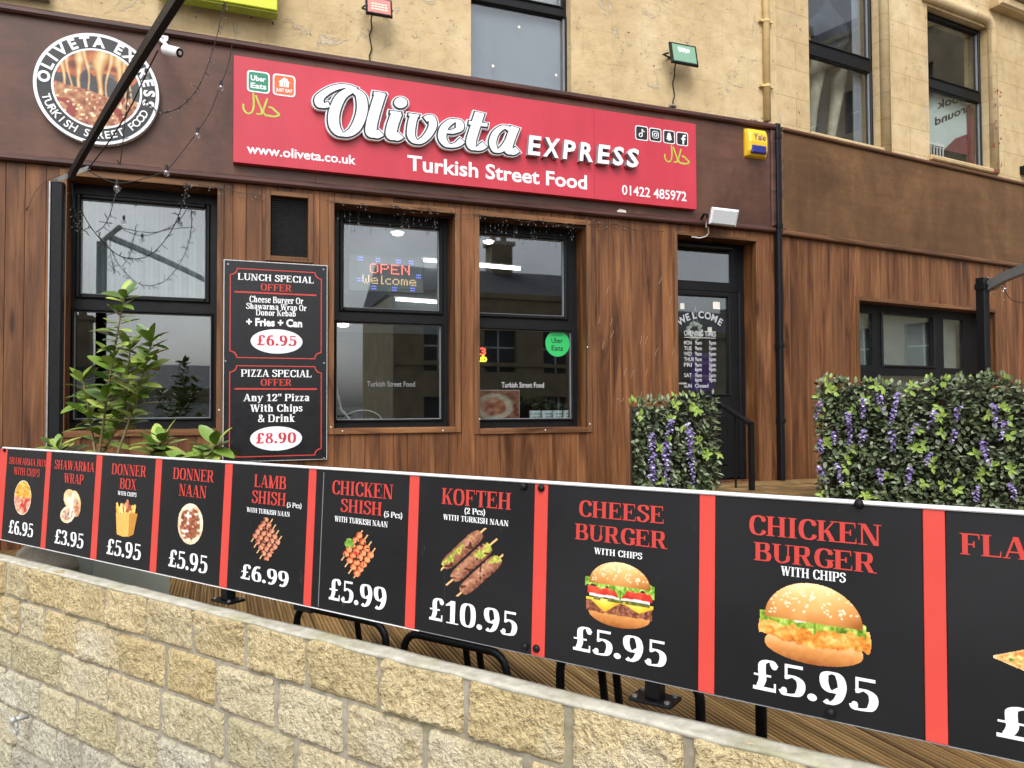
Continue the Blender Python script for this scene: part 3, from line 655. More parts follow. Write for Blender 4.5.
    col=q.mix(col,q.ramp(b,(.36,(.6,.56,.48,1)),(.5,(1,1,1,1)),(.62,(1.16,1.16,1.14,1))),.65,'MULTIPLY')
    pit=q.noise(60,detail=5,rough=.7); col=q.mix(col,q.ramp(pit,(.3,G(.4)),(.42,G(1))),.7,'MULTIPLY')
    col=q.mix(col,srgb(128,122,66),q.ramp(c,(.58,G(0)),(.78,G(.35))))
    col=q.mix(col,srgb(226,220,204),q.ramp(q.noise(3.1,detail=6),(.58,G(0)),(.72,G(.55))))
    q.bump(b,1.,.035); q.fin(col,.9,0,.15)
    q=NT('mortar'); a=q.noise(30,detail=6,rough=.7); c=q.noise(3,detail=5)
    col=q.ramp(a,(.3,srgb(124,117,102)),(.7,srgb(172,164,148))); col=q.mix(col,srgb(118,112,62),q.ramp(c,(.55,G(0)),(.7,G(.6)))); q.bump(a,.5,.006); q.fin(col,.92,0,.15)
    q=NT('wall_top'); a=q.noise(26,detail=7,rough=.7); c=q.noise(3.4,detail=6); e=q.noise(5,detail=4)
    col=q.ramp(a,(.3,srgb(150,146,132)),(.7,srgb(196,192,178))); col=q.mix(col,srgb(136,134,74),q.ramp(c,(.52,G(0)),(.68,G(.75)))); col=q.mix(col,srgb(110,104,92),q.ramp(e,(.6,G(0)),(.72,G(.5)))); q.bump(a,.5,.006); q.fin(col,.92,0,.15)
    q=NT('grey_stone'); a=q.noise(5,detail=8,rough=.7); q.bump(a,.6,.02); q.fin(q.ramp(a,(.3,srgb(110,104,92)),(.7,srgb(160,152,136))),.9,0,.15)
    q=NT('paving'); a=q.noise(14,detail=8,rough=.7); b=q.noise(.6,detail=4); q.bump(a,.4,.01)
    q.fin(q.mix(q.ramp(a,(.3,srgb(92,90,86)),(.7,srgb(136,132,126))),q.ramp(b,(.3,G(.75)),(.7,G(1.1))),.8,'MULTIPLY'),.9,0,.2)
    plain('black_upvc',srgb(20,21,23),.4,0,.2,6,.22); plain('black_paint',srgb(19,20,22),.42,0,.25,18,.22,.1); plain('black_steel',srgb(18,19,21),.45,0,.3,30,.22,.2)
    plain('dark_void',srgb(14,14,15),.8); plain('lead_black',srgb(34,35,38),.45,0,.2)
    plain('grey_steel',srgb(170,172,170),.42,.35,.2,14); plain('galvanised',srgb(150,154,156),.4,.7,.2,20)
    plain('white_plastic',srgb(226,228,230),.4,0,.05,6); plain('grille_grey',srgb(190,194,196),.6,0,.1,90)
    plain('white_trim',srgb(222,222,222),.35,0,.08); plain('gasket_grey',srgb(120,124,126),.45,0,.1)
    plain('cream_pipe',srgb(206,178,124),.55,0,.14,9)
    q=NT('red_panel'); a=q.noise(1.6,detail=6); b=q.noise(1,(9,9,.5),5)
    col=q.ramp(a,(.3,srgb(180,44,60)),(.7,srgb(190,52,68))); col=q.mix(col,q.ramp(b,(.3,G(.9)),(.6,G(1.02))),.7,'MULTIPLY'); q.fin(col,.38,0,.45)
    plain('sign_white',srgb(226,230,234),.35,0,.04,5); plain('letter_white',srgb(228,230,232),.4,0,.04,4); plain('letter_grey',srgb(150,152,156),.4,0,.1,12); plain('letter_black',srgb(18,18,20),.4)
    plain('badge_green',srgb(22,128,92),.35,0,.04); plain('badge_orange',srgb(226,98,44),.35,0,.04); plain('halal_green',srgb(166,186,62),.4,0,.15,20)
    # menu banner vinyl
    q=NT('black_vinyl'); q.bump(q.noise(1.7,(1,1,.6),2),.25,.03); a=q.noise(2.2,detail=6); b=q.noise(26,(1,1,.35),7,.7); s=q.noise(9,(3,3,.4),3)
    col=q.ramp(a,(.3,srgb(20,20,22)),(.7,srgb(28,28,30))); col=q.mix(col,srgb(120,120,122),q.ramp(b,(.64,G(0)),(.78,G(.4))))
    q.fin(col,q.ramp(a,(.3,G(.2)),(.7,G(.42))),0,.38)
    plain('stripe_red',srgb(204,70,60),.4,0,.05,4,.4); plain('print_red',srgb(190,62,54),.4,0,.05,4,.4); plain('print_white',srgb(230,232,232),.4,0,.03,4,.4)
    vcol('printed_picture',.38,.4)
    plain('board_black',srgb(22,23,26),.3,0,.15,4,.4); plain('board_red',srgb(186,62,56),.4); plain('board_oval',srgb(228,230,238),.35,0,.03); plain('board_price',srgb(190,44,52),.4)
    plain('board_edge',srgb(196,196,196),.4,.2)
    plain('alarm_yellow',srgb(232,188,44),.35,0,.08); plain('alarm_blue',srgb(28,34,120),.18,0,.1); plain('lime',srgb(196,206,40),.45,0,.05)
    plain('leaf_dark',srgb(48,58,36),.6,0,.3,14,.3); plain('leaf_mid',srgb(88,100,66),.55,0,.3,14,.3); plain('leaf_bright',srgb(132,156,70),.5,0,.2,10,.3); plain('leaf_pale',srgb(134,144,118),.6,0,.2,10,.3)
    plain('petal_purple',srgb(132,114,172),.6,0,.25,30); plain('petal_lilac',srgb(182,172,212),.6,0,.2,30); plain('trellis',srgb(62,52,38),.8,0,.3)
    for nm,c in (('laurel_green',(108,136,54)),('laurel_light',(162,180,88)),('laurel_deep',(74,102,44))):
        q=NT(nm); a=q.noise(20,detail=4); q.b.inputs['Subsurface Weight'].default_value=0
        q.fin(q.ramp(a,(.3,tuple(x*.8 for x in srgb(*c)[:3])+(1,)),(.7,srgb(*c))),.3,0,.5)
    plain('stem',srgb(110,96,64),.7,0,.25,30); plain('planter_grey',srgb(146,154,142),.6,0,.12,6); plain('soil',srgb(50,38,28),.95)
    glass('window_glass',.115); glass('upper_glass',.075,(.9,.92,.92,1)); glass('bulb_glass',.14,(.95,.95,.95,1))
    q=NT('net_curtain'); w=q.n('ShaderNodeTexWave',wave_type='BANDS',bands_direction='X'); w.inputs['Scale'].default_value=9; w.inputs['Distortion'].default_value=1.5; w.inputs['Detail'].default_value=3; q.l(q.obj(),w.inputs[0])
    q.fin(q.ramp(w.outputs[1],(0,srgb(136,139,144)),(1,srgb(150,153,158))),.9,0,.1)
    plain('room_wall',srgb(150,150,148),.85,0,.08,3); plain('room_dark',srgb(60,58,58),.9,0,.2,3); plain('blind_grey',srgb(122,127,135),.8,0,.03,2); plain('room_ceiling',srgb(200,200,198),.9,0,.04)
    emit('lamp_white',(1,.98,.94,1),6.); emit('led_red',(1,.2,.14,1),1.8); emit('led_amber',(1,.66,.36,1),.55); emit('led_blue',(.2,.24,1,1),1.6); emit('neon_yellow',(1,.82,.05,1),3.); emit('neon_red',(1,.07,.04,1),3.)
    emit('flood_green',(.16,.3,.2,1),.1); emit('flood_red',(.5,.16,.14,1),.2); emit('flood_chip_red',(1,.25,.2,1),1.6); emit('flood_chip_white',(.9,1,.95,1),2.)
    plain('sticker_green',srgb(44,178,96),.4,0,.03); plain('etched_grey',srgb(176,178,180),.6); plain('etched_faint',srgb(120,122,124),.6); plain('denim',srgb(166,160,140),.85,0,.25,9,.2); plain('dark_top',srgb(34,36,44),.85,0,.25); plain('skin',srgb(190,146,116),.6); plain('hair_dark',srgb(40,30,24),.7)
    plain('violet_panel',srgb(96,66,130),.6,0,.2); plain('maroon_print',srgb(120,52,60),.6,0,.2); plain('pale_board',srgb(190,200,194),.7,0,.05)
    plain('wire_black',srgb(22,20,20),.6); plain('wire_white',srgb(206,204,200),.5); plain('led_clear',srgb(120,118,112),.2); plain('gold_ring',srgb(170,160,140),.35,.7)
    plain('dull_stone',srgb(156,144,118),.9,0,.25,2,.15); plain('slate',srgb(66,68,74),.7,0,.2,6)
    plain('scratch_pale',srgb(170,150,130),.8); plain('paper_white',srgb(222,216,204),.8); plain('chip_red',srgb(150,50,48),.8)
make_mats()

def grid_with_holes(mb,outer,holes,y0,y1,bev=0,mi=None,r=None):
    """wall piece outer=(u0,u1,z0,z1) with openings left out"""
    u0,u1,z0,z1=outer
    hs=[h for h in holes if h[0]<u1-1e-5 and h[1]>u0+1e-5 and h[2]<z1-1e-5 and h[3]>z0+1e-5]
    us=sorted({u0,u1,*[min(max(h[k],u0),u1) for h in hs for k in (0,1)]})
    for a,b in zip(us,us[1:]):
        if b-a<1e-4: continue
        iv=[(z0,z1)]
        for h in hs:
            if h[0]<b-1e-5 and h[1]>a+1e-5:
                nv=[]
                for p,q in iv:
                    if h[2]>p: nv.append((p,min(q,h[2])))
                    if h[3]<q: nv.append((max(p,h[3]),q))
                iv=[(p,q) for p,q in nv if q-p>1e-4]
        for p,q in iv:
            if bev: mb.bbox(a,b,y0,y1,p,q,bev,mi,r)
            else: mb.box(a,b,y0,y1,p,q,mi,r)
def frame_bars(outer,panes,y0,y1):
    mb=MB(); grid_with_holes(mb,outer,panes,y0,y1)
    return mb
def sash(mb,p,w,y0,y1):
    """raised glazing bar round one pane"""
    a,b,c,d=p
    mb.bbox(a-w,a,y0,y1,c-w,d+w,.01); mb.bbox(b,b+w,y0,y1,c-w,d+w,.01); mb.bbox(a,b,y0,y1,d,d+w,.01); mb.bbox(a,b,y0,y1,c-w,c,.01)
def rectpx(fr,l,r,t,b,yy):
    """opening from four pixel points at its middle edges"""
    return (fr.px(*l,yy)[0],fr.px(*r,yy)[0],fr.px(*b,yy)[1],fr.px(*t,yy)[1])

# ---------------------------------------------------------------- ground
def ground():
    mb=MB(); mb.quad((-400,-400,Z_STREET),(400,-400,Z_STREET),(400,400,Z_STREET),(-400,400,Z_STREET))
    mb.build('pavement','paving',None,FW,(0,0,Z_STREET),kind='structure')
    # ribbed terrace deck, boards running out from the shop
    mb=MB(); na,ha=FA.n0,FA.h; nd=FD.n0
    yf=lambda u:((FD.k+.105)-float(nd@ha)*u)/float(nd@na)-FA.k
    pit=.0172; u=-3.6; k=0
    random.seed(3); rr=.5
    while u<9.5:
        if k%8==0: rr=random.random(); gap=.006
        else: gap=0
        y1=.0 if u<UJ else .0
        a,b=u+gap*.5,u+pit
        yA=yf(u+pit/2)
        yB=.4 if u<UJ else .4-(u-UJ)*math.tan(YAW_B-YAW_A)*-1+0
        if yA<yB-.05:
            ht=Z_DECK; d=.0085
            pts=[(a,ht-.03),(a,ht-d),(a+pit*.2,ht),(a+pit*.6,ht),(b-pit*.2,ht-d),(b,ht-d)]
            n=len(pts)
            mb.add([(p[0],yA,p[1]) for p in pts]+[(p[0],yB,p[1]) for p in pts],[(i,i+1,i+1+n,i+n) for i in range(n-1)],None,rr+random.uniform(-.1,.1))
        u+=pit; k+=1
    mb.build('deck','decking',None,FA,(0,0,Z_DECK),kind='structure')
    mb=MB(); mb.add([(-3.6,yf(-3.6)+.02,Z_DECK-.04),(9.6,yf(9.6)+.02,Z_DECK-.04),(9.6,3,Z_DECK-.04),(-3.6,3,Z_DECK-.04)],[(0,1,2,3)])
    mb.build('deck_base','soil',None,FA,(0,0,Z_DECK),kind='structure')
ground()
def platform():
    t=thing('timber_platform','raised timber platform of weathered boards in front of the shop door and the long hedge','platform',FA,(5.2,-.8,Z_DECK))
    random.seed(8)
    for row in range(12):
        y1=-.02-row*.145; mb=MB(); mb.bbox(3.55,9.0,y1-.139,y1,Z_PLAT-.028,Z_PLAT,.004,None,random.random()); 
        mb.build('deck_board','decking',t)
    mb=MB(); mb.box(3.57,8.98,-1.74,-1.71,Z_DECK,Z_PLAT-.03); mb.box(3.57,3.6,-1.71,-.05,Z_DECK,Z_PLAT-.03); mb.build('skirt','decking',t)
platform()

# ---------------------------------------------------------------- the shop
W1=(FA.px(66,300)[0],FA.px(216.8,300)[0],FA.px(140,430)[1],FA.px(216,189)[1])
VENT=(FA.px(270.6,220)[0],FA.px(308,220)[0],FA.px(288,257)[1],FA.px(288,197)[1])
W2=(FA.px(334,320)[0],FA.px(455,320)[0],FA.px(390,427.8)[1],FA.px(334,203.3)[1])
W3=(FA.px(479.3,320)[0],FA.px(586.5,320)[0],FA.px(530,428)[1],FA.px(478.3,216)[1])
DOOR=(FA.px(677.5,320)[0],FA.px(757,320)[0],Z_PLAT,FA.px(676,234.8)[1])
ZF0,ZF1=1.735,2.835
UE=FA.px(773.5,200)[0]
RC=.2
WB=(FB.px(858.8,330)[0],FB.px(995,330)[0],-.28,FB.px(858.8,300.6)[1])
ZB0=FB.px(850,245)[1]; ZB1=FB.px(850,144.5)[1]
UB1=UJB+9
WA_U=(FA.px(471,40,.03)[0],FA.px(571,60,.03)[0],2.7,FA.px(520,-130,.03)[1])
WB1=(FB.px(809,60,.03)[0],FB.px(880,100,.03)[0],FB.px(850,141.5,.03)[1],FB.px(840,-120,.03)[1])
WB2=(FB.px(928,60,.03)[0],FB.px(988.5,100,.03)[0],FB.px(960,162,.03)[1],FB.px(950,14,.03)[1])
U_LEFT=-4.2
shop=thing('shop_building','two storey takeaway building with timber clad shopfront, brown fascia and cream painted upper wall','building',FA,(0,0,Z_STREET))
def shopfront():
    holes=[W1,VENT,W2,W3,DOOR]; random.seed(5)
    mb=MB(); u=U_LEFT; bw=.118
    while u<UE-.001:
        b=min(u+bw*random.choice((.82,1,1,1.1)),UE); r=random.random()
        grid_with_holes(mb,(u+.0008,b-.0008,Z_DECK-.02,ZF0),holes,random.uniform(-.0015,.0015),.02,.0025,None,r); u=b
    mb.build('cladding','timber_cladding',shop)
    mb=MB(); grid_with_holes(mb,(U_LEFT,UJ,Z_DECK-.6,ZF0+.02),holes,.022,.3,0); mb.build('reveal','reveal_board',shop)
    # fascia
    mb=MB(); x=U_LEFT
    for k in range(4): mb.bbox(x,min(x+2.44,UE-.06),-.03,.02,ZF0+.05,ZF1-.05,.002,None,random.uniform(.3,.7)); x+=2.44
    mb.build('fascia_panel','red_brown_board',shop)
    mb=MB(); mb.bbox(U_LEFT,UE,-.075,.02,ZF1-.052,ZF1,.014); mb.bbox(U_LEFT,UE,-.055,.02,ZF0,ZF0+.052,.014); mb.bbox(UE-.062,UE,-.056,.019,ZF0+.053,ZF1-.053,.014)
    mb.build('fascia_moulding','dark_moulding',shop)
    mb=MB(); mb.box(U_LEFT,UE,-.03,.03,ZF1+.001,ZF1+.012); mb.build('flashing','lead_black',shop)
    # upper wall
    mb=MB(); grid_with_holes(mb,(U_LEFT,UJ+.02,ZF0,6.2),[WA_U],.03,.33); mb.build('upper_wall','cream_render',shop)
    # trims round the openings: flat boards standing 12 mm proud
    def trim(o,w=.047,bottom=True,left=True,right=True,name='window_trim'):
        a,b,c,d=o; zb=c-w if bottom else c
        def one(bx,m): mb=MB(); mb.bbox(*bx,.003,None,random.random()); mb.build(name,m,shop)
        if left: one((a-w,a,-.014,.02,zb,d+w),'timber_trim')
        if right: one((b,b+w,-.014,.02,zb,d+w),'timber_trim')
        one((a,b,-.0135,.02,d,d+w),'timber_trim_level')
        if bottom: one((a,b,-.022,.02,c-w,c),'timber_trim_level')
    trim(W1); trim(VENT,.04); trim(W2); trim(W3); trim(DOOR,.035,False,True,False,'door_trim')
    # drips of old glue, scratches and a torn label on the boards
    for x,y in ((342.5,431),(443,430.5),(331,427),(480,419),(545.5,430),(590.5,424),(588,347),(163,432.5),(219,410)):
        u,z=FA.px(x,y,-.024); mb=MB(); mb.ball((u,-.021 if y>429 else -.014,z),.007,.004,.007,8,5); mb.build('screw_head','wire_white',shop)
    random.seed(12)
    for cx,cy in ((598,320),(611,334),(602,345),(610,322),(640,340),(655,352),(624,372),(631,374),(645,373),(659,280),(669,300),(672,352),(620,400),(634,398),(628,410),(640,395),(606,290),(645,340)):
        u,z=FA.px(cx,cy); P=[(u+random.uniform(-.006,.006)+.006*k,-.0035,z+.018*(k-2)) for k in range(5)]
        if cx in(620,634): P=[(u+.02*(k-2),-.0045,z+.02*math.sin(k*1.9)) for k in range(5)]
        mb=MB(); mb.tube(P,.0016,4); mb.build('scratch_mark','scratch_pale',shop)
    u,z=FA.px(622,212,-.035); mb=MB(); mb.prism([(u-.05,z+.01),(u-.02,z+.028),(u+.04,z+.02),(u+.05,z-.01),(u+.0,z-.024),(u-.045,z-.02)],-.0325,-.0305); mb.build('torn_label','paper_white',shop)
shopfront()

def window(o,panes,label,curtain=None,trans=None,dx=.0,depth=RC,frname='black_upvc'):
    """window part: bars, raised sashes, grey gasket; each pane a sub-part"""
    mb=frame_bars((o[0]-.004,o[1]+.004,o[2],o[3]+.004),panes,depth,depth+.07)
    for p,w in panes_s(panes): sash(mb,p,w,depth-.022,depth+.001)
    w=mb.build('window',frname,shop,label=label)
    mb=MB()
    for p in panes:
        a,b,c,d=p; g=.006
        mb.box(a,a+g,depth+.006,depth+.03,c,d); mb.box(b-g,b,depth+.006,depth+.03,c,d); mb.box(a+g,b-g,depth+.006,depth+.03,c,c+g); mb.box(a+g,b-g,depth+.006,depth+.03,d-g,d)
    mb.build('gasket','gasket_grey',w)
    for p in panes:
        mb=MB(); mb.box(p[0]+.001,p[1]-.001,depth+.02,depth+.026,p[2]+.001,p[3]-.001); mb.build('pane','window_glass',w)
    return w
def panes_s(panes):
    return [(p,.035 if i==0 else .018) for i,p in enumerate(panes)]
def P_(fr,l,r,t,b,yy=RC+.02): return rectpx(fr,l,r,t,b,yy)
P1=[P_(FA,(81.5,250),(205.5,250),(145,204.5),(140,296.5)),P_(FA,(74.2,370),(210.7,370),(145,313.5),(140,418.5))]
P2=[P_(FA,(343,260),(438.3,260),(390,227),(390,309.5)),P_(FA,(336,370),(440.2,370),(388,324),(388,419.4))]
P3=[P_(FA,(477,280),(563,280),(520,238),(520,315)),P_(FA,(477,370),(570.3,370),(525,330.5),(525,418.8))]
w1=window(W1,P1,'window behind the shrub with net curtain'); w2=window(W2,P2,'window with the lit open sign'); w3=window(W3,P3,'window with the round green sticker')
def door():
    dp=RC; a,b,c,d=DOOR
    ur=FA.px(727.7,340,dp+.02)[0]; ult=FA.px(730,268,dp+.02)[0]; ztr1=FA.px(700,251.8,dp+.02)[1]; ztr0=FA.px(700,281.5,dp+.02)[1]; zl=FA.px(700,290,dp)[1]
    zg1=FA.px(700,296.3,dp)[1]; zg0=FA.px(700,394,dp)[1]
    mb=MB(); grid_with_holes(mb,(a-.004,b+.004,zl,d+.004),[(a+.05,ult,ztr0,ztr1)],dp,dp+.07); mb.bbox(a-.004,a+.05,dp,dp+.07,c,zl,.01); e=FA.px(739,340,dp)[0]; mb.bbox(e,b+.004,dp-.01,dp+.07,c,zl,.01)
    fr=mb.build('door_frame','black_upvc',shop)
    mb=MB(); mb.box(a+.051,ult-.001,dp+.02,dp+.026,ztr0+.001,ztr1-.001); mb.build('transom_pane','window_glass',fr)
    g=(a+.13,ur,zg0,zg1)
    mb=MB(); grid_with_holes(mb,(a+.052,e-.002,c+.02,zl-.004),[g],dp+.005,dp+.06); sash(mb,g,.02,dp-.01,dp+.006)
    mb.bbox(a+.15,ur-.02,dp-.008,dp+.006,c+.14,zg0-.14,.02); mb.bbox(a+.2,ur-.07,dp-.016,dp-.007,c+.2,zg0-.2,.015)
    dr=mb.build('door','black_upvc',shop)
    mb=MB(); mb.box(g[0]+.001,g[1]-.001,dp+.02,dp+.026,g[2]+.001,g[3]-.001); mb.build('pane','window_glass',dr)
    mb=MB(); mb.tube([(a+.09,dp-.05,zg0+.1),(a+.19,dp-.05,zg0+.1)],.011,8); mb.box(a+.07,a+.105,dp-.012,dp+.006,zg0-.02,zg0+.2); mb.tube([(a+.09,dp-.05,zg0+.1),(a+.09,dp,zg0+.1)],.01,8); mb.build('handle','grey_steel',dr)
    # lettering on the glass: WELCOME arched, opening hours below
    yy=dp+.0175; LT=[]; mb=MB(); uc=FA.px(700,330,yy)[0]; zc=FA.px(700,352,yy)[1]; R=FA.px(700,318,yy)[1]-zc
    for i,ch in enumerate('WELCOME'): mb.flat(oncurve(sans_tri(ch,.03),uc+.015,zc-.06,R+.06,(i-3)*10.6,.072),yy)
    sc=FA.px(684,329,yy)[1]-FA.px(684,336,yy)[1]
    mb.build('lettering','etched_grey',dr)
    def ln(t,x0,x1,y,h=5.2):
        mb=MB()
        u0,z0=FA.px(x0,y,yy); u1=FA.px(x1,y,yy)[0]; hh=FA.px(x0,y-h,yy)[1]-z0; mb.flat(fit(sans_tri(t,.02),u0,u1,z0,hh),yy); mb.build('lettering','etched_grey',dr)
    ln('OPENING TIMES',684,716,335.5,5.4); u0,z0=FA.px(684,337.5,yy); u1=FA.px(716,337.5,yy)[0]; mb=MB(); mb.add([(u0,yy,z0),(u1,yy,z0),(u1,yy,z0+.006),(u0,yy,z0+.006)],[(0,1,2,3)])
    y=344.5
    for t,h1,h2 in (('MON','9am','5pm'),('TUE','9am','5pm'),('WED','9am','5pm'),('THUR','9am','5pm'),('FRI','9am','5pm'),('','6pm','9pm'),('SAT','9am','5pm'),('','6pm','9pm'),('SUN','Closed','')):
        if t: ln(t,684,684+2.4*len(t)+.6,y,4)
        ln(h1,695,695+2.25*len(h1),y,4)
        if h2: ln('-',705,706.5,y,4) if False else None; ln(h2,709,716,y,4)
        y+=5.5 if t!='' else 5.9
        if t=='FRI' or t=='SAT': y-=.9
    mb.build('underline','etched_grey',dr)
    mb=MB(); u0,z0=FA.px(713,309,yy); mb.box(u0,u0+.085,yy,yy+.001,z0-.0,z0+.075); u0,z0=FA.px(680,309,yy); mb.box(u0,u0+.05,yy,yy+.001,z0,z0+.06); u0,z0=FA.px(708,332,yy); mb.box(u0,u0+.05,yy+.004,yy+.005,z0,z0+.05); mb.build('notice','paper_white',dr)
    mb=MB(); cu,cz=FA.px(698,331,yy)
    for k in range(40):
        A=k*2*math.pi/40; mb.ball((cu+.075*math.cos(A)+random.uniform(-.012,.012),dp+.075,cz+.075*math.sin(A)+random.uniform(-.012,.012)),.02,seg=6,rings=4)
    mb.tube([(cu-.03,dp+.06,cz+.07),(cu,dp+.06,cz+.25),(cu+.03,dp+.06,cz+.07)],.004,5)
    mb.build('wreath','paper_white',dr)
    mb=MB(); u0,z0=FA.px(690,372,dp+.3); mb.box(u0,u0+.3,dp+.3,dp+.31,z0-.2,z0+.2); mb.build('purple_leaflet','violet_panel',dr)
    # sensor strip over the door
    mb=MB(); mb.bbox(a+.0,a+.75,.12,.19,d-.075,d-.045,.008); mb.build('closer_rail','black_upvc',shop)
door()
def vent():
    a,b,c,d=VENT; mb=MB(); mb.box(a,b,.12,.125,c,d); v=mb.build('vent_opening','dark_void',shop)
    mb=MB(); n=16
    for k in range(1,n): u=a+(b-a)*k/n; mb.box(u-.0015,u+.0015,.03,.033,c,d)
    n=26
    for k in range(1,n): z=c+(d-c)*k/n; mb.box(a,b,.0335,.0365,z-.0015,z+.0015)
    mb.build('wire_mesh','black_paint',v)
vent()
def annex():
    # right-hand part of the front, turned a little
    holes=[WB]; random.seed(9)
    ex=FB; base=(UJB,0,Z_STREET)
    part=lambda mb,nm,mt:mb.build(nm,mt,right)
    mb=MB(); u=UJB+.1; u=UJB+.012
    while u<UB1:
        b=u+.118*random.choice((.8,1,1,1.15)); grid_with_holes(mb,(u+.0008,b-.0008,Z_DECK-.02,ZB0),holes,random.uniform(-.0015,.0015),.02,.004,None,random.random()); u=b
    part(mb,'cladding','timber_cladding')
    mb=MB(); grid_with_holes(mb,(UJB,UB1,Z_DECK-.6,ZB0+.02),holes,.022,.3); part(mb,'reveal','reveal_board')
    mb=MB(); x=UJB+.015
    ue=FB.px(1021.5,230)[0]
    for k in range(4):
        w=(ue-UJB-.015) if k==0 else 2.4
        mb.bbox(x,x+w-.004,-.03,.02,ZB0+.05,ZB1-.04,.002,None,random.uniform(.3,.8)); x+=w
    part(mb,'fascia_panel','brown_ply')
    mb=MB(); mb.bbox(UJB+.012,UB1,-.06,.02,ZB1-.04,ZB1,.012); mb.bbox(UJB+.012,UB1,-.05,.02,ZB0,ZB0+.05,.012); mb.bbox(UJB+.013,UJB+.045,-.045,.019,ZB0+.051,ZB1-.041,.01); part(mb,'fascia_moulding','brown_moulding')
    mb=MB(); grid_with_holes(mb,(UJB,UB1,ZB0,6.2),[WB1,WB2],.03,.33); part(mb,'upper_wall','cream_ashlar')
    a,b,c,d=WB; w=.045
    mb=MB(); mb.bbox(a-w,a,-.014,.02,c,d+w,.003); part(mb,'window_trim','timber_trim'); mb=MB(); mb.bbox(b,b+w,-.014,.02,c,d+w,.003); part(mb,'window_trim','timber_trim')
    mb=MB(); mb.bbox(a,b,-.0135,.02,d,d+w,.003); part(mb,'window_trim','timber_trim_level')
    # ground-floor window
    dp=.16; pp=[P_(FB,(881,340),(931.5,340),(905,316),(907,365.5),dp+.02),P_(FB,(855,340),(870.5,340),(862,313),(862,365),dp+.02),P_(FB,(942,345),(961.5,345),(950,319.5),(953,368.4),dp+.02),P_(FB,(943,390),(963,390),(953,374.5),(953,400),dp+.02),
        P_(FB,(876,390),(934,390),(905,376),(905,402),dp+.02)]
    mb=frame_bars((a-.003,b+.003,c,d+.003),pp,dp,dp+.07)
    sash(mb,pp[0],.03,dp-.02,dp+.001)
    w=mb.build('window','black_upvc',right,label='low window above the long hedge')
    for p in pp: m2=MB(); m2.box(p[0]+.001,p[1]-.001,dp+.02,dp+.026,p[2]+.001,p[3]-.001); m2.build('pane','window_glass',w)
    m2=MB(); m2.box(a+.01,b-.01,dp+.1,dp+.105,c,d); m2.build('blind','room_wall',w)  # added pale sheet, brightens the panes in place of a reflection
right=thing('shop_annex','timber clad wing right of the drainpipe with plain brown fascia and two tall windows upstairs','building',FB,(UJB,0,Z_STREET))
annex()

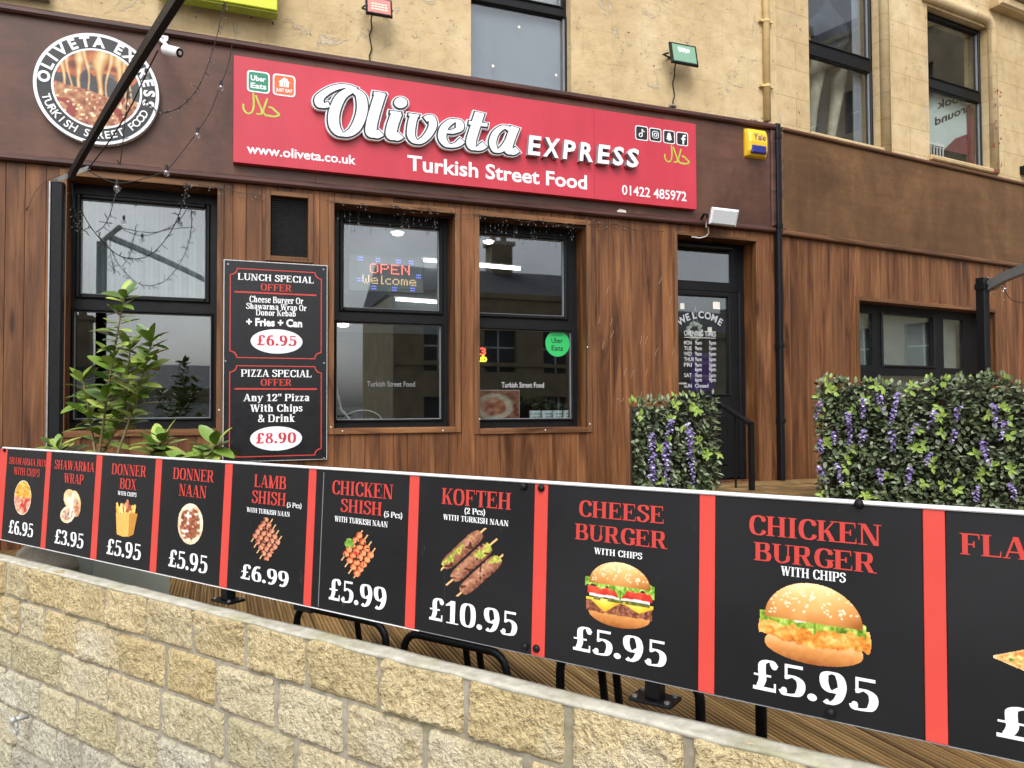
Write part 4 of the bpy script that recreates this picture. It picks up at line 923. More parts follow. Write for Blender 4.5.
def upper_windows():
    def uw(parent,fr,o,panes,dp,label,lite='upper_glass'):
        mb=frame_bars((o[0],o[1],o[2],o[3]),panes,dp,dp+.06)
        for i,p in enumerate(panes): sash(mb,p,.022,dp-.016,dp+.001)
        w=mb.build('upper_window','black_upvc',parent,label=label)
        for p in panes: m2=MB(); m2.box(p[0]+.001,p[1]-.001,dp+.02,dp+.025,p[2]+.001,p[3]-.001); m2.build('pane',lite,w)
        mb=MB()
        for p in panes: mb.box(p[1]-.018,p[1],dp+.005,dp+.02,p[2],p[3])
        mb.build('gasket','gasket_grey',w)
        return w
    dp=.13
    # over the red sign
    a,b,c,d=WA_U; zt=FA.px(520,10,dp)[1]
    r=FA.px(565,60,dp)[0]
    wA=uw(shop,FA,(a,b,c,d),[(a+.02,r,c+.06,zt),(a+.06,r-.04,zt+.11,d-.07)],dp,'upstairs window with grey blind above the red sign')
    mb=MB(); mb.box(a+.005,b-.005,dp+.062,dp+.066,c-.1,zt+.06); mb.build('blind','blind_grey',wA)
    mb=MB(); mb.box(a-.1,b+.1,dp+.1,dp+.11,zt+.065,d+.2); mb.build('blind','room_wall',wA)
    mb=MB()
    for x,y in ((519,27),(493,66),(556,75)):
        u,z=FA.px(x,y,dp+.018); mb.disc(u,z,.014,dp+.0165,dp+.018,10)
    mb.build('sticker','paper_white',wA)
    # right-hand pair
    dq=.12
    a,b,c,d=WB1
    g0=FB.px(814,100,dq)[0]; g1=FB.px(870,100,dq)[0]
    zt0=FB.px(842,65,dq)[1]; zt1=FB.px(842,50,dq)[1]
    wB=uw(right,FB,(a,b,c,d),[(a+.03,g1,c+.06,zt0),(a+.03,g1-.01,zt1,d-.07)],dq,'upstairs window where a person stands')
    mb=MB(); mb.box(b-.2,b-.06,dq+.1,dq+.11,c,d); mb.build('curtain','net_curtain',wB)
    a,b,c,d=WB2
    g1=FB.px(979.5,100,dq)[0]; zt0=FB.px(955,96,dq)[1]; zt1=FB.px(955,84,dq)[1]
    wC=uw(right,FB,(a,b,c,d),[(a+.03,g1,c+.06,zt0),(a+.03,g1-.02,zt1,d-.06)],dq,'upstairs window with a mirrored notice')
    # inner sill rail, cot-like white bars
    mb=MB(); z0=c+.05; zr=FB.px(945,147,dq+.1)[1]
    mb.box(a,a+.52,dq+.06,dq+.085,zr-.03,zr)
    for k in range(9): mb.box(a+.02+k*.06,a+.032+k*.06,dq+.066,dq+.076,z0,zr-.03)
    mb.build('inner_railing','white_trim',wC)
    # notice facing into the room: seen mirrored
    mb=MB(); mb.box(a+.005,b-.005,dq+.11,dq+.114,zr-.03,zt0+.02); nb=mb.build('notice_board','pale_board',wC)
    mb=MB(); yy=dq+.107
    def mir(t,l,r,top,sl):
        u0,z0=FB.px(*l,yy); u1,z1=FB.px(*r,yy); h=FB.px(l[0],top,yy)[1]-z0
        vs,fs=sans_tri(t,.025); A=max(v[0] for v in vs); v2=[(u0+(A-x)/A*(u1-u0),z0+(z1-z0)*(A-x)/A+y*h) for x,y in vs]
        mb.flat((v2,[f[::-1] for f in fs]),yy)
    mir('look',(937,109),(962,101),100.5,0); mir('around',(935,125.5),(971,110),117.5,0)
    mb.build('notice_text','letter_black',wC)
    mb=MB(); u,z=FB.px(944,140,dq+.1); mb.prism([(u,z-.12),(u+.5,z-.12),(u+.5,z+.16),(u+.24,z+.06)],dq+.1,dq+.104); u2,_=FB.px(968,130,dq+.09); mb.box(u2,u2+.13,dq+.09,dq+.094,c,zt0-.03); mb.build('red_print','maroon_print',wC)
    # stone surrounds: rounded moulding beside and over the openings
    for o,nm in ((WB1,0),(WB2,1)):
        mb=MB(); u=o[1]+.06; zz=o[3]+.09; P=[(u,.015,o[2]-.05)]
        R=.16
        P+=[(u,.015,zz-R)]+[(u-R+R*math.cos(t*math.pi/12),.015,zz-R+R*math.sin(t*math.pi/12)) for t in range(1,7)]+[(o[0]-.1,.015,zz)]
        mb.tube(P,.062,12); 
        P2=[(x+.075 if x>o[0] else x,y+.012,z+(.075 if z>o[3]-.1 else 0)) for x,y,z in P]; mb.tube(P2,.03,8)
        mb.build('stone_surround','cream_ashlar',right,smooth=True)
        mb=MB(); mb.bbox(o[0]-.02,o[1]+.05,-.015,.1,o[2]-.06,o[2]-.002,.012); mb.build('sill','cream_ashlar',right)
    # flaked red paint on the jamb
    mb=MB(); random.seed(4)
    for k in range(26):
        x=random.uniform(994,1002); y=random.uniform(85,150) if k<20 else random.uniform(163,172); u,z=FB.px(x,y,-.05); r=random.uniform(.006,.018)
        mb.prism([(u+r*random.uniform(.4,1)*math.cos(t),z+1.6*r*random.uniform(.4,1)*math.sin(t)) for t in (0,1,2,3,4,5)],-.0495,-.046)
    mb.build('paint_chips','chip_red',right)
    mb=MB(); u,z=FB.px(1003,11); mb.bbox(u-.25,UB1,-.12,.04,z-.02,z+.12,.03); mb.bbox(u-.1,UB1,-.2,.03,z+.121,z+.26,.03); mb.build('cornice','cream_ashlar',right)
    mb=MB(); u,z=FB.px(1023,170); mb.box(u-.02,u+.1,-.06,.03,z-.05,z+.05); mb.build('cable_box','black_paint',right)
    u,z=FA.px(20,-2); mb=MB(); mb.box(u-.5,FA.px(49,0)[0],-.04,.03,z+.01,z+.16); mb.build('sill','grey_stone',shop)
    # mortar smears and fixings above the fascia
    mb=MB()
    for x,y in ((302,51),(352,58),(298,50),(755,120),(674,105)):
        u,z=FA.px(x,y,-.02); mb.bbox(u-.035,u+.035,-.02,.03,z-.012,z+.012,.008)
    mb.build('cement_dab','mortar',shop)
upper_windows()
def rooms():
    def room(fr,parent,u0,u1,y0,y1,z0,z1,nm='room_wall'):
        mb=MB(); mb.add([(u0,y0,z0),(u1,y0,z0),(u1,y1,z0),(u0,y1,z0),(u0,y0,z1),(u1,y0,z1),(u1,y1,z1),(u0,y1,z1)],[(0,1,2,3),(4,7,6,5),(1,5,6,2),(2,6,7,3),(3,7,4,0)])
        return mb.build('room_interior',nm,parent)
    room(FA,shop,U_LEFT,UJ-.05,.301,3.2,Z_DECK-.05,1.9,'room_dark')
    room(FA,shop,U_LEFT,UJ-.05,.331,3.4,2.4,6.19,'room_wall')
    room(FB,right,UJB+.05,UB1,.301,3.2,Z_DECK-.05,1.75,'room_wall')
    # upstairs room of the wing, with an unseen roof opening added to light it
    a,b,c,d,z0,z1=UJB+.05,UB1,.331,3.4,2.2,6.19; h=(UJB+.3,UJB+4.6,.36,1.9)
    mb=MB(); mb.add([(a,c,z0),(b,c,z0),(b,d,z0),(a,d,z0),(a,c,z1),(b,c,z1),(b,d,z1),(a,d,z1)],[(0,1,2,3),(1,5,6,2),(2,6,7,3),(3,7,4,0)])
    for q in ((a,h[0],c,d),(h[1],b,c,d),(h[0],h[1],c,h[2]),(h[0],h[1],h[3],d)): mb.add([(q[0],q[2],z1),(q[0],q[3],z1),(q[1],q[3],z1),(q[1],q[2],z1)],[(0,1,2,3)])
    mb.build('room_interior','room_wall',right)
    mb=MB()
    for q in ((UJB,h[0],.03,4),(h[1],b,.03,4),(h[0],h[1],.03,h[2]),(h[0],h[1],h[3],4)): mb.box(q[0],q[1],q[2],q[3],6.2,6.3)
    rf=mb.build('roof','slate',right); mb=MB(); mb.box(h[0],h[1],h[2],h[3],6.28,6.29); mb.build('added_roof_pane','bulb_glass',rf)
    mb=MB(); mb.box(U_LEFT,UJ+.02,.03,4,6.2,6.3); mb.build('roof','slate',shop)
    # net curtain behind the left window's upper pane, pale backing in the middle one
    a,b,c,d=P1[0]; mb=MB(); n=60
    vs=[];fs=[]
    for k in range(n+1):
        u=a-.1+(b-a+.2)*k/n; y=.4+.02*math.sin(k*1.1)+.008*math.sin(k*2.7); vs+=[(u,y,c-.1),(u,y,d+.1)]
    mb.add(vs,[(2*k,2*k+2,2*k+3,2*k+1) for k in range(n)]); mb.build('net_curtain','net_curtain',shop,smooth=True)
    a,b,c,d=P2[0]; mb=MB(); mb.box(a-.3,b+.6,1.3,1.31,c-.1,d+.5); mb.build('partition','blind_grey',shop)
    a,b,c,d=P1[1]; mb=MB(); uu=FA.px(152,350,.35)[0]; mb.box(uu-.03,uu+.03,.35,.4,c,d); mb.build('inner_post','black_upvc',shop)
    # reflective lettering on the panes
    yy=RC+.0185
    for w,l,r,tp in ((w2,(367,386.5),(415,386.5),381),(w3,(501.5,387.5),(544,387.5),382)):
        mb=MB(); u0,u1,z,h=boxpx(FA,l,r,tp,yy); mb.flat(fit(sans_tri('Turkish Street Food',.012),u0,u1,z,h),yy); mb.build('lettering','etched_faint' if w is w2 else 'etched_grey',w)
    mb=MB(); u0,u1,z,h=boxpx(FA,(107,404.8),(176.3,404.8),398.5,yy); mb.flat(fit(sans_tri('01422 363418',.02),u0,u1,z,h),yy); mb.build('phone_number','letter_black',w1)
    mb=MB(); cu,cz=FA.px(557.5,343.5,yy); R=FA.px(569.5,343.5,yy)[0]-cu; mb.disc(cu,cz,R,yy-.001,yy,40); st=mb.build('round_sticker','sticker_green',w3)
    mb=MB(); y2=yy-.0018
    mb.flat(fit(sans_tri('Uber',.012),cu-.062,cu+.055,cz+.004,.05),y2); mb.flat(fit(sans_tri('Eats',.012),cu-.062,cu+.055,cz-.066,.05),y2); mb.flat(fit(sans_tri('ORDER WITH',0),cu-.05,cu+.05,cz+.068,.014),y2); mb.build('sticker_text','letter_black',w3)
rooms()
# ---------------------------------------------------------------- signs
def red_sign():
    yy=-.09
    u0=(FA.px(233.75,56.25,yy)[0]+FA.px(233.1,161.25,yy)[0])/2; u1=(FA.px(696,123.1,yy)[0]+FA.px(696.6,210,yy)[0])/2
    z1=(FA.px(233.75,56.25,yy)[1]+FA.px(696,123.1,yy)[1])/2; z0=(FA.px(233.1,161.25,yy)[1]+FA.px(696.6,210,yy)[1])/2
    t=thing('shop_sign','long red sign with raised white name lettering fixed on the brown fascia','sign',FA,((u0+u1)/2,-.03,z0))
    us=FA.px(594.5,150,yy)[0]
    mb=MB(); mb.bbox(u0,us-.001,yy,-.032,z0,z1,.002); mb.bbox(us+.001,u1,yy,-.032,z0,z1,.002); mb.build('panel','red_panel',t)
    yt=yy-.0015
    def s(txt,l,r,top,b,name='lettering',m='letter_white'):
        a,c,z,h=boxpx(FA,l,r,top,yt); mb=MB(); mb.flat(fit(sans_tri(txt,b),a,c,z,h),yt); mb.build(name,m,t)
    s('www.oliveta.co.uk',(246.7,153.2),(355.9,164),143.6,.022)
    s('Turkish Street Food',(407.4,170),(587,188.9),154.4,.022)
    s('01422 485972',(622,195.2),(686.5,200.3),185.2,.014)
    # EXPRESS: leaning block letters standing off the panel
    tri=sans_tri('EXPRESS',.045,2); a,c,z,h=boxpx(FA,(528,153.5),(641,167.5),134.2,yy-.06)
    for ch,(p0,p1) in zip('EXPRESS',((0,.112),(.128,.272),(.298,.412),(.443,.572),(.602,.716),(.738,.845),(.866,.985))):
        mb=MB(); mb.extr(fit(sans_tri(ch,.03,2),a+(c-a)*p0,a+(c-a)*p1-.012,z,h,.1),yy-.06,yy-.006,0,1); mb.build('raised_letter',['letter_white','letter_grey'],t)
    # the name: fat brush letters, white on black on grey
    def word(g):
        p=Pen(W=.25,t=.1,g=g); o=[]
        def sh(q,dx): return [[(x+dx+.16*y,y) for x,y in k] for k in q]
        # O with its swash
        O=p.cv([(.52,1.17),(.7,1.02),(.78,.62),(.7,.16),(.48,-.02),(.28,.14),(.2,.5),(.26,.92),(.42,1.14)],closed=True,W=.24,t=.1)
        O+=p.cv([(.56,1.2),(.3,1.25),(.04,1.12),(-.16,.86),(-.1,.66),(.06,.72)],W=.2,t=.1)
        o.append(sh(O,0))
        l=p.cv([(.2,1.2),(.17,.9),(.14,.45),(.16,.14),(.26,.05),(.38,.16)],W=.25,t=.1)+p.R(.05,1.14,.3,1.22); o.append(sh(l,.9))
        i=p.cv([(.2,.72),(.16,.4),(.17,.13),(.27,.05),(.38,.16)],W=.25,t=.1)+p.R(.04,.7,.3,.77)+p.dot(.24,1.02,.15); o.append(sh(i,1.34))
        v=p.cv([(.16,.76),(.14,.5),(.18,.16),(.34,.02),(.52,.18),(.62,.5),(.54,.74),(.42,.66)],W=.19,t=.1)+p.R(.02,.7,.27,.77); o.append(sh(v,1.78))
        e=p.cv([(.16,.4),(.34,.42),(.5,.54),(.44,.72),(.28,.7),(.14,.5),(.14,.22),(.3,.03),(.5,.08),(.62,.22)],W=.2,t=.09); o.append(sh(e,2.53))
        tt=p.cv([(.24,1.05),(.19,.6),(.16,.22),(.24,.05),(.38,.06),(.5,.18)],W=.24,t=.1)+p.R(.02,.68,.48,.78); o.append(sh(tt,3.2))
        a=p.cv([(.56,.66),(.36,.74),(.18,.56),(.14,.26),(.26,.04),(.42,.14),(.54,.42)],W=.18,t=.09)+p.cv([(.62,.78),(.56,.44),(.54,.16),(.64,.04),(.78,.16)],W=.23,t=.1); o.append(sh(a,3.74))
        return [k for q in o for k in q]
    a,c,z,h=boxpx(FA,(314,130.5),(519.5,155.5),82,yy-.05)
    base=[v for k in word(0) for v in k]; xa=min(v[0] for v in base); xb=max(v[0] for v in base); kx=(c-a)/(xb-xa); kz=h/1.25
    def lay(g): vs,fs=union(word(g)); return [(a+(x-xa)*kx,z+y*kz) for x,y in vs],fs
    mb=MB(); mb.extr(lay(.055),yy-.045,yy-.008); mb.build('letter_rim','sign_white',t)
    mb=MB(); mb.extr(lay(.03),yy-.05,yy-.0455); mb.build('letter_outline','letter_black',t)
    mb=MB(); mb.extr(lay(-.004),yy-.058,yy-.0505); mb.build('raised_letters','sign_white',t)
    # badges
    def rr(a,b,c,d,r,seg=5):
        o=[]
        for (x,z,s0) in ((b-r,d-r,0),(a+r,d-r,90),(a+r,c+r,180),(b-r,c+r,270)):
            for k in range(seg+1): w=math.radians(s0+90*k/seg); o.append((x+r*math.cos(w),z+r*math.sin(w)))
        return o
    def badge(l,r,top,bot,m,draw,name):
        ua=FA.px(l,(top+bot)/2,yt)[0]; ub=FA.px(r,(top+bot)/2,yt)[0]; zm=FA.px((l+r)/2,(top+bot)/2,yt)[1]; hh=(ub-ua)/2
        A=(ua,ub,zm-hh,zm+hh); mb=MB(); mb.prism(rr(*A,hh*.32),yt-.001,yt+.001,0); w=hh*.13; mb.prism(rr(ua+w,ub-w,zm-hh+w,zm+hh-w,hh*.26),yt-.002,yt-.0012,1)
        draw(mb,ua,ub,zm,hh,yt-.003); mb.build(name,['letter_white',m,'letter_white'],t)
    def d_eats(mb,a,b,z,h,y):
        mb.flat(fit(sans_tri('Uber',.03),a+h*.32,b-h*.36,z+h*.08,h*.5),y,2); mb.flat(fit(sans_tri('Eats',.03),a+h*.32,b-h*.3,z-h*.62,h*.5),y,2)
    def d_just(mb,a,b,z,h,y):
        m=(a+b)/2; mb.prism([(m-.4*h,z-.15*h),(m+.4*h,z-.15*h),(m+.4*h,z+.25*h),(m+.52*h,z+.25*h),(m+.3*h,z+.5*h),(m+.3*h,z+.62*h),(m+.16*h,z+.62*h),(m,z+.72*h),(m-.52*h,z+.25*h),(m-.4*h,z+.25*h)],y,y+.0008,2)
        for dx in (-.12,.06): mb.prism([(m+dx*h,z-.12*h),(m+(dx+.07)*h,z-.12*h),(m+(dx+.07)*h,z+.3*h),(m+dx*h,z+.3*h)],y-.0006,y-.0002,1)
        mb.flat(fit(sans_tri('JUST EAT',.03),a+h*.28,b-h*.28,z-h*.62,h*.3),y,2)
    badge(247,269.8,70.5,93.5,'badge_green',d_eats,'delivery_badge'); badge(272.8,295.4,74,96.8,'badge_orange',d_just,'delivery_badge')
    def d_note(mb,a,b,z,h,y):
        m=(a+b)/2; mb.tube([(m+.05*h,y,z+.55*h),(m+.05*h,y,z-.3*h)],.08*h,6,2); mb.tube([(m+.05*h,y,z+.5*h),(m+.22*h,y,z+.25*h),(m+.42*h,y,z+.2*h)],.09*h,6,2)
        mb.tube([(m+.05*h+.24*h*(math.cos(t)-1),y,z-.3*h+.24*h*math.sin(t)) for t in np.linspace(0,-5.2,14)],.08*h,6,2)
    def d_cam(mb,a,b,z,h,y):
        m=(a+b)/2; mb.tube([(m+x*h,y,z+q*h) for x,q in ((.3,.5),(.5,.3),(.5,-.3),(.3,-.5),(-.3,-.5),(-.5,-.3),(-.5,.3),(-.3,.5),(.3,.5))],.07*h,6,2)
        mb.tube([(m+.24*h*math.cos(t),y,z+.24*h*math.sin(t)) for t in np.linspace(0,6.3,15)],.07*h,6,2); mb.ball((m+.33*h,y,z+.33*h),.07*h,.001,seg=6,rings=4,mi=2)
    def d_ghost(mb,a,b,z,h,y):
        m=(a+b)/2; P=[(.0,.62),(.2,.56),(.28,.36),(.28,.12),(.44,.08),(.3,-.08),(.5,-.34),(.28,-.4),(.2,-.5),(0,-.58)]; mb.prism([(m+x*h,z+q*h) for x,q in P[::-1]]+[(m-x*h,z+q*h) for x,q in P[1:-1]],y,y+.0008,2)
    def d_f(mb,a,b,z,h,y):
        m=(a+b)/2; mb.prism([(m+x*h,z+q*h) for x,q in ((.02,-.8),(.3,-.8),(.3,-.12),(.52,-.12),(.56,.14),(.3,.14),(.3,.3),(.4,.4),(.6,.4),(.6,.64),(.34,.66),(.1,.54),(.02,.3),(.02,.14),(-.18,.14),(-.18,-.12),(.02,-.12))],y,y+.0008,2)
    for (l,r,tp,bt),d in zip(((635.2,648,125.8,140.5),(649.3,661.2,128,142),(663.2,674.8,130,144),(676.3,688,132,146)),(d_note,d_cam,d_ghost,d_f)): badge(l,r,tp,bt,'letter_black',d,'social_badge')
    # halal in Arabic script, twice
    def halal(l,r,top,bot):
        a=FA.px(l,(top+bot)/2,yt)[0]; b=FA.px(r,(top+bot)/2,yt)[0]; zb=FA.px((l+r)/2,bot,yt)[1]; k=(b-a); hh=FA.px((l+r)/2,top,yt)[1]-zb
        p=Pen(W=.085,t=.05)
        q=p.cv([(.0,.46),(.0,.25),(.1,.07),(.23,.14),(.285,.45),(.27,1.0)],W=.055,t=.075)
        q+=p.cv([(.34,.9),(.42,.6),(.5,.32),(.5,.12),(.36,.09)],W=.055,t=.07)
        q+=p.cv([(.67,.84),(.6,.5),(.55,.24),(.62,.1),(.8,.08)],W=.055,t=.075)
        q+=p.cv([(.7,.46),(.8,.44),(.9,.32),(1.0,.18),(.86,.07),(.6,.08)],W=.07,t=.08)
        vs,fs=union(q); mb=MB(); mb.flat(([(a+x*k,zb+y*hh) for x,y in vs],fs),yt); mb.build('halal_mark','halal_green',t)
    halal(243.5,279,93.8,116.5); halal(665,689,145.5,164)
red_sign()
def round_sign():
    yy=-.085; cu,cz=FA.px(97.6,88.9,yy); R=.405
    t=thing('round_sign','round black sign with white rim, arched lettering and a picture of melting cheese','sign',FA,(cu,-.03,cz-R))
    mb=MB(); mb.disc(cu,cz,R,yy,-.032,72); mb.build('rim','sign_white',t)
    mb=MB(); mb.disc(cu,cz,R-.022,yy-.002,yy-.0005,72); mb.build('face','letter_black',t)
    y2=yy-.004
    # faint picture also under the lettering band
    pm=pic_melt(); mb=MB(); r=np.hypot(pm.x-.5,pm.y-.5); pm.m=(r<.493); pm.mesh(mb,cu-.285,cu+.285,cz-.285,cz+.285,y2); mb.build('printed_picture','printed_picture',t)
    mb=MB(); n=72; 
    for ra,rb in ((.278,.292),):
        vs=[(cu+q*math.cos(2*math.pi*k/n),y2-.0012,cz+q*math.sin(2*math.pi*k/n)) for q in (ra,rb) for k in range(n)]; mb.add(vs,[(k,(k+1)%n,n+(k+1)%n,n+k) for k in range(n)])
    mb.build('ring','letter_white',t)
    mb=MB(); y3=y2-.0015
    w='OLIVETA EXPRESS'; angs=[-83,-68,-57,-43,-28,-14,1,0,24,38,50,62,75,88,101]
    for ch,A in zip(w,angs):
        if ch!=' ': mb.flat(oncurve(sans_tri(ch,.04),cu,cz,.305,A,.075),y3)
    w='TURKISH STREET FOOD'; a0=252; st=-7.6
    for i,ch in enumerate(w):
        if ch!=' ': mb.flat(oncurve_in(sans_tri(ch,.015),cu,cz,.362,a0+i*st,.055),y3)
    mb.build('lettering','letter_white',t)
round_sign()
def offer_board():
    yy=-.045
    u0=(FA.px(223.1,259,yy)[0]+FA.px(223,460,yy)[0])/2; u1=(FA.px(327.2,265.6,yy)[0]+FA.px(327.5,461,yy)[0])/2; z1=(FA.px(223.1,259,yy)[1]+FA.px(327.2,265.6,yy)[1])/2; z0=FA.px(275,461,yy)[1]
    t=thing('offer_board','tall black board with lunch and pizza offers mounted between two windows','sign',FA,((u0+u1)/2,-.02,z0))
    mb=MB(); mb.bbox(u0,u1,yy,-.024,z0,z1,.002); mb.build('board_edge','board_edge',t)
    mb=MB(); mb.box(u0+.006,u1-.006,yy-.001,yy+.001,z0+.006,z1-.006); mb.build('panel','board_black',t)
    yt=yy-.0025; M_={}
    def add(m): M_[len(M_)]=(m,MB()); return M_[len(M_)-1][1]
    def tx(m,s,l,r,top,pen=SERIF_L,sans=None):
        a,b,z,h=boxpx(FA,l,r,top,yt); add(m).flat(fit(serif_tri(s,pen) if sans is None else sans_tri(s,sans),a,b,z,h),yt)
    tx('print_white','LUNCH SPECIAL',(237.8,280),(313.7,283),273.4); tx('print_red','OFFER',(260.7,290.4),(292,291.6),283.6)
    tx('print_white','Cheese Burger Or',(249.5,302.3),(303.3,304),296); tx('print_white','Shawarma Wrap Or',(246,308.7),(306.6,311),302.9); tx('print_white','Donor Kebab',(255.8,315.4),(295.7,316.4),309.7)
    tx('print_white','+ Fries + Can',(246.2,325.3),(302.2,327),317.6,None,.04)
    tx('print_white','PIZZA SPECIAL',(241,376.6),(311.5,377.2),369.4); tx('print_red','OFFER',(260.7,385.6),(292,385.8),379)
    tx('print_white','Any 12" Pizza',(243.2,401),(309.6,401.2),393.8); tx('print_white','With Chips',(250,411.6),(302.5,411.8),404.3); tx('print_white','& Drink',(258,421.9),(295,422),414.4)
    def rule(l,r):
        a,z=FA.px(*l,yt); b,z2=FA.px(*r,yt); z=(z+z2)/2; add('print_red').box(a,b,yt,yt+.001,z-.006,z+.006)
    rule((234.5,292),(316.4,295)); rule((234.5,388.9),(317,389))
    for (l,r,tp,bt),pr,pl in (((250.6,302.5,329.3,353.6),'\u00a36.95',((257,345.2),(296.5,346),335)),((250,302,426.4,450.6),'\u00a38.90',((256,443.2),(296,443),432.8))):
        a,z=FA.px(l,(tp+bt)/2,yt); b=FA.px(r,(tp+bt)/2,yt)[0]; zt=FA.px((l+r)/2,tp,yt)[1]; zb=FA.px((l+r)/2,bt,yt)[1]
        mb=MB(); mb.disc((a+b)/2,(zt+zb)/2,(b-a)/2,yt,yt+.001,48,(zt-zb)/2); ov=mb.build('price_oval','board_oval',t)
        a,b,z,h=boxpx(FA,*pl,yt); mb=MB(); mb.flat(fit(serif_tri(pr,SERIF,.03),a,b,z,h),yt-.0015); mb.build('price_text','board_price',ov)
    for (l,r,tp,bt) in ((229.6,321.7,268.6,358.6),(229,321.7,364.3,456.5)):
        xm,ym=(l+r)/2,(tp+bt)/2; a=FA.px(l,ym,yt)[0]; b=FA.px(r,ym,yt)[0]; d=FA.px(xm,tp+1.4,yt)[1]; c=FA.px(xm,bt,yt)[1]; q=.05; mbb=add('print_red'); P=[]
        for (x,z,s0,sx,sz) in ((b,d,0,-1,-1),(a,d,0,1,-1),(a,c,0,1,1),(b,c,0,-1,1)):
            arc=[(x+sx*q*math.cos(w),z+sz*q*math.sin(w)) for w in np.linspace(0,math.pi/2,6)]
            if sx*sz>0: arc=arc[::-1]
            P+=arc
        # order the corner arcs into one loop
        P=[p for p in P]; c0=((a+b)/2,(c+d)/2)
        w=.0075; n=len(P); 
        inn=[(c0[0]+(x-c0[0])*(1-2*w/(b-a)),c0[1]+(z-c0[1])*(1-2*w/(d-c))) for x,z in P]
        mbb.add([(x,yt,z) for x,z in P]+[(x,yt,z) for x,z in inn],[((k+1)%n,k,n+k,n+(k+1)%n) for k in range(n)])
    for m,mb in M_.values(): mb.build('lettering' if len(mb.v)>60 else 'red_border',m,t)
    for x,y in ((228,264),(323.5,269.5),(225.5,361),(324,363),(323.8,458)):
        u,z=FA.px(x,y,yt); mb=MB(); mb.disc(u,z,.007,yt-.003,yt+.001,10); mb.build('screw','galvanised',t)
offer_board()

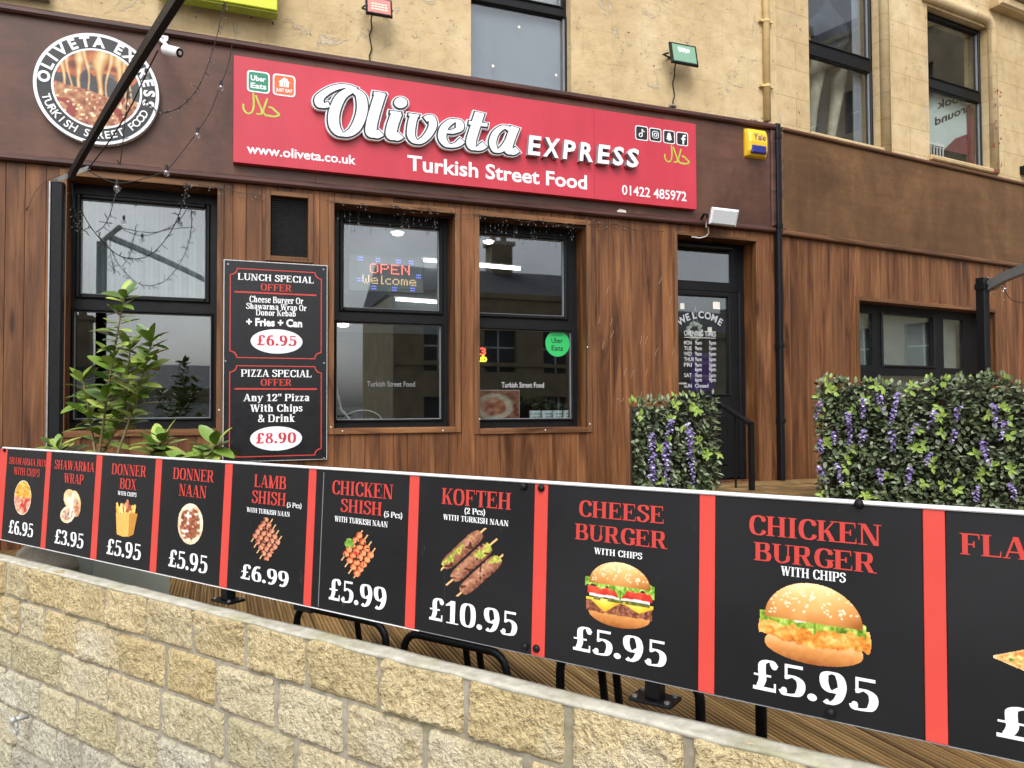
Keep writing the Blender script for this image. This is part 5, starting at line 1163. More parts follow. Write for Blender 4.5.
# ---------------------------------------------------------------- low stone wall with banner
WT=-.595; WALL_T=.066
def stone_wall():
    t=thing('stone_wall','low wall of coursed yellow sandstone blocks in front of the terrace','wall',FD,(-1.5,.05,Z_STREET))
    random.seed(21); ch=.1385; mg=.008
    c1=[(19.5,570),(53.5,580),(95,590),(136.7,600),(183,615),(235.5,630),(297,655),(370,680),(457,705),(559,735),(681,765)]
    c2=[(35,605),(68,617),(110,630),(155.5,645),(206,665),(265.6,690),(334,715),(415,740),(517,780)]
    c3=[(2,640),(50,655),(98,672),(150,695),(215,725),(285,755)]
    c4=[(29,690),(66,705),(107,722),(148,745)]
    J=[]
    for cc in (c1,c2,c3,c4): J.append([FD.px(*p,-.015)[0] for p in cc])
    mb=MB(); NX,NZ=16,14
    def block(a,b,z0,z1,row):
        r=min(1,max(0,.9-.16*row+random.uniform(-.22,.18))); sd=random.uniform(0,50); bul=random.uniform(.006,.011); tl=random.uniform(-.012,.012); tx=random.uniform(-.01,.01); vs=[];fs=[]
        nx=max(8,int((b-a)/.0095)); nz=NZ
        for j in range(nz+1):
            for i in range(nx+1):
                s=i/nx; q=j/nz; u=a+(b-a)*s; z=z0+(z1-z0)*q
                ed=min(s*(b-a),(1-s)*(b-a),q*(z1-z0),(1-q)*(z1-z0))/.009; e=min(1,ed)**.8
                f=mnoise.ridged_multi_fractal(Vector((u*11+sd,z*15,sd)),.9,2.1,4,1.,2.)*.55-.55; g=mnoise.noise(Vector((u*70,z*70,sd)))+.6*mnoise.noise(Vector((u*150,z*150,sd)))
                y=.022-e*(bul+tl*(s-.5)*2+tx*(q-.5)*2+f*.015+g*.006)
                if e>.25: y=min(y,.0145)
                wob=(1-e)*.004
                vs.append((u+wob*mnoise.noise(Vector((z*30,sd,1))) ,y,z+wob*mnoise.noise(Vector((u*30,sd,3)))))
        n=nx+1
        fs=[(j*n+i,j*n+i+1,(j+1)*n+i+1,(j+1)*n+i) for j in range(nz) for i in range(nx)]
        rim=[i for i in range(n)]+[j*n+nx for j in range(1,nz+1)]+[nz*n+i for i in range(nx-1,-1,-1)]+[j*n for j in range(nz-1,0,-1)]
        o=len(vs); vs+=[(vs[i][0],.05,vs[i][2]) for i in rim]; m=len(rim)
        fs+=[(rim[(k+1)%m],rim[k],o+k,o+(k+1)%m) for k in range(m)]
        mb.add(vs,fs,None,r)
    ul,ur=-5.2,1.9
    for row in range(8):
        z1=WT-row*ch-.002; z0=max(z1-ch+mg,Z_STREET-.03)
        js=J[row] if row<len(J) else []
        E=[x for x in js]
        if not E: E=[-2.6+random.uniform(-.2,.2)]
        x=E[0]
        while x>ul: x-=random.uniform(.17,.33); E.insert(0,x)
        x=E[-1]
        while x<ur: x+=random.uniform(.18,.34); E.append(x)
        for a,b in zip(E,E[1:]): block(a+.0095,b-.0095,z0,z1,row)
    mb.build('stones','sandstone',t,smooth=True)
    mb=MB(); mb.box(ul,ur,.0215,WALL_T,Z_STREET-.02,WT-.003); mb.build('mortar_core','mortar',t)
    # uneven bedded top
    n=150; vs=[];fs=[]; m=5
    for i in range(n+1):
        u=ul+(ur-ul)*i/n
        for j in range(m+1):
            y=.012+(WALL_T-.012)*j/m; z=WT+.001+.003*mnoise.noise(Vector((u*9,y*20,0)))+.002*mnoise.noise(Vector((u*40,y*40,2)))-(.004 if j==0 else 0)
            vs.append((u,y+(.006*mnoise.noise(Vector((u*7,0,5))) if j==0 else 0),z))
    fs=[(i*(m+1)+j,(i+1)*(m+1)+j,(i+1)*(m+1)+j+1,i*(m+1)+j+1) for i in range(n) for j in range(m)]
    o=len(vs); vs+=[(vs[i*(m+1)][0],vs[i*(m+1)][1]+.006,WT-.01) for i in range(n+1)]; fs+=[(o+i,o+i+1,(i+1)*(m+1),i*(m+1)) for i in range(n)]
    o=len(vs); vs+=[(vs[i*(m+1)+m][0],WALL_T,WT-.01) for i in range(n+1)]; fs+=[(i*(m+1)+m,(i+1)*(m+1)+m,o+i+1,o+i) for i in range(n)]
    mb=MB(); mb.add(vs,fs); mb.build('wall_top','wall_top',t,smooth=True)
    # iron ring on the face
    u,z=FD.px(15,724,-.04); r=thing('tether_ring','small metal ring hanging on the stone wall face at far left','ring',FD,(u,-.03,z))
    mb=MB(); mb.tube([(u+.02*math.cos(w),-.04-.004*math.sin(w),z+.026*math.sin(w)-.01) for w in np.linspace(0,2*math.pi,19)],.0045,7); mb.build('ring','grey_steel',r,smooth=True)
    mb=MB(); mb.tube([(u+.012,.0,z+.018),(u+.008,-.05,z+.02)],.009,8); mb.ball((u+.008,-.05,z+.02),.013,seg=8,rings=6); mb.build('eye_bolt','grey_steel',r,smooth=True)
    # old boulder-like coping at the far left, behind the first panel
    u,z=FD.px(38,556,.2); b=MB(); b.ball((u,.25,z-.03),.2,.12,.075,16,10)
    b.v=[(x+.02*mnoise.noise(Vector((x*9,y*9,q*9))),y,q+.02*mnoise.noise(Vector((x*12,3,q*9)))) for x,y,q in b.v]
    o=b.build('coping_stone','grey_stone',None,FD,(u,.25,z-.1),True); tag(o,'grey mossy stone lying behind the wall under the first menu panel','stone')
stone_wall()
def railing():
    t=thing('terrace_railing','black steel posts and rail bolted on top of the stone wall, holding the menu banner','railing',FD,(-1.3,.06,WT))
    yc=FD.loc(FC.at(0,0,0))[1]+.035
    ytop=yc
    for px_,py_ in ((228,606.5),(655,712.5),(1130,850)):
        u=FD.px(px_,py_,yc)[0]
        if px_>1000: u=.55
        mb=MB(); mb.bbox(u-.0155,u+.0155,yc-.0155,yc+.0155,WT+.012,-.2,.003); p=mb.build('post','black_steel',t)
        mb=MB(); mb.bbox(u-.044,u+.044,yc-.03,yc+.03,WT+.006,WT+.013,.002)
        mb.build('base_plate','black_steel',p)
        for sx in (-.034,.034):
            for sy in (-.02,.02): mb=MB(); mb.tube([(u+sx,yc+sy,WT+.0125),(u+sx,yc+sy,WT+.0175)],.0055,6); mb.build('bolt','galvanised',t)
    mb=MB(); mb.bbox(-3.6,1.6,yc-.02,yc+.02,-.196,-.168,.004); mb.build('rail','lead_black',t)
    mb=MB(); u=FD.px(306,604,yc)[0]; mb.bbox(u-.02,u+.05,yc-.03,yc+.02,-.56,-.5,.004); mb.build('bracket','black_steel',t)
railing()
def banner():
    zb=(FC.px(0,538.5)[1]+FC.px(1024,760)[1]+FC.px(535,655)[1])/3; u0=FC.px(1.2,490)[0]; u1=.42
    t=thing('menu_banner','long black menu banner with red stripes, food pictures and prices along the wall top','banner',FC,((u0+u1)/2,0,zb))
    X=[(1.5,8.6),(48.1,52.6),(98,103.6),(157.2,163.3),(226.6,233.8),(310.3,317.6),(411,420.5),(536,549),(700.4,716),(922.9,945)]
    def su(x):   # stripe edge: mean of top and bottom readings along the strip top line
        return FC.px(x,447.5+.0688*x+3)[0]
    S=[(su(a),su(b)) for a,b in X]
    names=['shawarma box','shawarma wrap','donner box','donner naan','lamb shish','chicken shish','kofteh','cheese burger','chicken burger','flatbread']
    panels=[]
    for i in range(10):
        a=S[i][1]; b=S[i+1][0] if i<9 else u1
        mb=MB(); mb.bbox(a+.0005,b-.0005,-.004,.004,zb,0,.001); p=mb.build('menu_panel','black_vinyl',t,label='black %s panel'%names[i] if i<9 else 'black panel cut off at the right end'); panels.append(p)
        mb=MB(); mb.bbox(S[i][0],S[i][1],-.0052,.004,zb-.001,0,.001); mb.build('red_stripe','stripe_red',t)
    mb=MB(); mb.bbox(u0,u1,-.0085,.008,.0005,.0075,.002); mb.build('top_edge','white_trim',t)
    mb=MB(); mb.bbox(u0,FC.px(420,628)[0],-.006,.004,zb-.0032,zb-.0012,.0008); mb.build('bottom_edge','white_trim',t); mb=MB(); mb.bbox(FC.px(420,628)[0]+.001,u1,-.005,.004,zb-.0025,zb-.0012,.0006); mb.build('bottom_edge','gasket_grey',t)
    yt=-.0052
    def tx(i,m,s,l,r,top,nm,pen=SERIF,track=0):
        a,b,z,h=boxpx(FC,l,r,top,yt); mb=MB(); mb.flat(fit(serif_tri(s,pen,track),a,b,z,h),yt); mb.build(nm,m,panels[i])
    R_='print_red';W_='print_white'; ti='title_text'; nt_='note_text'; pr='price_text'
    T=[(0,R_,'SHAWARMA BOX',(8.9,463.6),(46.3,466.8),457,ti),(0,R_,'WITH CHIPS',(13.6,474.6),(39.6,476.8),467.2,ti),(0,W_,'\u00a36.95',(8.4,533),(32.7,537.4),519.8,pr),
    (1,R_,'SHAWARMA',(54.2,468.2),(94.4,472.6),459.2,ti),(1,R_,'WRAP',(63.6,482.2),(83.2,485),472.6,ti),(1,W_,'\u00a33.95',(54.4,542.8),(83,549),528.6,pr),
    (2,R_,'DONNER',(111.4,474),(146.2,477),463.4,ti),(2,R_,'BOX',(119.5,488),(136.2,490.6),477.6,ti),(2,W_,'WITH CHIPS',(117.6,495),(136.4,496.8),491,nt_),(2,W_,'\u00a35.95',(106.4,553.8),(140.4,560.6),538.4,pr),
    (3,R_,'DONNER',(172.8,478.3),(213.8,483),467,ti),(3,R_,'NAAN',(178.7,495.4),(206.2,498.6),483.6,ti),(3,W_,'\u00a35.95',(168.3,566),(207,574),549,pr),
    (4,R_,'LAMB',(254,486.8),(286,489.4),474.4,ti),(4,R_,'SHISH',(251.5,503),(285.6,506),490.4,ti),(4,W_,'(5 Pcs)',(286.8,507),(301.4,508.6),502.2,nt_),(4,W_,'WITH TURKISH NAAN',(246.5,512.2),(289.8,516.4),507.6,nt_),(4,W_,'\u00a36.99',(240.8,577.4),(288.2,588.8),562.6,pr),
    (5,R_,'CHICKEN',(332,494.4),(393,498.8),480.6,ti),(5,R_,'SHISH',(340.3,511.6),(381.6,515.8),498.6,ti),(5,W_,'(5 Pcs)',(384,516.6),(402.2,518.8),511,nt_),(5,W_,'WITH TURKISH NAAN',(334.4,521.6),(387.6,527),516.2,nt_),(5,W_,'\u00a35.99',(328.7,600),(386,610),578.6,pr),
    (6,R_,'KOFTEH',(441.5,503.6),(510.8,510),487.8,ti),(6,W_,'(2 Pcs)',(464.5,513.4),(485,515.4),507.6,nt_),(6,W_,'WITH TURKISH NAAN',(443,519.4),(508.4,526.4),514,nt_),(6,W_,'\u00a310.95',(429.2,619),(517,637.4),596.6,pr),
    (7,R_,'CHEESE',(579,516.4),(663.6,523.6),500.3,ti),(7,R_,'BURGER',(574.7,539.6),(667.6,548.6),523.8,ti),(7,W_,'WITH CHIPS',(594,554),(642.2,559.2),547.8,nt_),(7,W_,'\u00a35.95',(573,650),(666.4,668),625.6,pr),
    (8,R_,'CHICKEN',(749.2,533.8),(881.4,546.8),514.4,ti),(8,R_,'BURGER',(753.7,558.8),(876.9,574.8),540.6,ti),(8,W_,'WITH CHIPS',(780.7,575.2),(845.8,582.6),566,nt_),(8,W_,'\u00a35.95',(753,689),(878.6,713.6),658.4,pr),
    (9,R_,'FLA',(960,553.6),(1030,561),532.3,ti),(9,W_,'\u00a3',(996.5,736),(1040,745),703.5,pr)]
    for a in T: tx(*a)
    def pc(i,p,l,r,top,bot):
        xm,ym=(l+r)/2,(top+bot)/2; mb=MB(); p.mesh(mb,FC.px(l,ym,yt)[0],FC.px(r,ym,yt)[0],FC.px(xm,bot,yt)[1],FC.px(xm,top,yt)[1],yt); mb.build('food_picture','printed_picture',panels[i],smooth=True)
    pc(0,pic_plate('box'),14,31.4,480,515.4); pc(1,pic_wrap(),60.4,81.6,489,524.4); pc(2,pic_box(),115,137.6,498,539.4); pc(3,pic_plate('naan'),177.4,203.4,503,545)
    pc(4,pic_skewers('lamb'),250,283,517.6,560.6); pc(5,pic_skewers('chicken'),338,379,530,579); pc(6,pic_skewers('kofteh'),441,503,526.6,599)
    pc(7,pic_burger('cheese'),584,656,561.6,628); pc(8,pic_burger('chicken'),757,872,582.6,665); pc(9,pic_slice(),993.5,1100,630,700)
    for x,y in ((5,450),(523.5,486.5),(541.5,488),(525,646.5),(536.5,648.5),(859,504),(830.6,713)):
        u,z=FC.px(x,y,-.006); mb=MB(); mb.ball((u,-.007,z),.0085,.007,.0085,10,6); mb.build('bolt','black_steel',t,smooth=True)
    # pale creases where the sheets meet
    for x,y0,y1,m in ((62.3,456,536,'lead_black'),(320.8,472,609,'gasket_grey'),(444.3,560,627,'lead_black'),(534.2,487,652,'dark_void')):
        a=FC.px(x,(y0+y1)/2,yt)[0]; mb=MB(); mb.box(a-.0012,a+.0012,-.0046,-.0038,max(FC.px(x,y1,yt)[1],zb+.004),min(-.004,FC.px(x,y0,yt)[1])); mb.build('sheet_joint',m,t)
banner()
# ---------------------------------------------------------------- things on the front
def pipes():
    t=thing('drainpipe','black square drainpipe at the corner between the two timber fronts','drainpipe',FA,(FA.px(779,240,-.03)[0],-.03,Z_DECK))
    ua=FA.px(778.5,250,-.05)[0]; w=.027
    z1=FA.px(776,124,-.05)[1]
    mb=MB(); mb.bbox(ua-w,ua+w,-.085,-.02,Z_DECK+.05,z1,.01); mb.build('pipe','black_upvc',t)
    for y in (137,226,345,420):
        z=FA.px(780,y,-.05)[1]; mb=MB(); mb.bbox(ua-w-.005,ua+w+.005,-.09,-.015,z-.03,z+.02,.006); mb.build('collar','black_upvc',t)
    u=FA.px(766.5,60,0)[0]; o=thing('wall_pipe','cream painted round pipe running down the upper wall above the drainpipe','pipe',FA,(u,-.02,ZF1+.02))
    mb=MB(); mb.tube([(u,0,z1-.02+.06),(u,0,6.1)],.036,14); mb.build('pipe','cream_pipe',o,smooth=True)
    for y in (85,20):
        z=FA.px(766,y,-.02)[1]; mb=MB(); mb.tube([(u,0,z-.012),(u,0,z+.012)],.041,14); mb.box(u-.08,u+.08,-.01,.031,z-.012,z+.012); mb.build('clip','cream_pipe',o)
pipes()
def floodlight(x0,x1,y0,y1,kind,label,cx,cy0,cy1):
    yy=-.12; u0,z1=FA.px((x0+x1)/2,(y0+y1)/2,yy); h=(FA.px(x1,40,yy)[0]-FA.px(x0,40,yy)[0])/2*.93
    t=thing('floodlight',label,'floodlight',FA,(u0,-.0,z1-h),'floodlights on the cream wall')
    mb=MB(); a=.2
    def rot(u,y,z): # tipped downwards
        dy,dz=y-yy,z-z1; return (u,yy+dy*math.cos(a)+dz*math.sin(a),z1-dy*math.sin(a)+dz*math.cos(a))
    hh=h*.74
    def rb(mb,*b,bev=.004):
        k=len(mb.v); mb.bbox(*b,bev); mb.v[k:]=[rot(*p) for p in mb.v[k:]]
    rb(mb,u0-h,u0+h,yy-.02,yy+.004,z1-hh,z1+hh,bev=.006); mb.build('housing','black_paint',t)
    mb=MB(); rb(mb,u0-h*.86,u0+h*.86,yy-.0225,yy-.0205,z1-hh*.82,z1+hh*.82); gl=mb.build('lens','flood_green' if kind=='green' else 'flood_red',t)
    mb=MB(); random.seed(2)
    if kind=='green':
        pts=[(-.4,.1),(-.3,-.05),(-.2,.08),(-.08,-.04),(.02,.08),(.14,-.06),(.26,.06),(.36,-.02)]
        k=len(mb.v); mb.tube([(u0+p*h,yy-.024,z1+q*h*1.6+.03) for p,q in pts],.008,6); mb.v[k:]=[rot(*p) for p in mb.v[k:]]
    else:
        for i in range(3):
            for j in range(5):
                k=len(mb.v); mb.box(u0+(-.5+.25*j)*h-.011,u0+(-.5+.25*j)*h+.011,yy-.0235,yy-.0226,z1+(-.3+.22*i)*h-.006,z1+(-.3+.22*i)*h+.006); mb.v[k:]=[rot(*p) for p in mb.v[k:]]
    mb.build('lamp_chip','flood_chip_white' if kind=='green' else 'flood_chip_red',gl)
    mb=MB(); mb.tube([(u0-h*1.05,yy+.01,z1),(u0-h*1.1,-.03,z1+.02),(u0-h*.5,.02,z1+.03),(u0+h*.5,.02,z1+.03),(u0+h*1.1,-.03,z1+.02),(u0+h*1.05,yy+.01,z1)],.008,6); mb.build('bracket','black_paint',t)
    uc,zc=FA.px(cx,cy0,0); _,ze=FA.px(cx,cy1,0); mb=MB(); P=[(u0-h*.4,yy+.03,z1-.03),(uc,.0,zc)]+[(uc+.012*math.sin(k*2.1),.018,zc+(ze-zc)*k/6) for k in range(1,7)]; mb.tube(P,.006,6); mb.build('cable','wire_black',t)
floodlight(364.5,393,-2,17.5,'red','small floodlight with a dim red lamp above the left half of the red sign',371,20,62)
floodlight(669,697.5,44.5,65.5,'green','small floodlight with a green lit lamp above the right end of the red sign',674.5,70,107)
def cctv():
    yy=-.3; u,z=FA.px(172,51,yy); t=thing('security_camera','white bullet security camera hanging under the fascia top near the round sign','camera',FA,(u,-.1,z))
    d=Vector((.62,-.55,-.3)).normalized(); c=Vector((u,yy,z)); a=c-d*.075; b=c+d*.075
    mb=MB(); mb.tube([a,a+d*.005,b-d*.01,b],[.03,.036,.036,.034],16); body=mb.build('body','white_plastic',t,smooth=False)
    mb=MB(); mb.tube([b,b+d*.004],[.031,.031],16); mb.build('front_plate','black_paint',body)
    mb=MB(); mb.tube([b+d*.004,b+d*.008],[.014,.014],12); mb.build('lens','grille_grey',body)
    m=a+Vector((0,0,.03)); mb=MB(); mb.tube([a+d*.03+Vector((0,0,.03)),m+Vector((-.03,.06,.06)),m+Vector((-.05,.17,.12)),(u-.08,-.05,z+.2)],.012,8); mb.build('arm','white_plastic',t)
    mb=MB(); mb.tube([(u-.08,-.06,z+.2),(u-.08,-.03,z+.2)],.04,14); mb.build('mount','white_plastic',t)
cctv()
def alarm():
    yy=-.09; ua=FA.px(747.5,142,yy)[0]; ub=FA.px(768.5,142,yy)[0]; z1=FA.px(757,128,yy)[1]; z0=FA.px(757,156.5,yy)[1]
    t=thing('alarm_box','yellow burglar alarm box with a blue lens on the fascia end','alarm box',FA,((ua+ub)/2,-.03,z0))
    mb=MB(); n=9; vs=[]
    prof=[(-.03,z0),(-.07,z0+.012),(-.1,z0+.06),(-.112,z0+(z1-z0)*.5),(-.1,z1-.05),(-.07,z1-.01),(-.03,z1)]
    w=(ub-ua)
    cols=[(0,.35),(.05,.8),(.14,1),(.86,1),(.95,.8),(1,.35)]
    for s,k in cols:
        for y,z in prof: vs.append((ua+w*s,-.03+(y+.03)*k,z0+(z1-z0)*.5+(z-(z0+z1)/2)*(1 if k>.5 else .97)))
    m=len(prof); fs=[(i*m+j,(i+1)*m+j,(i+1)*m+j+1,i*m+j+1) for i in range(len(cols)-1) for j in range(m-1)]
    fs+=[tuple(range(m)),tuple((len(cols)-1)*m+j for j in range(m-1,-1,-1))]
    mb.add(vs,fs); mb.build('cover','alarm_yellow',t,smooth=False)
    mb=MB(); mb.bbox(ua+w*.16,ub-w*.16,-.116,-.085,z0+(z1-z0)*.1,z0+(z1-z0)*.38,.01); mb.build('lens','alarm_blue',t)
    mb=MB(); mb.flat(fit(sans_tri('Yale',.0),ua+w*.24,ub-w*.2,z0+(z1-z0)*.56,.07),-.1135); mb.build('lettering','badge_text_blue' if 'badge_text_blue' in MATS else 'alarm_blue',t)
alarm()
def speaker():
    yy=-.2; u,z=FA.px(722,216.5,yy); t=thing('wall_speaker','white outdoor loudspeaker tilted down above the shop door','speaker',FA,(u,-.03,z-.08))
    R=Matrix.Rotation(math.radians(20),3,'X')@Matrix.Rotation(math.radians(-14),3,'Z'); c=Vector((u,yy,z))
    def sh(w,h,d0,d1,k,b=.02):
        m=MB(); m.bbox(-w,w,d0,d1,-h,h,b); 
        m.v=[tuple(c+R@Vector((p[0]*(k if p[1]>d0+.05 else 1),p[1],p[2]*(k if p[1]>d0+.05 else 1)))) for p in m.v]; return m
    sh(.135,.08,-.07,.08,.72).build('cabinet','white_plastic',t)
    sh(.118,.066,-.076,-.071,1,.004).build('grille','grille_grey',t)
    mb=MB(); q=[tuple(c+R@Vector(p)) for p in ((-.14,.0,-.03),(-.15,.0,.0),(-.15,.08,0))]; mb.tube(q+[(u-.12,-.03,z)],.012,6); mb.build('bracket','black_paint',t)
    mb=MB(); x0,zz=FA.px(706,222,-.1); P=[(u-.12,-.12,z-.04),(x0,-.1,zz-.05)]+[(FA.px(x,y,-.02)[0],-.05,FA.px(x,y,-.02)[1]) for x,y in ((706.5,228),(706.8,234),(704,237),(698,238.6),(690,237.5))]; mb.tube(P,.006,6); mb.build('cable','wire_white',t)
speaker()
def lime_sign():
    yy=-.16; u0=FA.px(205,-3,yy)[0]; u1=FA.px(277.5,6,yy)[0]; z0=FA.px(277,10.5,yy)[1]
    t=thing('lime_sign','lime green sign whose lower edge shows on the cream wall at the top left','sign',FA,((u0+u1)/2,0,z0))
    mb=MB(); mb.bbox(u0-.35,u1,yy,-.03,z0,z0+.6,.006); mb.build('panel','lime',t)
    mb=MB(); mb.bbox(u0-.353,u1+.003,yy+.02,-.031,z0-.012,z0-.001,.002); mb.build('edge','halal_green',t)
    mb=MB(); mb.box(u0,u0+.04,-.03,.03,z0+.1,z0+.5); mb.box(u1-.2,u1-.16,-.03,.03,z0+.1,z0+.5); mb.build('bracket','black_paint',t)
lime_sign()
def handrail():
    # steel rail by the steps at the door
    ua,za=FA.px(711,393.5,-.1); yA=.02; P0=(ua,yA,za)
    d=ray(751,424); best=None
    for y in np.linspace(-.2,-1.2,101):
        u,z=FA.px(751,424,y)
        if best is None or abs(u-(ua+.04))<best[0]: best=(abs(u-(ua+.04)),u,y,z)
    _,ub,yB,zb=best
    t=thing('door_handrail','black flat bar handrail sloping down beside the shop door','handrail',FA,(ua,-.3,Z_PLAT))
    def bar(mb,a,b,w,h):
        a,b=Vector(a),Vector(b); dd=(b-a).normalized(); up=Vector((0,0,1)); s=dd.cross(up)
        if s.length<.1: s=Vector((1,0,0))
        s.normalize(); up=s.cross(dd); vs=[]
        for p in (a,b):
            for i,j in ((-1,-1),(1,-1),(1,1),(-1,1)): vs.append(tuple(p+s*w*i+up*h*j))
        mb.add(vs,[(0,1,2,3),(7,6,5,4),(0,4,5,1),(1,5,6,2),(2,6,7,3),(3,7,4,0)])
    u2=FA.px(700,393,-.1)[0]
    mb=MB(); bar(mb,P0,(ub,yB,zb),.03,.014); bar(mb,(u2,yA,za),(ua+.02,yA,za),.014,.014); mb.build('rail','black_paint',t)
    for (u,y,z),s in (((ua,yA-.03,za),0),((ub,yB,zb),1)):
        mb=MB(); mb.box(u-.02,u+.02,y-.02,y+.02,Z_PLAT,z); mb.build('post','black_paint',t)
    mb=MB()
    for k in (.35,.68):
        u=ua+(ub-ua)*k; y=yA+(yB-yA)*k; z=za+(zb-za)*k; mb.box(u-.007,u+.007,y-.007,y+.007,Z_PLAT,z)
    mb.build('baluster','black_paint',t)
handrail()

# ---------------------------------------------------------------- canopy frames and strings of lights
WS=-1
def canopies():
    y0=-.72
    pu,pz=FA.px(58,183,y0); w=.038
    t=thing('canopy_frame','weathered steel canopy post and beam standing at the left window','canopy frame',FA,(pu,y0,Z_DECK))
    mb=MB(); mb.bbox(pu-w,pu+w,y0-w,y0+w,Z_DECK,pz,.01); mb.build('post','black_steel',t)
    mb=MB(); mb.box(pu-w-.004,pu-w+.004,y0-w-.004,y0-w+.03,Z_DECK,pz-.002); mb.build('edge_highlight','galvanised',t)  # highlight along the post's left edge, painted on as a pale strip
    mb=MB(); mb.bbox(pu-.1,pu+.1,y0-.1,y0+.1,Z_DECK,Z_DECK+.012,.003); mb.build('base_plate','black_steel',t)
    # beam: level with a slight arch, out over the terrace
    A=Vector(FA.at(*[FA.px(70,177,y0)[0],y0,FA.px(70,177,y0)[1]])); dB=ray(181,-2); B=Vector(dB*2.75)
    a=Vector(FA.loc(A)); b=Vector(FA.loc(B)); e=b+(b-a)*.3
    def beam(P,w,h,mb):
        vs=[];fs=[]
        for i,p in enumerate(P):
            dd=(P[min(i+1,len(P)-1)]-P[max(i-1,0)]).normalized(); s=dd.cross(Vector((0,0,1))).normalized(); up=s.cross(dd)
            for x,z in ((-1,-1),(1,-1),(1,1),(-1,1)): vs.append(tuple(p+s*w*x+up*h*z))
        for i in range(len(P)-1):
            for k in range(4): fs.append((4*i+k,4*i+(k+1)%4,4*i+4+(k+1)%4,4*i+4+k))
        fs+=[(3,2,1,0),tuple(4*(len(P)-1)+k for k in range(4))]; mb.add(vs,fs)
    Pb=[a.lerp(e,k/8)+Vector((0,0,.03*math.sin(math.pi*k/8))) for k in range(9)]
    mb=MB(); beam(Pb,.014,.024,mb); mb.build('beam','black_steel',t)
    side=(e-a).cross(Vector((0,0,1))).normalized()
    mb=MB(); beam([p+side*.0165*WS+Vector((0,0,.004)) for p in Pb],.002,.021,mb); mb.build('lit_worn_face','grey_steel',t)  # worn side of the beam, its lit look put into the pale colour
    q0=FA.px(57,181.5,y0); q1=FA.px(88,169,y0+.1)
    mb=MB(); beam([Vector((q0[0],y0-.03,q0[1])),Vector((q1[0],y0+.08,q1[1]))],.02,.012,mb); mb.build('bracket','grey_steel',t)
    # right-hand frame
    y1=-1.0
    pu2,pz2=FB.px(982.5,278,y1); w=.045
    t2=thing('canopy_frame','black canopy post with a curved arm standing behind the long hedge','canopy frame',FB,(pu2,y1,Z_DECK))
    mb=MB(); mb.bbox(pu2-w,pu2+w,y1-w,y1+w,Z_DECK,pz2,.012); mb.build('post','black_steel',t2)
    mb=MB(); mb.bbox(pu2-w-.008,pu2+w+.008,y1-w-.008,y1+w+.008,pz2-.12,pz2-.06,.004); mb.build('clamp','black_steel',t2)
    s0=Vector((pu2+.05,y1,FB.px(985,288,y1)[1])); e0=Vector(FB.loc(ray(1030,272)*(float(np.linalg.norm(FB.at(pu2,y1,0))/np.linalg.norm(ray(985,288)))*.93)))
    dirn=(e0-s0); P=[s0+dirn*k*.45+Vector((0,0,.05*math.sin(min(1,k*.3)*math.pi)-.0)) for k in range(7)]
    mb=MB(); beam(P,.03,.045,mb); mb.build('arm','gasket_grey',t2)
    return a,e,(pu,y0,pz)
CA,CE,CP=canopies()
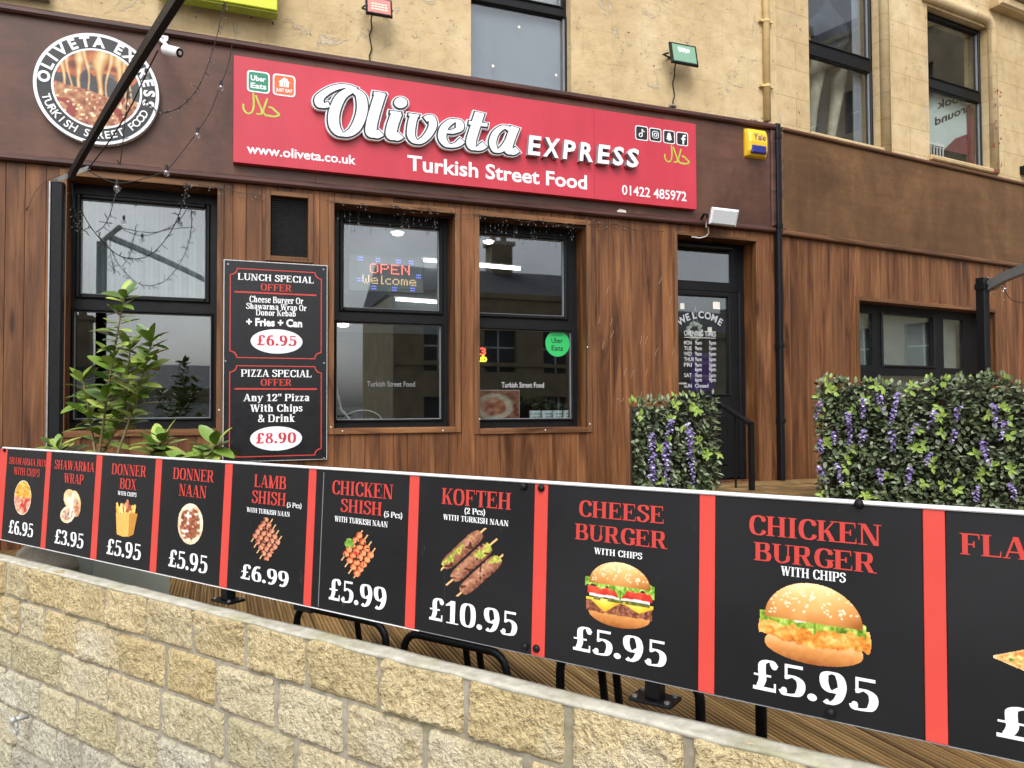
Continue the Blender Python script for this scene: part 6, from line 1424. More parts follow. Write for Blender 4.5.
def fairy():
    random.seed(31)
    def catm(pts,seg=6):
        out=[];n=len(pts)
        for i in range(n-1):
            p=[Vector(pts[max(0,min(n-1,i+k))]) for k in (-1,0,1,2)]
            for k in range(seg):
                u=k/seg; out.append(.5*((2*p[1])+(p[2]-p[0])*u+(2*p[0]-5*p[1]+4*p[2]-p[3])*u*u+(3*p[1]-p[0]-3*p[2]+p[3])*u**3))
        out.append(Vector(pts[-1])); return out
    def P(lst): return [(FA.px(x,y,yy)[0],yy,FA.px(x,y,yy)[1]) for x,y,yy in lst]
    def string(pts,label,n,r=.004,first=None):
        c=catm(P(pts)); t=thing('fairy_light_string',label,'fairy lights',FA,tuple(c[0]),'strings of unlit fairy lights')
        mb=MB(); mb.tube(c,r*.8,5); led=MB()
        for k in range(n):
            i=random.randrange(1,len(c)-1); p=c[i].lerp(c[i+1],random.random()); d=Vector((random.uniform(-1,1),random.uniform(-.6,.2),random.uniform(-1,.6))).normalized(); q=p+d*random.uniform(.025,.045)
            mb.tube([p,q],r*.7,4); mb.tube([q,q+d*.008],.0035,4,1)
        mb.build('wire',['wire_black','led_clear'],t)
    string([(225,0,-.15),(221,18,-.16),(215,43,-.2),(203,78,-.25),(191,97,-.3),(178,108,-.35),(163,113,-.4),(151,106,-.45),(146,98,-.5)],'dark fairy light wire hanging from the lime sign down to the round sign',34)
    string([(72,183,-.66),(74,205,-.64),(78,222,-.62),(82,229,-.6),(87,232,-.58)],'short dark fairy light strand dangling beside the canopy post',16)
    string([(80,208,-.6),(90,226,-.5),(103,242,-.45),(118,255,-.42),(132,259,-.4),(148,256,-.4),(162,244,-.4),(174,226,-.4),(182,206,-.38),(186,190,-.3),(187,183,-.12)],'dark fairy light strand looping in front of the left window',44)
    string([(96,232,-.46),(104,226,-.44),(110,214,-.42),(115,196,-.4),(117,188,-.38)],'short fairy light strand rising to a festoon bulb at the left window',12)
    string([(131,62,-.55),(128,92,-.5),(125,122,-.45),(122,150,-.4),(120,165,-.35)],'thin fairy light wire hanging straight down past the round sign',14)
    # along the window heads
    for a,b,m,lab in (((326,200.5),(456,212),26,'fairy light strand tacked along the head of the open sign window'),((462,213),(585,226),30,'fairy light strand bunched along the head of the window with the green sticker'),((198,183),(262,196),14,'fairy light strand tacked below the fascia above the wire vent'),((588,222.5),(664,232),16,'fairy light strand tacked under the fascia between window and door')):
        pts=[(a[0]+(b[0]-a[0])*k/8,a[1]+(b[1]-a[1])*k/8+random.uniform(-1.2,2.2),-.025) for k in range(9)]; string(pts,lab,m,.0028)
    # icicle tips hanging in the window heads
    for o,nm in ((W2,'icicle light fringe inside the head of the open sign window'),(W3,'icicle light fringe inside the head of the window with the green sticker')):
        t=thing('icicle_lights',nm,'fairy lights',FA,(o[0],.05,o[3]),'icicle light fringes'); mb=MB(); led=MB()
        mb.tube([(o[0]+.01,.06,o[3]-.02),(o[1]-.01,.06,o[3]-.02)],.003,5)
        for k in range(34):
            u=random.uniform(o[0]+.02,o[1]-.02); y=random.uniform(.04,.16); l=random.uniform(.02,.14); mb.tube([(u,y,o[3]-.01),(u,y,o[3]-l)],.0015,4); mb.tube([(u,y,o[3]-l),(u+random.uniform(-.004,.004),y,o[3]-l-.014)],.0032,4,1)
        mb.build('wire',['wire_black','led_clear'],t)
    # festoon with clear bulbs
    t=thing('festoon_lights','thin black festoon wire with round clear bulbs from fascia top to canopy post','festoon lights',FA,P([(232,45,-.1)])[0])
    c=catm(P([(232,45,-.08),(228,66,-.12),(221,84,-.2),(210,112,-.3),(197,132,-.38),(182,152,-.48),(166,170,-.55),(142,179,-.6),(117,183,-.62),(98,176,-.64),(88,170,-.66)])); mb=MB(); mb.tube(c,.0035,5); mb.build('wire','wire_black',t)
    c=catm(P([(88,169,-.66),(110,140,-1.1),(130,108,-1.4),(146,74,-1.7),(158,50,-1.9)])); mb=MB(); mb.tube(c,.004,5); mb.build('wire','wire_black',t)
    for x,y,yy in ((221,88,-.2),(197.5,135.5,-.38),(166.5,173,-.55),(117,188.5,-.62),(84.5,149,-.8),(146,76,-1.65)):
        u,z=FA.px(x,y,yy); s=1 if yy>-1 else .75; mb=MB(); mb.tube([(u,yy,z+.055*s),(u,yy,z+.02*s)],.011*s,8); so=mb.build('socket','wire_black',t)
        mb=MB(); mb.ball((u,yy,z),.024*s,seg=12,rings=8); mb.build('bulb','bulb_glass',so,smooth=True); mb=MB(); mb.tube([(u-.005,yy,z+.018),(u,yy,z-.006),(u+.005,yy,z+.018)],.003,4); mb.build('filament','led_clear',so)
    # right-hand string at the second post
    def PB(lst): return [(FB.px(x,y,yy)[0],yy,FB.px(x,y,yy)[1]) for x,y,yy in lst]
    pts=PB([(986,283,-1.05),(994,290,-1.1),(1002,287,-1.15),(1012,300,-1.2),(1030,303,-1.25)]); c=catm(pts); t=thing('festoon_lights','few small bulbs on a wire at the right-hand canopy arm','festoon lights',FB,tuple(c[0]))
    mb=MB(); mb.tube(c,.004,5); mb.build('wire','wire_black',t)
    for x,y in ((1004,289.5),(994.5,294),(1004,300.5),(1020,302.5),(988,277.5)):
        u,z=FB.px(x,y,-1.12); mb=MB(); r=.026 if x==1004 and y<295 else .01; mb.ball((u,-1.12,z),r,seg=10,rings=7); mb.build('bulb','bulb_glass' if r>.02 else 'led_clear',t,smooth=True)
    # stray wire on the left cladding
    t=thing('loose_cable','thin pale loose cable drooping on the cladding at far left','cable',FA,P([(58,175,-.03)])[0]); mb=MB(); mb.tube(catm(P([(60,175,-.05),(46,181,-.03),(36,191,-.03),(30,203,-.03),(27,209,-.03)])),.0025,4); mb.tube(P([(28,207,-.03),(26,210.5,-.03)]),.006,5); mb.build('wire','trellis',t)
fairy()

# ---------------------------------------------------------------- planting
def leaf(mb,p,d,up,L_,w,mi=0,curl=.12,r=None):
    """one pointed leaf, folded along its rib"""
    d=Vector(d).normalized(); s=d.cross(Vector(up)); s=s.normalized() if s.length>1e-4 else d.orthogonal().normalized(); n=s.cross(d); p=Vector(p)
    vs=[p,p+d*L_*.28+s*w*.42+n*L_*.02,p+d*L_*.62+s*w*.48-n*L_*curl*.3,p+d*L_-n*L_*curl,p+d*L_*.62-s*w*.48-n*L_*curl*.3,p+d*L_*.28-s*w*.42+n*L_*.02,p+d*L_*.3-n*L_*.05,p+d*L_*.64-n*L_*(.06+curl*.35)]
    mb.add([tuple(v) for v in vs],[(0,6,1),(1,6,7,2),(2,7,3),(0,5,6),(5,4,7,6),(4,3,7)],mi,random.random() if r is None else r)
def round_leaf(mb,p,d,up,L_,w,mi=0,curl=.12):
    d=Vector(d).normalized(); s=d.cross(Vector(up)); s=s.normalized() if s.length>1e-4 else d.orthogonal().normalized(); n=s.cross(d); p=Vector(p)
    st=((0,.03),(.15,.55),(.38,.95),(.62,1),(.82,.72),(.94,.36),(1,.05)); vs=[]
    for a,k in st:
        c=p+d*L_*a-n*L_*curl*a*a; vs+=[c-s*w*.5*k+n*L_*.045*k,c,c+s*w*.5*k+n*L_*.045*k]
    fs=[]
    for i in range(len(st)-1):
        o=3*i; fs+=[(o,o+1,o+4,o+3),(o+1,o+2,o+5,o+4)]
    mb.add([tuple(v) for v in vs],fs,mi,random.random())
def hedge(fr,u0,u1,y0,y1,z0,z1,n,spikes,label,side_twigs=False,seed=1,cut=None,top=lambda s:0):
    random.seed(seed)
    t=thing('hedge_screen',label,'hedge screen',fr,((u0+u1)/2,(y0+y1)/2,z0),'artificial hedge screens')
    mb=MB(); k=0
    for i in range(int((u1-u0)/.09)+1):
        u=min(u0+i*.09,u1); mb.box(u-.005,u+.005,y1-.03,y1-.02,z0,z1+top((u-u0)/(u1-u0))-.02)
    for i in range(int((z1-z0)/.09)+1): mb.box(u0,u1,y1-.02,y1-.012,z0+i*.09-.004,z0+i*.09+.004)
    mb.box(u0+.01,u1-.01,y1-.012,y1-.006,z0,z1-.05)
    mb.build('trellis','trellis',t)
    lf=MB(); cl=[(random.uniform(u0,u1),random.uniform(z0,z1+.02)) for _ in range(int(n/105))]
    for _ in range(n):
        u=random.uniform(u0-.01,u1+.01); s=(u-u0)/(u1-u0); zt=z1+top(s)+.02*mnoise.noise(Vector((u*9,0,seed))); z=random.uniform(z0,zt)
        dep=mnoise.noise(Vector((u*5,z*5,seed)))*.035+.5*(y1-y0)*random.random()**1.5
        y=y0+dep+.02
        a=random.uniform(0,6.28); d=Vector((math.cos(a)*.8,-.35-random.random()*.7,math.sin(a)*.8-.15))
        if random.random()<.22: y=(y0+y1)/2+random.uniform(-.5,.5)*(y1-y0)
        q=mnoise.noise(Vector((u*4,z*4,seed+9))); v=random.random()
        mi=0 if v<.36-.4*q else 1 if v<.78 else 3
        leaf(lf,(u,y,z),d,(random.uniform(-.5,.5),-.6,1),random.uniform(.036,.062),random.uniform(.022,.036),mi,random.uniform(-.1,.3))
    for (u,z) in cl:
        y=y0-.005+random.uniform(-.01,.02)
        for k in range(random.randint(4,7)):
            a=random.uniform(0,6.28); leaf(lf,(u,y,z),(math.cos(a),-.4,math.sin(a)),(0,-1,.3),random.uniform(.04,.06),random.uniform(.02,.03),2,.2)
    for _ in range(int((u1-u0)*60)):
        u=random.uniform(u0,u1); s=(u-u0)/(u1-u0); z=z1+top(s)+random.uniform(-.01,.03); leaf(lf,(u,random.uniform(y0,y1),z-.01),(random.uniform(-.5,.5),random.uniform(-.5,.2),1),(0,-1,0),random.uniform(.035,.055),.024,random.choice((1,1,2,3)),.2)
    lf.build('leaves',['leaf_dark','leaf_mid','leaf_bright','leaf_pale'],t)
    if side_twigs:
        mb=MB()
        for i in range(int((z1-z0)/.045)):
            z=z0+i*.045; mb.tube([(u1-.03,y0+.03,z-.012),(u1+.03,y0+.0,z),(u1-.02,y0+.05,z+.014)],.0025,4)
        mb.build('twig_ends','stem',t)
    for (u,z,l,b) in spikes:
        mb=MB(); m=int(l/.0046)
        for k in range(m):
            q=k/m; a=random.uniform(0,6.28); rr=.026*(1-q*.6)*random.uniform(.4,1.4); du=b*q
            leaf(mb,(u+du+rr*.4*math.cos(a),y0-.05+random.uniform(-.02,.03)+rr*.5*math.sin(a),z-q*l),(math.cos(a),math.sin(a)-.4,-.5),(0,0,1),.026*(1.15-q*.5),.024*(1.1-q*.5),random.choice((0,0,1)),.2)
        mb.build('flower_spike',['petal_purple','petal_lilac'],t)
    return t
def hedges():
    # by the door: faces the street, standing on the platform
    d=5.75; yb=FA.loc(ray(676,440)*d)[1]
    u0=FA.px(636,440,yb)[0]; u1=FA.px(713,440,yb)[0]; z1=FA.px(676,400,yb)[1]
    sp=[]
    for x,y,l in ((644,432,.3),(659,440,.33),(663,418,.14),(681,422,.48),(645,462,.2)):
        u,z=FA.px(x,y,yb); sp.append((u,z,l,random.uniform(-.03,.03)))
    hedge(FA,u0,u1,yb-.06,yb+.1,Z_PLAT,z1,2100,sp,'narrow artificial ivy screen with hanging purple flowers beside the door',True,3,top=lambda s:-.02+.05*s)
    # the long one on the right, parallel to the banner
    P0=ray(820,499); P0=P0*(Z_PLAT/P0[2]); FH=Frame(YAW_C+.02,P0)
    yy=0; u0=FH.px(819,440)[0]; u1=FH.px(1024,440)[0]+1.0; z1=FH.px(900,383)[1]
    sp=[]
    for x,y,l in ((822,401,.14),(836,430,.12),(821,438,.12),(849,412,.3),(864,398,.16),(879,393,.17),(897,392,.12),(894,408,.12),(893,430,.16),(865,428,.14),(916,422,.15),(959,404,.13),(957,428,.12),(994,403,.18),(983,440,.2),(935,410,.14),(911,466,.14),(838,462,.18),(881,468,.12),(820,465,.14),(975,485,.12),(1012,482,.12),(1006,420,.14),(928,452,.1)):
        u,z=FH.px(x,y,-.05); sp.append((u,z,l,random.uniform(-.05,.05)))
    hedge(FH,u0,u1,-.04,.14,Z_PLAT,z1,8200,sp,'long artificial hedge screen with purple flower spikes in front of the right wing',False,5,top=lambda s:.03*math.sin(s*17+.4)+.02*math.sin(s*41)+.03*s)
hedges()
def laurel():
    random.seed(17)
    yb=.42; cu=FD.px(97,565,yb-.0)[0]; a=.3
    # square planter behind the wall
    N=Frame(YAW_C,FD.at(cu,yb-.15,0)); k=FD.px(97,570,.27)[0]
    u1=k-.03; u0=u1-.33; y0=.27; y1=.6; z1=-.36
    t=thing('planter_box','grey square planter standing behind the stone wall below the first menu panels','planter',FD,((u0+u1)/2,(y0+y1)/2,Z_DECK))
    mb=MB(); mb.box(u0,u1,y0,y1,Z_DECK,z1-.03); mb.bbox(u0-.012,u1+.012,y0-.012,y1+.012,z1-.03,z1,.006); mb.build('box','planter_grey',t)
    mb=MB(); mb.box(u0+.03,u1-.03,y0+.03,y1-.03,z1,z1+.005); mb.build('soil','soil',t)
    # laurel
    s=thing('laurel_shrub','upright laurel shrub with glossy oval leaves growing in the planter before the left window','shrub',FD,((u0+u1)/2,(y0+y1)/2,z1))
    yc=(y0+y1)/2
    def pt(x,y,d=0): u,z=FD.px(x,y,yc+d); return Vector((u,yc+d,z))
    st=[([(95,452),(91,425),(87,402),(83,380)],[0,.02,.04,.04]),([(99,452),(104,420),(107,395),(112,365),(118,330),(124,298)],[0,-.02,-.03,-.02,0,.02]),([(118,452),(126,430),(134,405),(140,385),(147,360),(152,342)],[0,.03,.05,.05,.04,.03]),([(100,458),(110,440),(124,415),(128,380),(130,350)],[.05,.08,.1,.1,.1]),([(150,456),(158,448),(163,440)],[.04,.04,.03]),([(205,458),(212,450),(216,445)],[.0,.0,.0]),([(70,458),(62,452),(58,448)],[0,0,-.02])]
    mb=MB(); lv=MB(); root=Vector(((u0+u1)/2,yc,z1))
    def lf(p,ang,L_,el=None):
        el=random.uniform(-.5,.5) if el is None else el
        d=Vector((math.cos(ang)*math.cos(el),math.sin(ang)*math.cos(el)*.8,math.sin(el)+.35)); v=random.random(); mi=1 if v<.34 else 2 if v<.52 else 0
        round_leaf(lv,p,d,(random.uniform(-.5,.5),random.uniform(-.6,-.1),1),L_,L_*random.uniform(.38,.5),mi,random.uniform(.0,.35))
    for q,(pp,dd) in enumerate(st):
        c=[root]+[pt(x,y,d) for (x,y),d in zip(pp,dd)]
        if q>=4: c=c[1:]
        if q==5: c=[root.lerp(c[0],.6)]+c
        mb.tube(c,[.007-.004*i/len(c) for i in range(len(c))],6)
        a0=random.uniform(0,6)
        for i in range(1 if q<4 else 0,len(c)-1):
            n=int((c[i+1]-c[i]).length/.0085)+1
            for m in range(n):
                fr_=(i-1+m/n)/max(1,len(c)-2)
                if q in(0,1,2) and fr_<.24: continue
                p=c[i].lerp(c[i+1],m/n); a0+=2.4; lf(p,a0+random.uniform(-.4,.4),random.uniform(.075,.125)*(1 if fr_<.8 else .8))
        for m in range(6 if q<4 else 4): lf(c[-1],m*1.5+a0,random.uniform(.075,.115),random.uniform(.0,1.))
        if q>=4:
            for m in range(3): lf(c[-2],m*2.2,random.uniform(.09,.12),random.uniform(-.4,.5))
    mb.build('stem','stem',s,smooth=True); lv.build('leaves',['laurel_green','laurel_light','laurel_deep'],s,smooth=True)
laurel()

# ---------------------------------------------------------------- terrace stools, seen under the banner
def stools():
    def stool(x0,x1,y,yy,label,bars,w=None):
        ua,za=FD.px(x0,y[0],yy); ub,zb=FD.px(x1,y[1],yy); zt=(za+zb)/2; r=.0125; uc=(ua+ub)/2; w=(ub-ua)/2 if w is None else w; dp=.36
        t=thing('terrace_stool',label,'stool',FD,(uc,yy+dp/2,Z_DECK),'black tubular stools behind the wall')
        R=.06; P=[(uc-w,yy,Z_DECK)]+[(uc-w+R-R*math.cos(a),yy,zt-R+R*math.sin(a)) for a in np.linspace(0,math.pi/2,6)]+[(uc+w-R+R*math.sin(a),yy,zt-R+R*math.cos(a)) for a in np.linspace(0,math.pi/2,6)]+[(uc+w,yy,Z_DECK)]
        mb=MB(); mb.tube(P,r,10); mb.build('leg_hoop','black_steel',t,smooth=True)
        mb=MB(); mb.bbox(uc-w-.01,uc+w+.01,yy-.01,yy+dp+.01,zt+.014,zt+.03,.006); mb.build('seat','black_steel',t)
        for sx in bars:
            mb=MB(); mb.tube([(uc+w*sx,yy+.04,zt+.014),(uc+w*sx+.02,yy+.07,Z_DECK)],.011,8); mb.build('leg','black_steel',t)
    stool(297,386,(609,621),.55,'black tubular stool whose hoop shows under the chicken shish panel',(.17,))
    stool(404,507,(634,652),.55,'black tubular stool whose hoop shows under the kofteh panel',(.06,.32))
    stool(560,700,(645,680),.5,'black tubular stool whose legs show under the cheese burger panel',(-.5,-.28))
    yy=.6; u,z=FD.px(761,705,yy); t=thing('bistro_table','black bistro table whose single leg shows under the chicken burger panel','table',FD,(u,yy,Z_DECK))
    mb=MB(); mb.tube([(u,yy,Z_DECK+.015),(u,yy,-.36)],.014,10); mb.build('leg','black_steel',t,smooth=True)
    mb=MB(); mb.tube([(u,yy,-.36),(u,yy,-.34)],.2,28); mb.build('table_top','black_steel',t)
    mb=MB(); mb.tube([(u,yy,Z_DECK),(u,yy,Z_DECK+.015)],.13,24); mb.build('base','black_steel',t)
stools()

# ---------------------------------------------------------------- inside the windows
def inside():
    # dotted LED sign
    FONT={'O':'01110 10001 10001 10001 10001 10001 01110','P':'11110 10001 10001 11110 10000 10000 10000','E':'11111 10000 10000 11110 10000 10000 11111','N':'10001 11001 10101 10101 10011 10001 10001',
    'W':'10001 10001 10001 10101 10101 10101 01010','e':'00000 00000 01110 10001 11111 10000 01111','l':'010 010 010 010 010 010 011','c':'0000 0000 0111 1000 1000 1000 0111','o':'00000 00000 01110 10001 10001 10001 01110','m':'00000 00000 11010 10101 10101 10101 10101'}
    yy=.34
    ua=FA.px(349,275,yy)[0]; ub=FA.px(424,275,yy)[0]; z1=FA.px(385,256,yy)[1]; z0=FA.px(385,292,yy)[1]
    t=thing('open_sign','dotted LED board reading open and welcome hanging inside the middle window','LED sign',FA,((ua+ub)/2,yy,z0))
    mb=MB(); mb.bbox(ua,ub,yy+.004,yy+.03,z0,z1,.006); mb.build('board','blind_grey' if False else 'gasket_grey',t)
    def dots(s,l,r,top,m,name):
        a,b,z,h=boxpx(FA,l,r,top,yy); cols=[];x=0
        for ch in s:
            rows=FONT[ch].split(); w=len(rows[0])
            for j,rw in enumerate(rows):
                for i,c in enumerate(rw):
                    if c=='1': cols.append((x+i,6-j))
            x+=w+1
        W_=x-2; mb=MB()
        for i,j in cols: mb.disc(a+(b-a)*i/W_,z+h*j/6,.0058,yy-.002,yy+.003,6)
        mb.build(name,m,t)
    dots('OPEN',(370.5,272),(409,275),263.5,'led_red','open_letters'); dots('Welcome',(363,282.5),(415.5,285.5),275,'led_amber','welcome_letters')
    mb=MB()
    for x,y in ((360.5,258.5),(378,260),(398.5,261.5),(411,262.5),(359.5,279.5),(374,287.5),(394.5,289),(412.7,289.5),(418.5,276.5)):
        u,z=FA.px(x,y,yy)
        for dx in (-1,0,1):
            for dz in (-1,1): mb.disc(u+dx*.015,z+dz*.011,.005,yy-.002,yy+.003,6)
    mb.build('blue_dots','led_blue',t)
    # lamps of the room
    def tube_lamp(l,r,yy,label,h=.02,m='lamp_white'):
        a,za=FA.px(*l,yy); b,zb=FA.px(*r,yy); t=thing('strip_light',label,'strip light',FA,((a+b)/2,yy,(za+zb)/2)); mb=MB(); mb.tube([(a,yy,za),(b,yy,zb)],h,8); mb.build('lamp_tube',m,t); mb=MB(); mb.tube([(a-.02,yy+.02,za+.03),(b+.02,yy+.02,zb+.03)],h*.9,6); mb.build('batten','white_plastic',t)
    tube_lamp((424,260.5),(450,262.5),1.2,'short strip light at the right edge of the middle window',.012); tube_lamp((396,299.5),(450,303.5),1.2,'long strip light low in the middle window upper pane',.012); tube_lamp((470,264.5),(520,268.8),2.2,'strip light showing in the upper pane of the window with the green sticker',.02)
    for x,y,yy,lab in ((397.5,234,1.1,'round downlight at the top of the middle window'),(488.5,242.5,2.0,'round downlight at the top of the window with the green sticker'),(343,325.5,1.0,'round downlight in the lower pane of the middle window')):
        u,z=FA.px(x,y,yy); t=thing('downlight',lab,'downlight',FA,(u,yy,z),'ceiling downlights'); mb=MB(); mb.ball((u,yy,z),.055,.05,.016,14,6); mb.build('lens','lamp_white',t,smooth=True); mb=MB(); mb.tube([(u,yy,z+.016),(u,yy,z+.03)],.075,16); mb.build('ring','white_plastic',t)
    # neon at the left of the third window
    yy=.75; u,z=FA.px(481,364,yy); t=thing('neon_sign','red and yellow neon lettering cut off by the window edge','neon sign',FA,(u,yy,z))
    mb=MB(); a,b,zz,h=boxpx(FA,(478,361.5),(487,361.5),354.5,yy); mb.flat(fit(sans_tri('ub',.03),a,b,zz,h),yy); mb.build('yellow_letters','neon_yellow',t)
    mb=MB(); a,b,zz,h=boxpx(FA,(480,355),(486,355),347.5,yy); mb.flat(fit(sans_tri('3',.03),a,b,zz,h),yy); mb.build('red_letter','neon_red',t)
    mb=MB(); u0=FA.px(470,355,yy)[0]; u1=FA.px(491,355,yy)[0]; z1=FA.px(480,344,yy)[1]; z0=FA.px(480,366,yy)[1]; mb.box(u0,u1,yy+.01,yy+.03,z0,z1); mb.build('backing','dark_void',t)
    # dish poster leaning on the sill, four white pots
    zs=P3[1][2]-.03; yy=.3
    for o,nm in ((W2,0),(W3,1),(W1,2)):
        mb=MB(); mb.box(o[0]-.02,o[1]+.02,RC+.0705,.62,o[2]-.02,o[2]+.035); mb.build('inner_sill','room_wall',shop)
    zs=W3[2]+.035
    ua=FA.px(466,400,yy)[0]; ub=FA.px(519.5,400,yy)[0]; zt=FA.px(500,390,yy)[1]
    t=thing('dish_poster','picture board of a filled wrap on the sill under the green sticker window','poster',FA,((ua+ub)/2,yy,zs))
    mb=MB(); mb.box(ua,ub,yy+.002,yy+.014,zs,zt); mb.build('board','white_plastic',t); mb=MB(); pic_dish().mesh(mb,ua+.004,ub-.004,zs+.004,zt-.004,yy); mb.build('printed_picture','printed_picture',t)
    yy=.31
    labs=['white patterned pot with seedlings, first from the poster on the window sill','white patterned pot with seedlings, second from the poster on the window sill','white patterned pot with seedlings, third from the poster on the window sill','white patterned pot with seedlings, at the right end of the window sill']
    for k,(x0,x1) in enumerate(((529.5,540.3),(541.5,551.5),(552.5,562),(563,571.5))):
        a=FA.px(x0,415,yy)[0]; b=FA.px(x1,415,yy)[0]; r=(b-a)/2; c=(a+b)/2; h=FA.px(550,410.5,yy)[1]-zs; h=max(h,.09)
        t=thing('plant_pot',labs[k],'plant pot',FA,(c,yy,zs),'white pots on the window sill')
        mb=MB(); mb.tube([(c,yy,zs),(c,yy,zs+h)],[r*.9,r],20); mb.build('pot','sign_white',t)
        mb=MB()
        for i in range(5):
            for j in range(3): mb.disc(c+(-.6+.3*i)*r,zs+h*(.25+.25*j),.007,yy-r*1.0-.002,yy-r*.99,4)
        mb.build('pattern','gasket_grey',t)
        mb=MB(); random.seed(k)
        for i in range(26):
            a_=random.uniform(0,6.28); p=(c+random.uniform(-.6,.6)*r,yy+random.uniform(-.5,.5)*r,zs+h+random.uniform(0,.06)); leaf(mb,p,(math.cos(a_),math.sin(a_),.9),(0,0,1),.035,.015,0)
        mb.build('seedlings','leaf_mid',t)
    # router and cables on the middle sill
    yy=.4; zs=W2[2]+.035; ua=FA.px(353,413,yy)[0]; ub=FA.px(374,413,yy)[0]
    t=thing('white_router','small white box with looping cables on the middle window sill','router',FA,((ua+ub)/2,yy,zs))
    mb=MB(); mb.bbox(ua,ub,yy-.03,yy+.04,zs,zs+.035,.01); mb.build('case','white_plastic',t)
    mb=MB(); mb.tube([((ua+ub)/2+.17*math.cos(a),yy+.05,zs+.01+.1*math.sin(a)) for a in np.linspace(0,math.pi,14)],.005,5); mb.tube([(ua-.02,yy,zs+.02),(ua-.1,yy+.02,zs+.12),(ua-.16,yy+.05,zs+.4)],.012,6); mb.build('cable','wire_white',t)
    mb=MB(); mb.ball((ua+.0,yy+.08,zs+.06),.05,.04,.05,8,6); mb.build('plug','black_paint',t)
    # person upstairs, in pale trousers and dark top, bending forward
    yp=.36; u,zf=FB.px(831,140,yp); zf-=.12
    def q(x,y,d=0): a,b=FB.px(x,y,yp+d); return (a,yp+d,b)
    hip=q(828,62,.02); 
    V=[hip,q(818,64,0),q(813,98,-.02),q(810,136,-.04),q(808,150,-.06),q(840,66,.04),q(836,100,.02),q(831,136,0),q(829,150,-.02),q(829,46,.0),q(826,22,-.05),q(826,8,-.06),q(826,-8,-.06),q(812,24,-.1),q(806,40,-.16),q(812,52,-.22),q(842,24,.0),q(846,42,-.08),q(836,50,-.16)]
    E=[(0,1),(1,2),(2,3),(3,4),(0,5),(5,6),(6,7),(7,8),(0,9),(9,10),(10,11),(11,12),(10,13),(13,14),(14,15),(10,16),(16,17),(17,18)]
    Rr=[.13,.105,.075,.055,.05,.105,.075,.055,.05,.13,.13,.055,.1,.06,.045,.04,.06,.045,.04]
    me=bpy.data.meshes.new('person'); base=(hip[0],yp,V[4][2]); me.from_pydata([tuple(a-b for a,b in zip(v,base)) for v in V],E,[])
    ob=bpy.data.objects.new('person_tmp',me); COL.objects.link(ob); md=ob.modifiers.new('s','SKIN'); ob.modifiers.new('d','SUBSURF').levels=2
    for i,r in enumerate(Rr): me.skin_vertices[0].data[i].radius=(r,r)
    me.skin_vertices[0].data[0].use_root=True
    dg=bpy.context.evaluated_depsgraph_get(); dg.update(); body=bpy.data.meshes.new_from_object(ob.evaluated_get(dg)); bpy.data.objects.remove(ob)
    zt=FB.px(828,60,yp)[1]-base[2]; za=FB.px(808,44,yp)[1]-base[2]
    for m in ('denim','dark_top','skin','hair_dark'): body.materials.append(MATS[m])
    zneck=FB.px(826,12,yp)[1]-base[2]
    for p in body.polygons:
        c=p.center; p.material_index=0 if c.z<zt else 1 if c.z<zneck else 3; p.use_smooth=True
        if c.z<zt+.12 and c.y<-.2: p.material_index=2
    o=bpy.data.objects.new('person',body); COL.objects.link(o); place(o,FB,base); BASE[o.name]=base
    tag(o,'person in pale trousers and dark top standing inside the upstairs window, mostly hidden by glare','person')
inside()
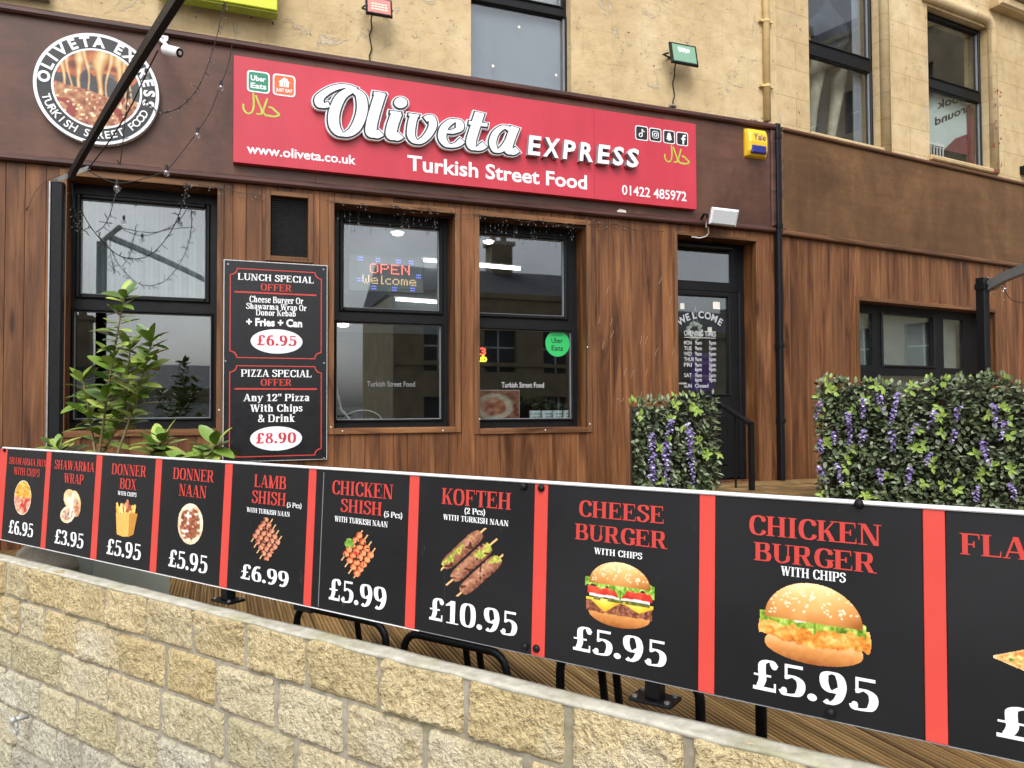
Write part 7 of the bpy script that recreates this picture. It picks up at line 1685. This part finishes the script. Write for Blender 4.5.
# ---------------------------------------------------------------- across the street: what the panes mirror
def opposite():
    def house(u0,u1,y,z1,label,wins,chim,roof=2.2,fr=FA,wm='dull_stone'):
        t=thing('stone_house',label,'house',fr,((u0+u1)/2,y,Z_STREET),'stone houses across the street')
        mb=MB(); hs=[]
        for a,b,c,d in wins: hs.append((a,b,c,d))
        grid_with_holes(mb,(u0,u1,Z_STREET,z1),hs,y-.35,y); mb.box(u0,u1,y-6,y-.36,Z_STREET,z1-.01)
        mb.build('wall',wm,t)
        mb=MB(); mb.box(u0-.1,u1+.1,y-.2,y+.12,z1,z1+.2)
        for zc in (z1*.36,z1-1.1): mb.box(u0,u1,y+.001,y+.08,zc,zc+.14)
        mb.build('string_course','dull_stone',t)
        mb=MB(); mb.add([(u0,y+.1,z1+.2),(u1,y+.1,z1+.2),(u1,y-3.2,z1+roof),(u0,y-3.2,z1+roof),(u0,y-6.5,z1),(u1,y-6.5,z1)],[(0,1,2,3),(3,2,5,4),(0,3,4),(1,5,2)]); rf=mb.build('roof','slate',t)
        for a,h in chim:
            mb=MB(); mb.box(a-.45,a+.45,y-3.6,y-2.8,z1,z1+h); mb.box(a-.55,a+.55,y-3.7,y-2.7,z1+h,z1+h+.15)
            for k in (-.25,.2): mb.tube([(a+k,y-3.2,z1+h+.15),(a+k,y-3.2,z1+h+.75)],.13,8)
            mb.build('chimney','dull_stone',rf)
        for a,b,c,d in wins:
            mb=MB(); mb.box(a,b,y-.3,y-.27,c,d); w=mb.build('window','slate',t); mb=MB(); mb.box((a+b)/2-.03,(a+b)/2+.03,y-.269,y-.25,c,d); mb.box(a,b,y-.268,y-.251,(c+d)/2-.03,(c+d)/2+.03); mb.build('glazing_bar','white_trim',w)
    Y=-19.5
    house(-16,1.5,Y,.35,'low pale rendered house with one chimney across the street',[(-12+k*2.6,-10.8+k*2.6,-1.2,-.1) for k in range(4)],[(-4.7,2.6)],1.1,FA,'pale_board')
    house(5.5,14.2,Y,3.9,'tall dull stone house with string courses across the street',[(6.6+k*2.3,7.8+k*2.3,1.2,3.0) for k in range(3)]+[(6.6+k*2.3,8.0+k*2.3,-1.3,.3) for k in range(3)],[(10.6,2.6)],1.6)
    house(14.4,25,Y,2.7,'lower dull stone house between the tall ones across the street',[(15.2+k*2.4,16.4+k*2.4,.4,1.9) for k in range(4)],[],1.5)
    FE=Frame(YAW_A+math.pi/2,FA.at(30,0,0)); ye=0
    house(-22,-2.5,ye,16.4,'tall dull stone building with string courses at the right-hand end of the street',[(-21+k*2.6,-19.7+k*2.6,z,z+1.9) for k in range(7) for z in (1.4,4.8,8.2,12)],[(-12,2.2)],2.4,FE)
opposite()
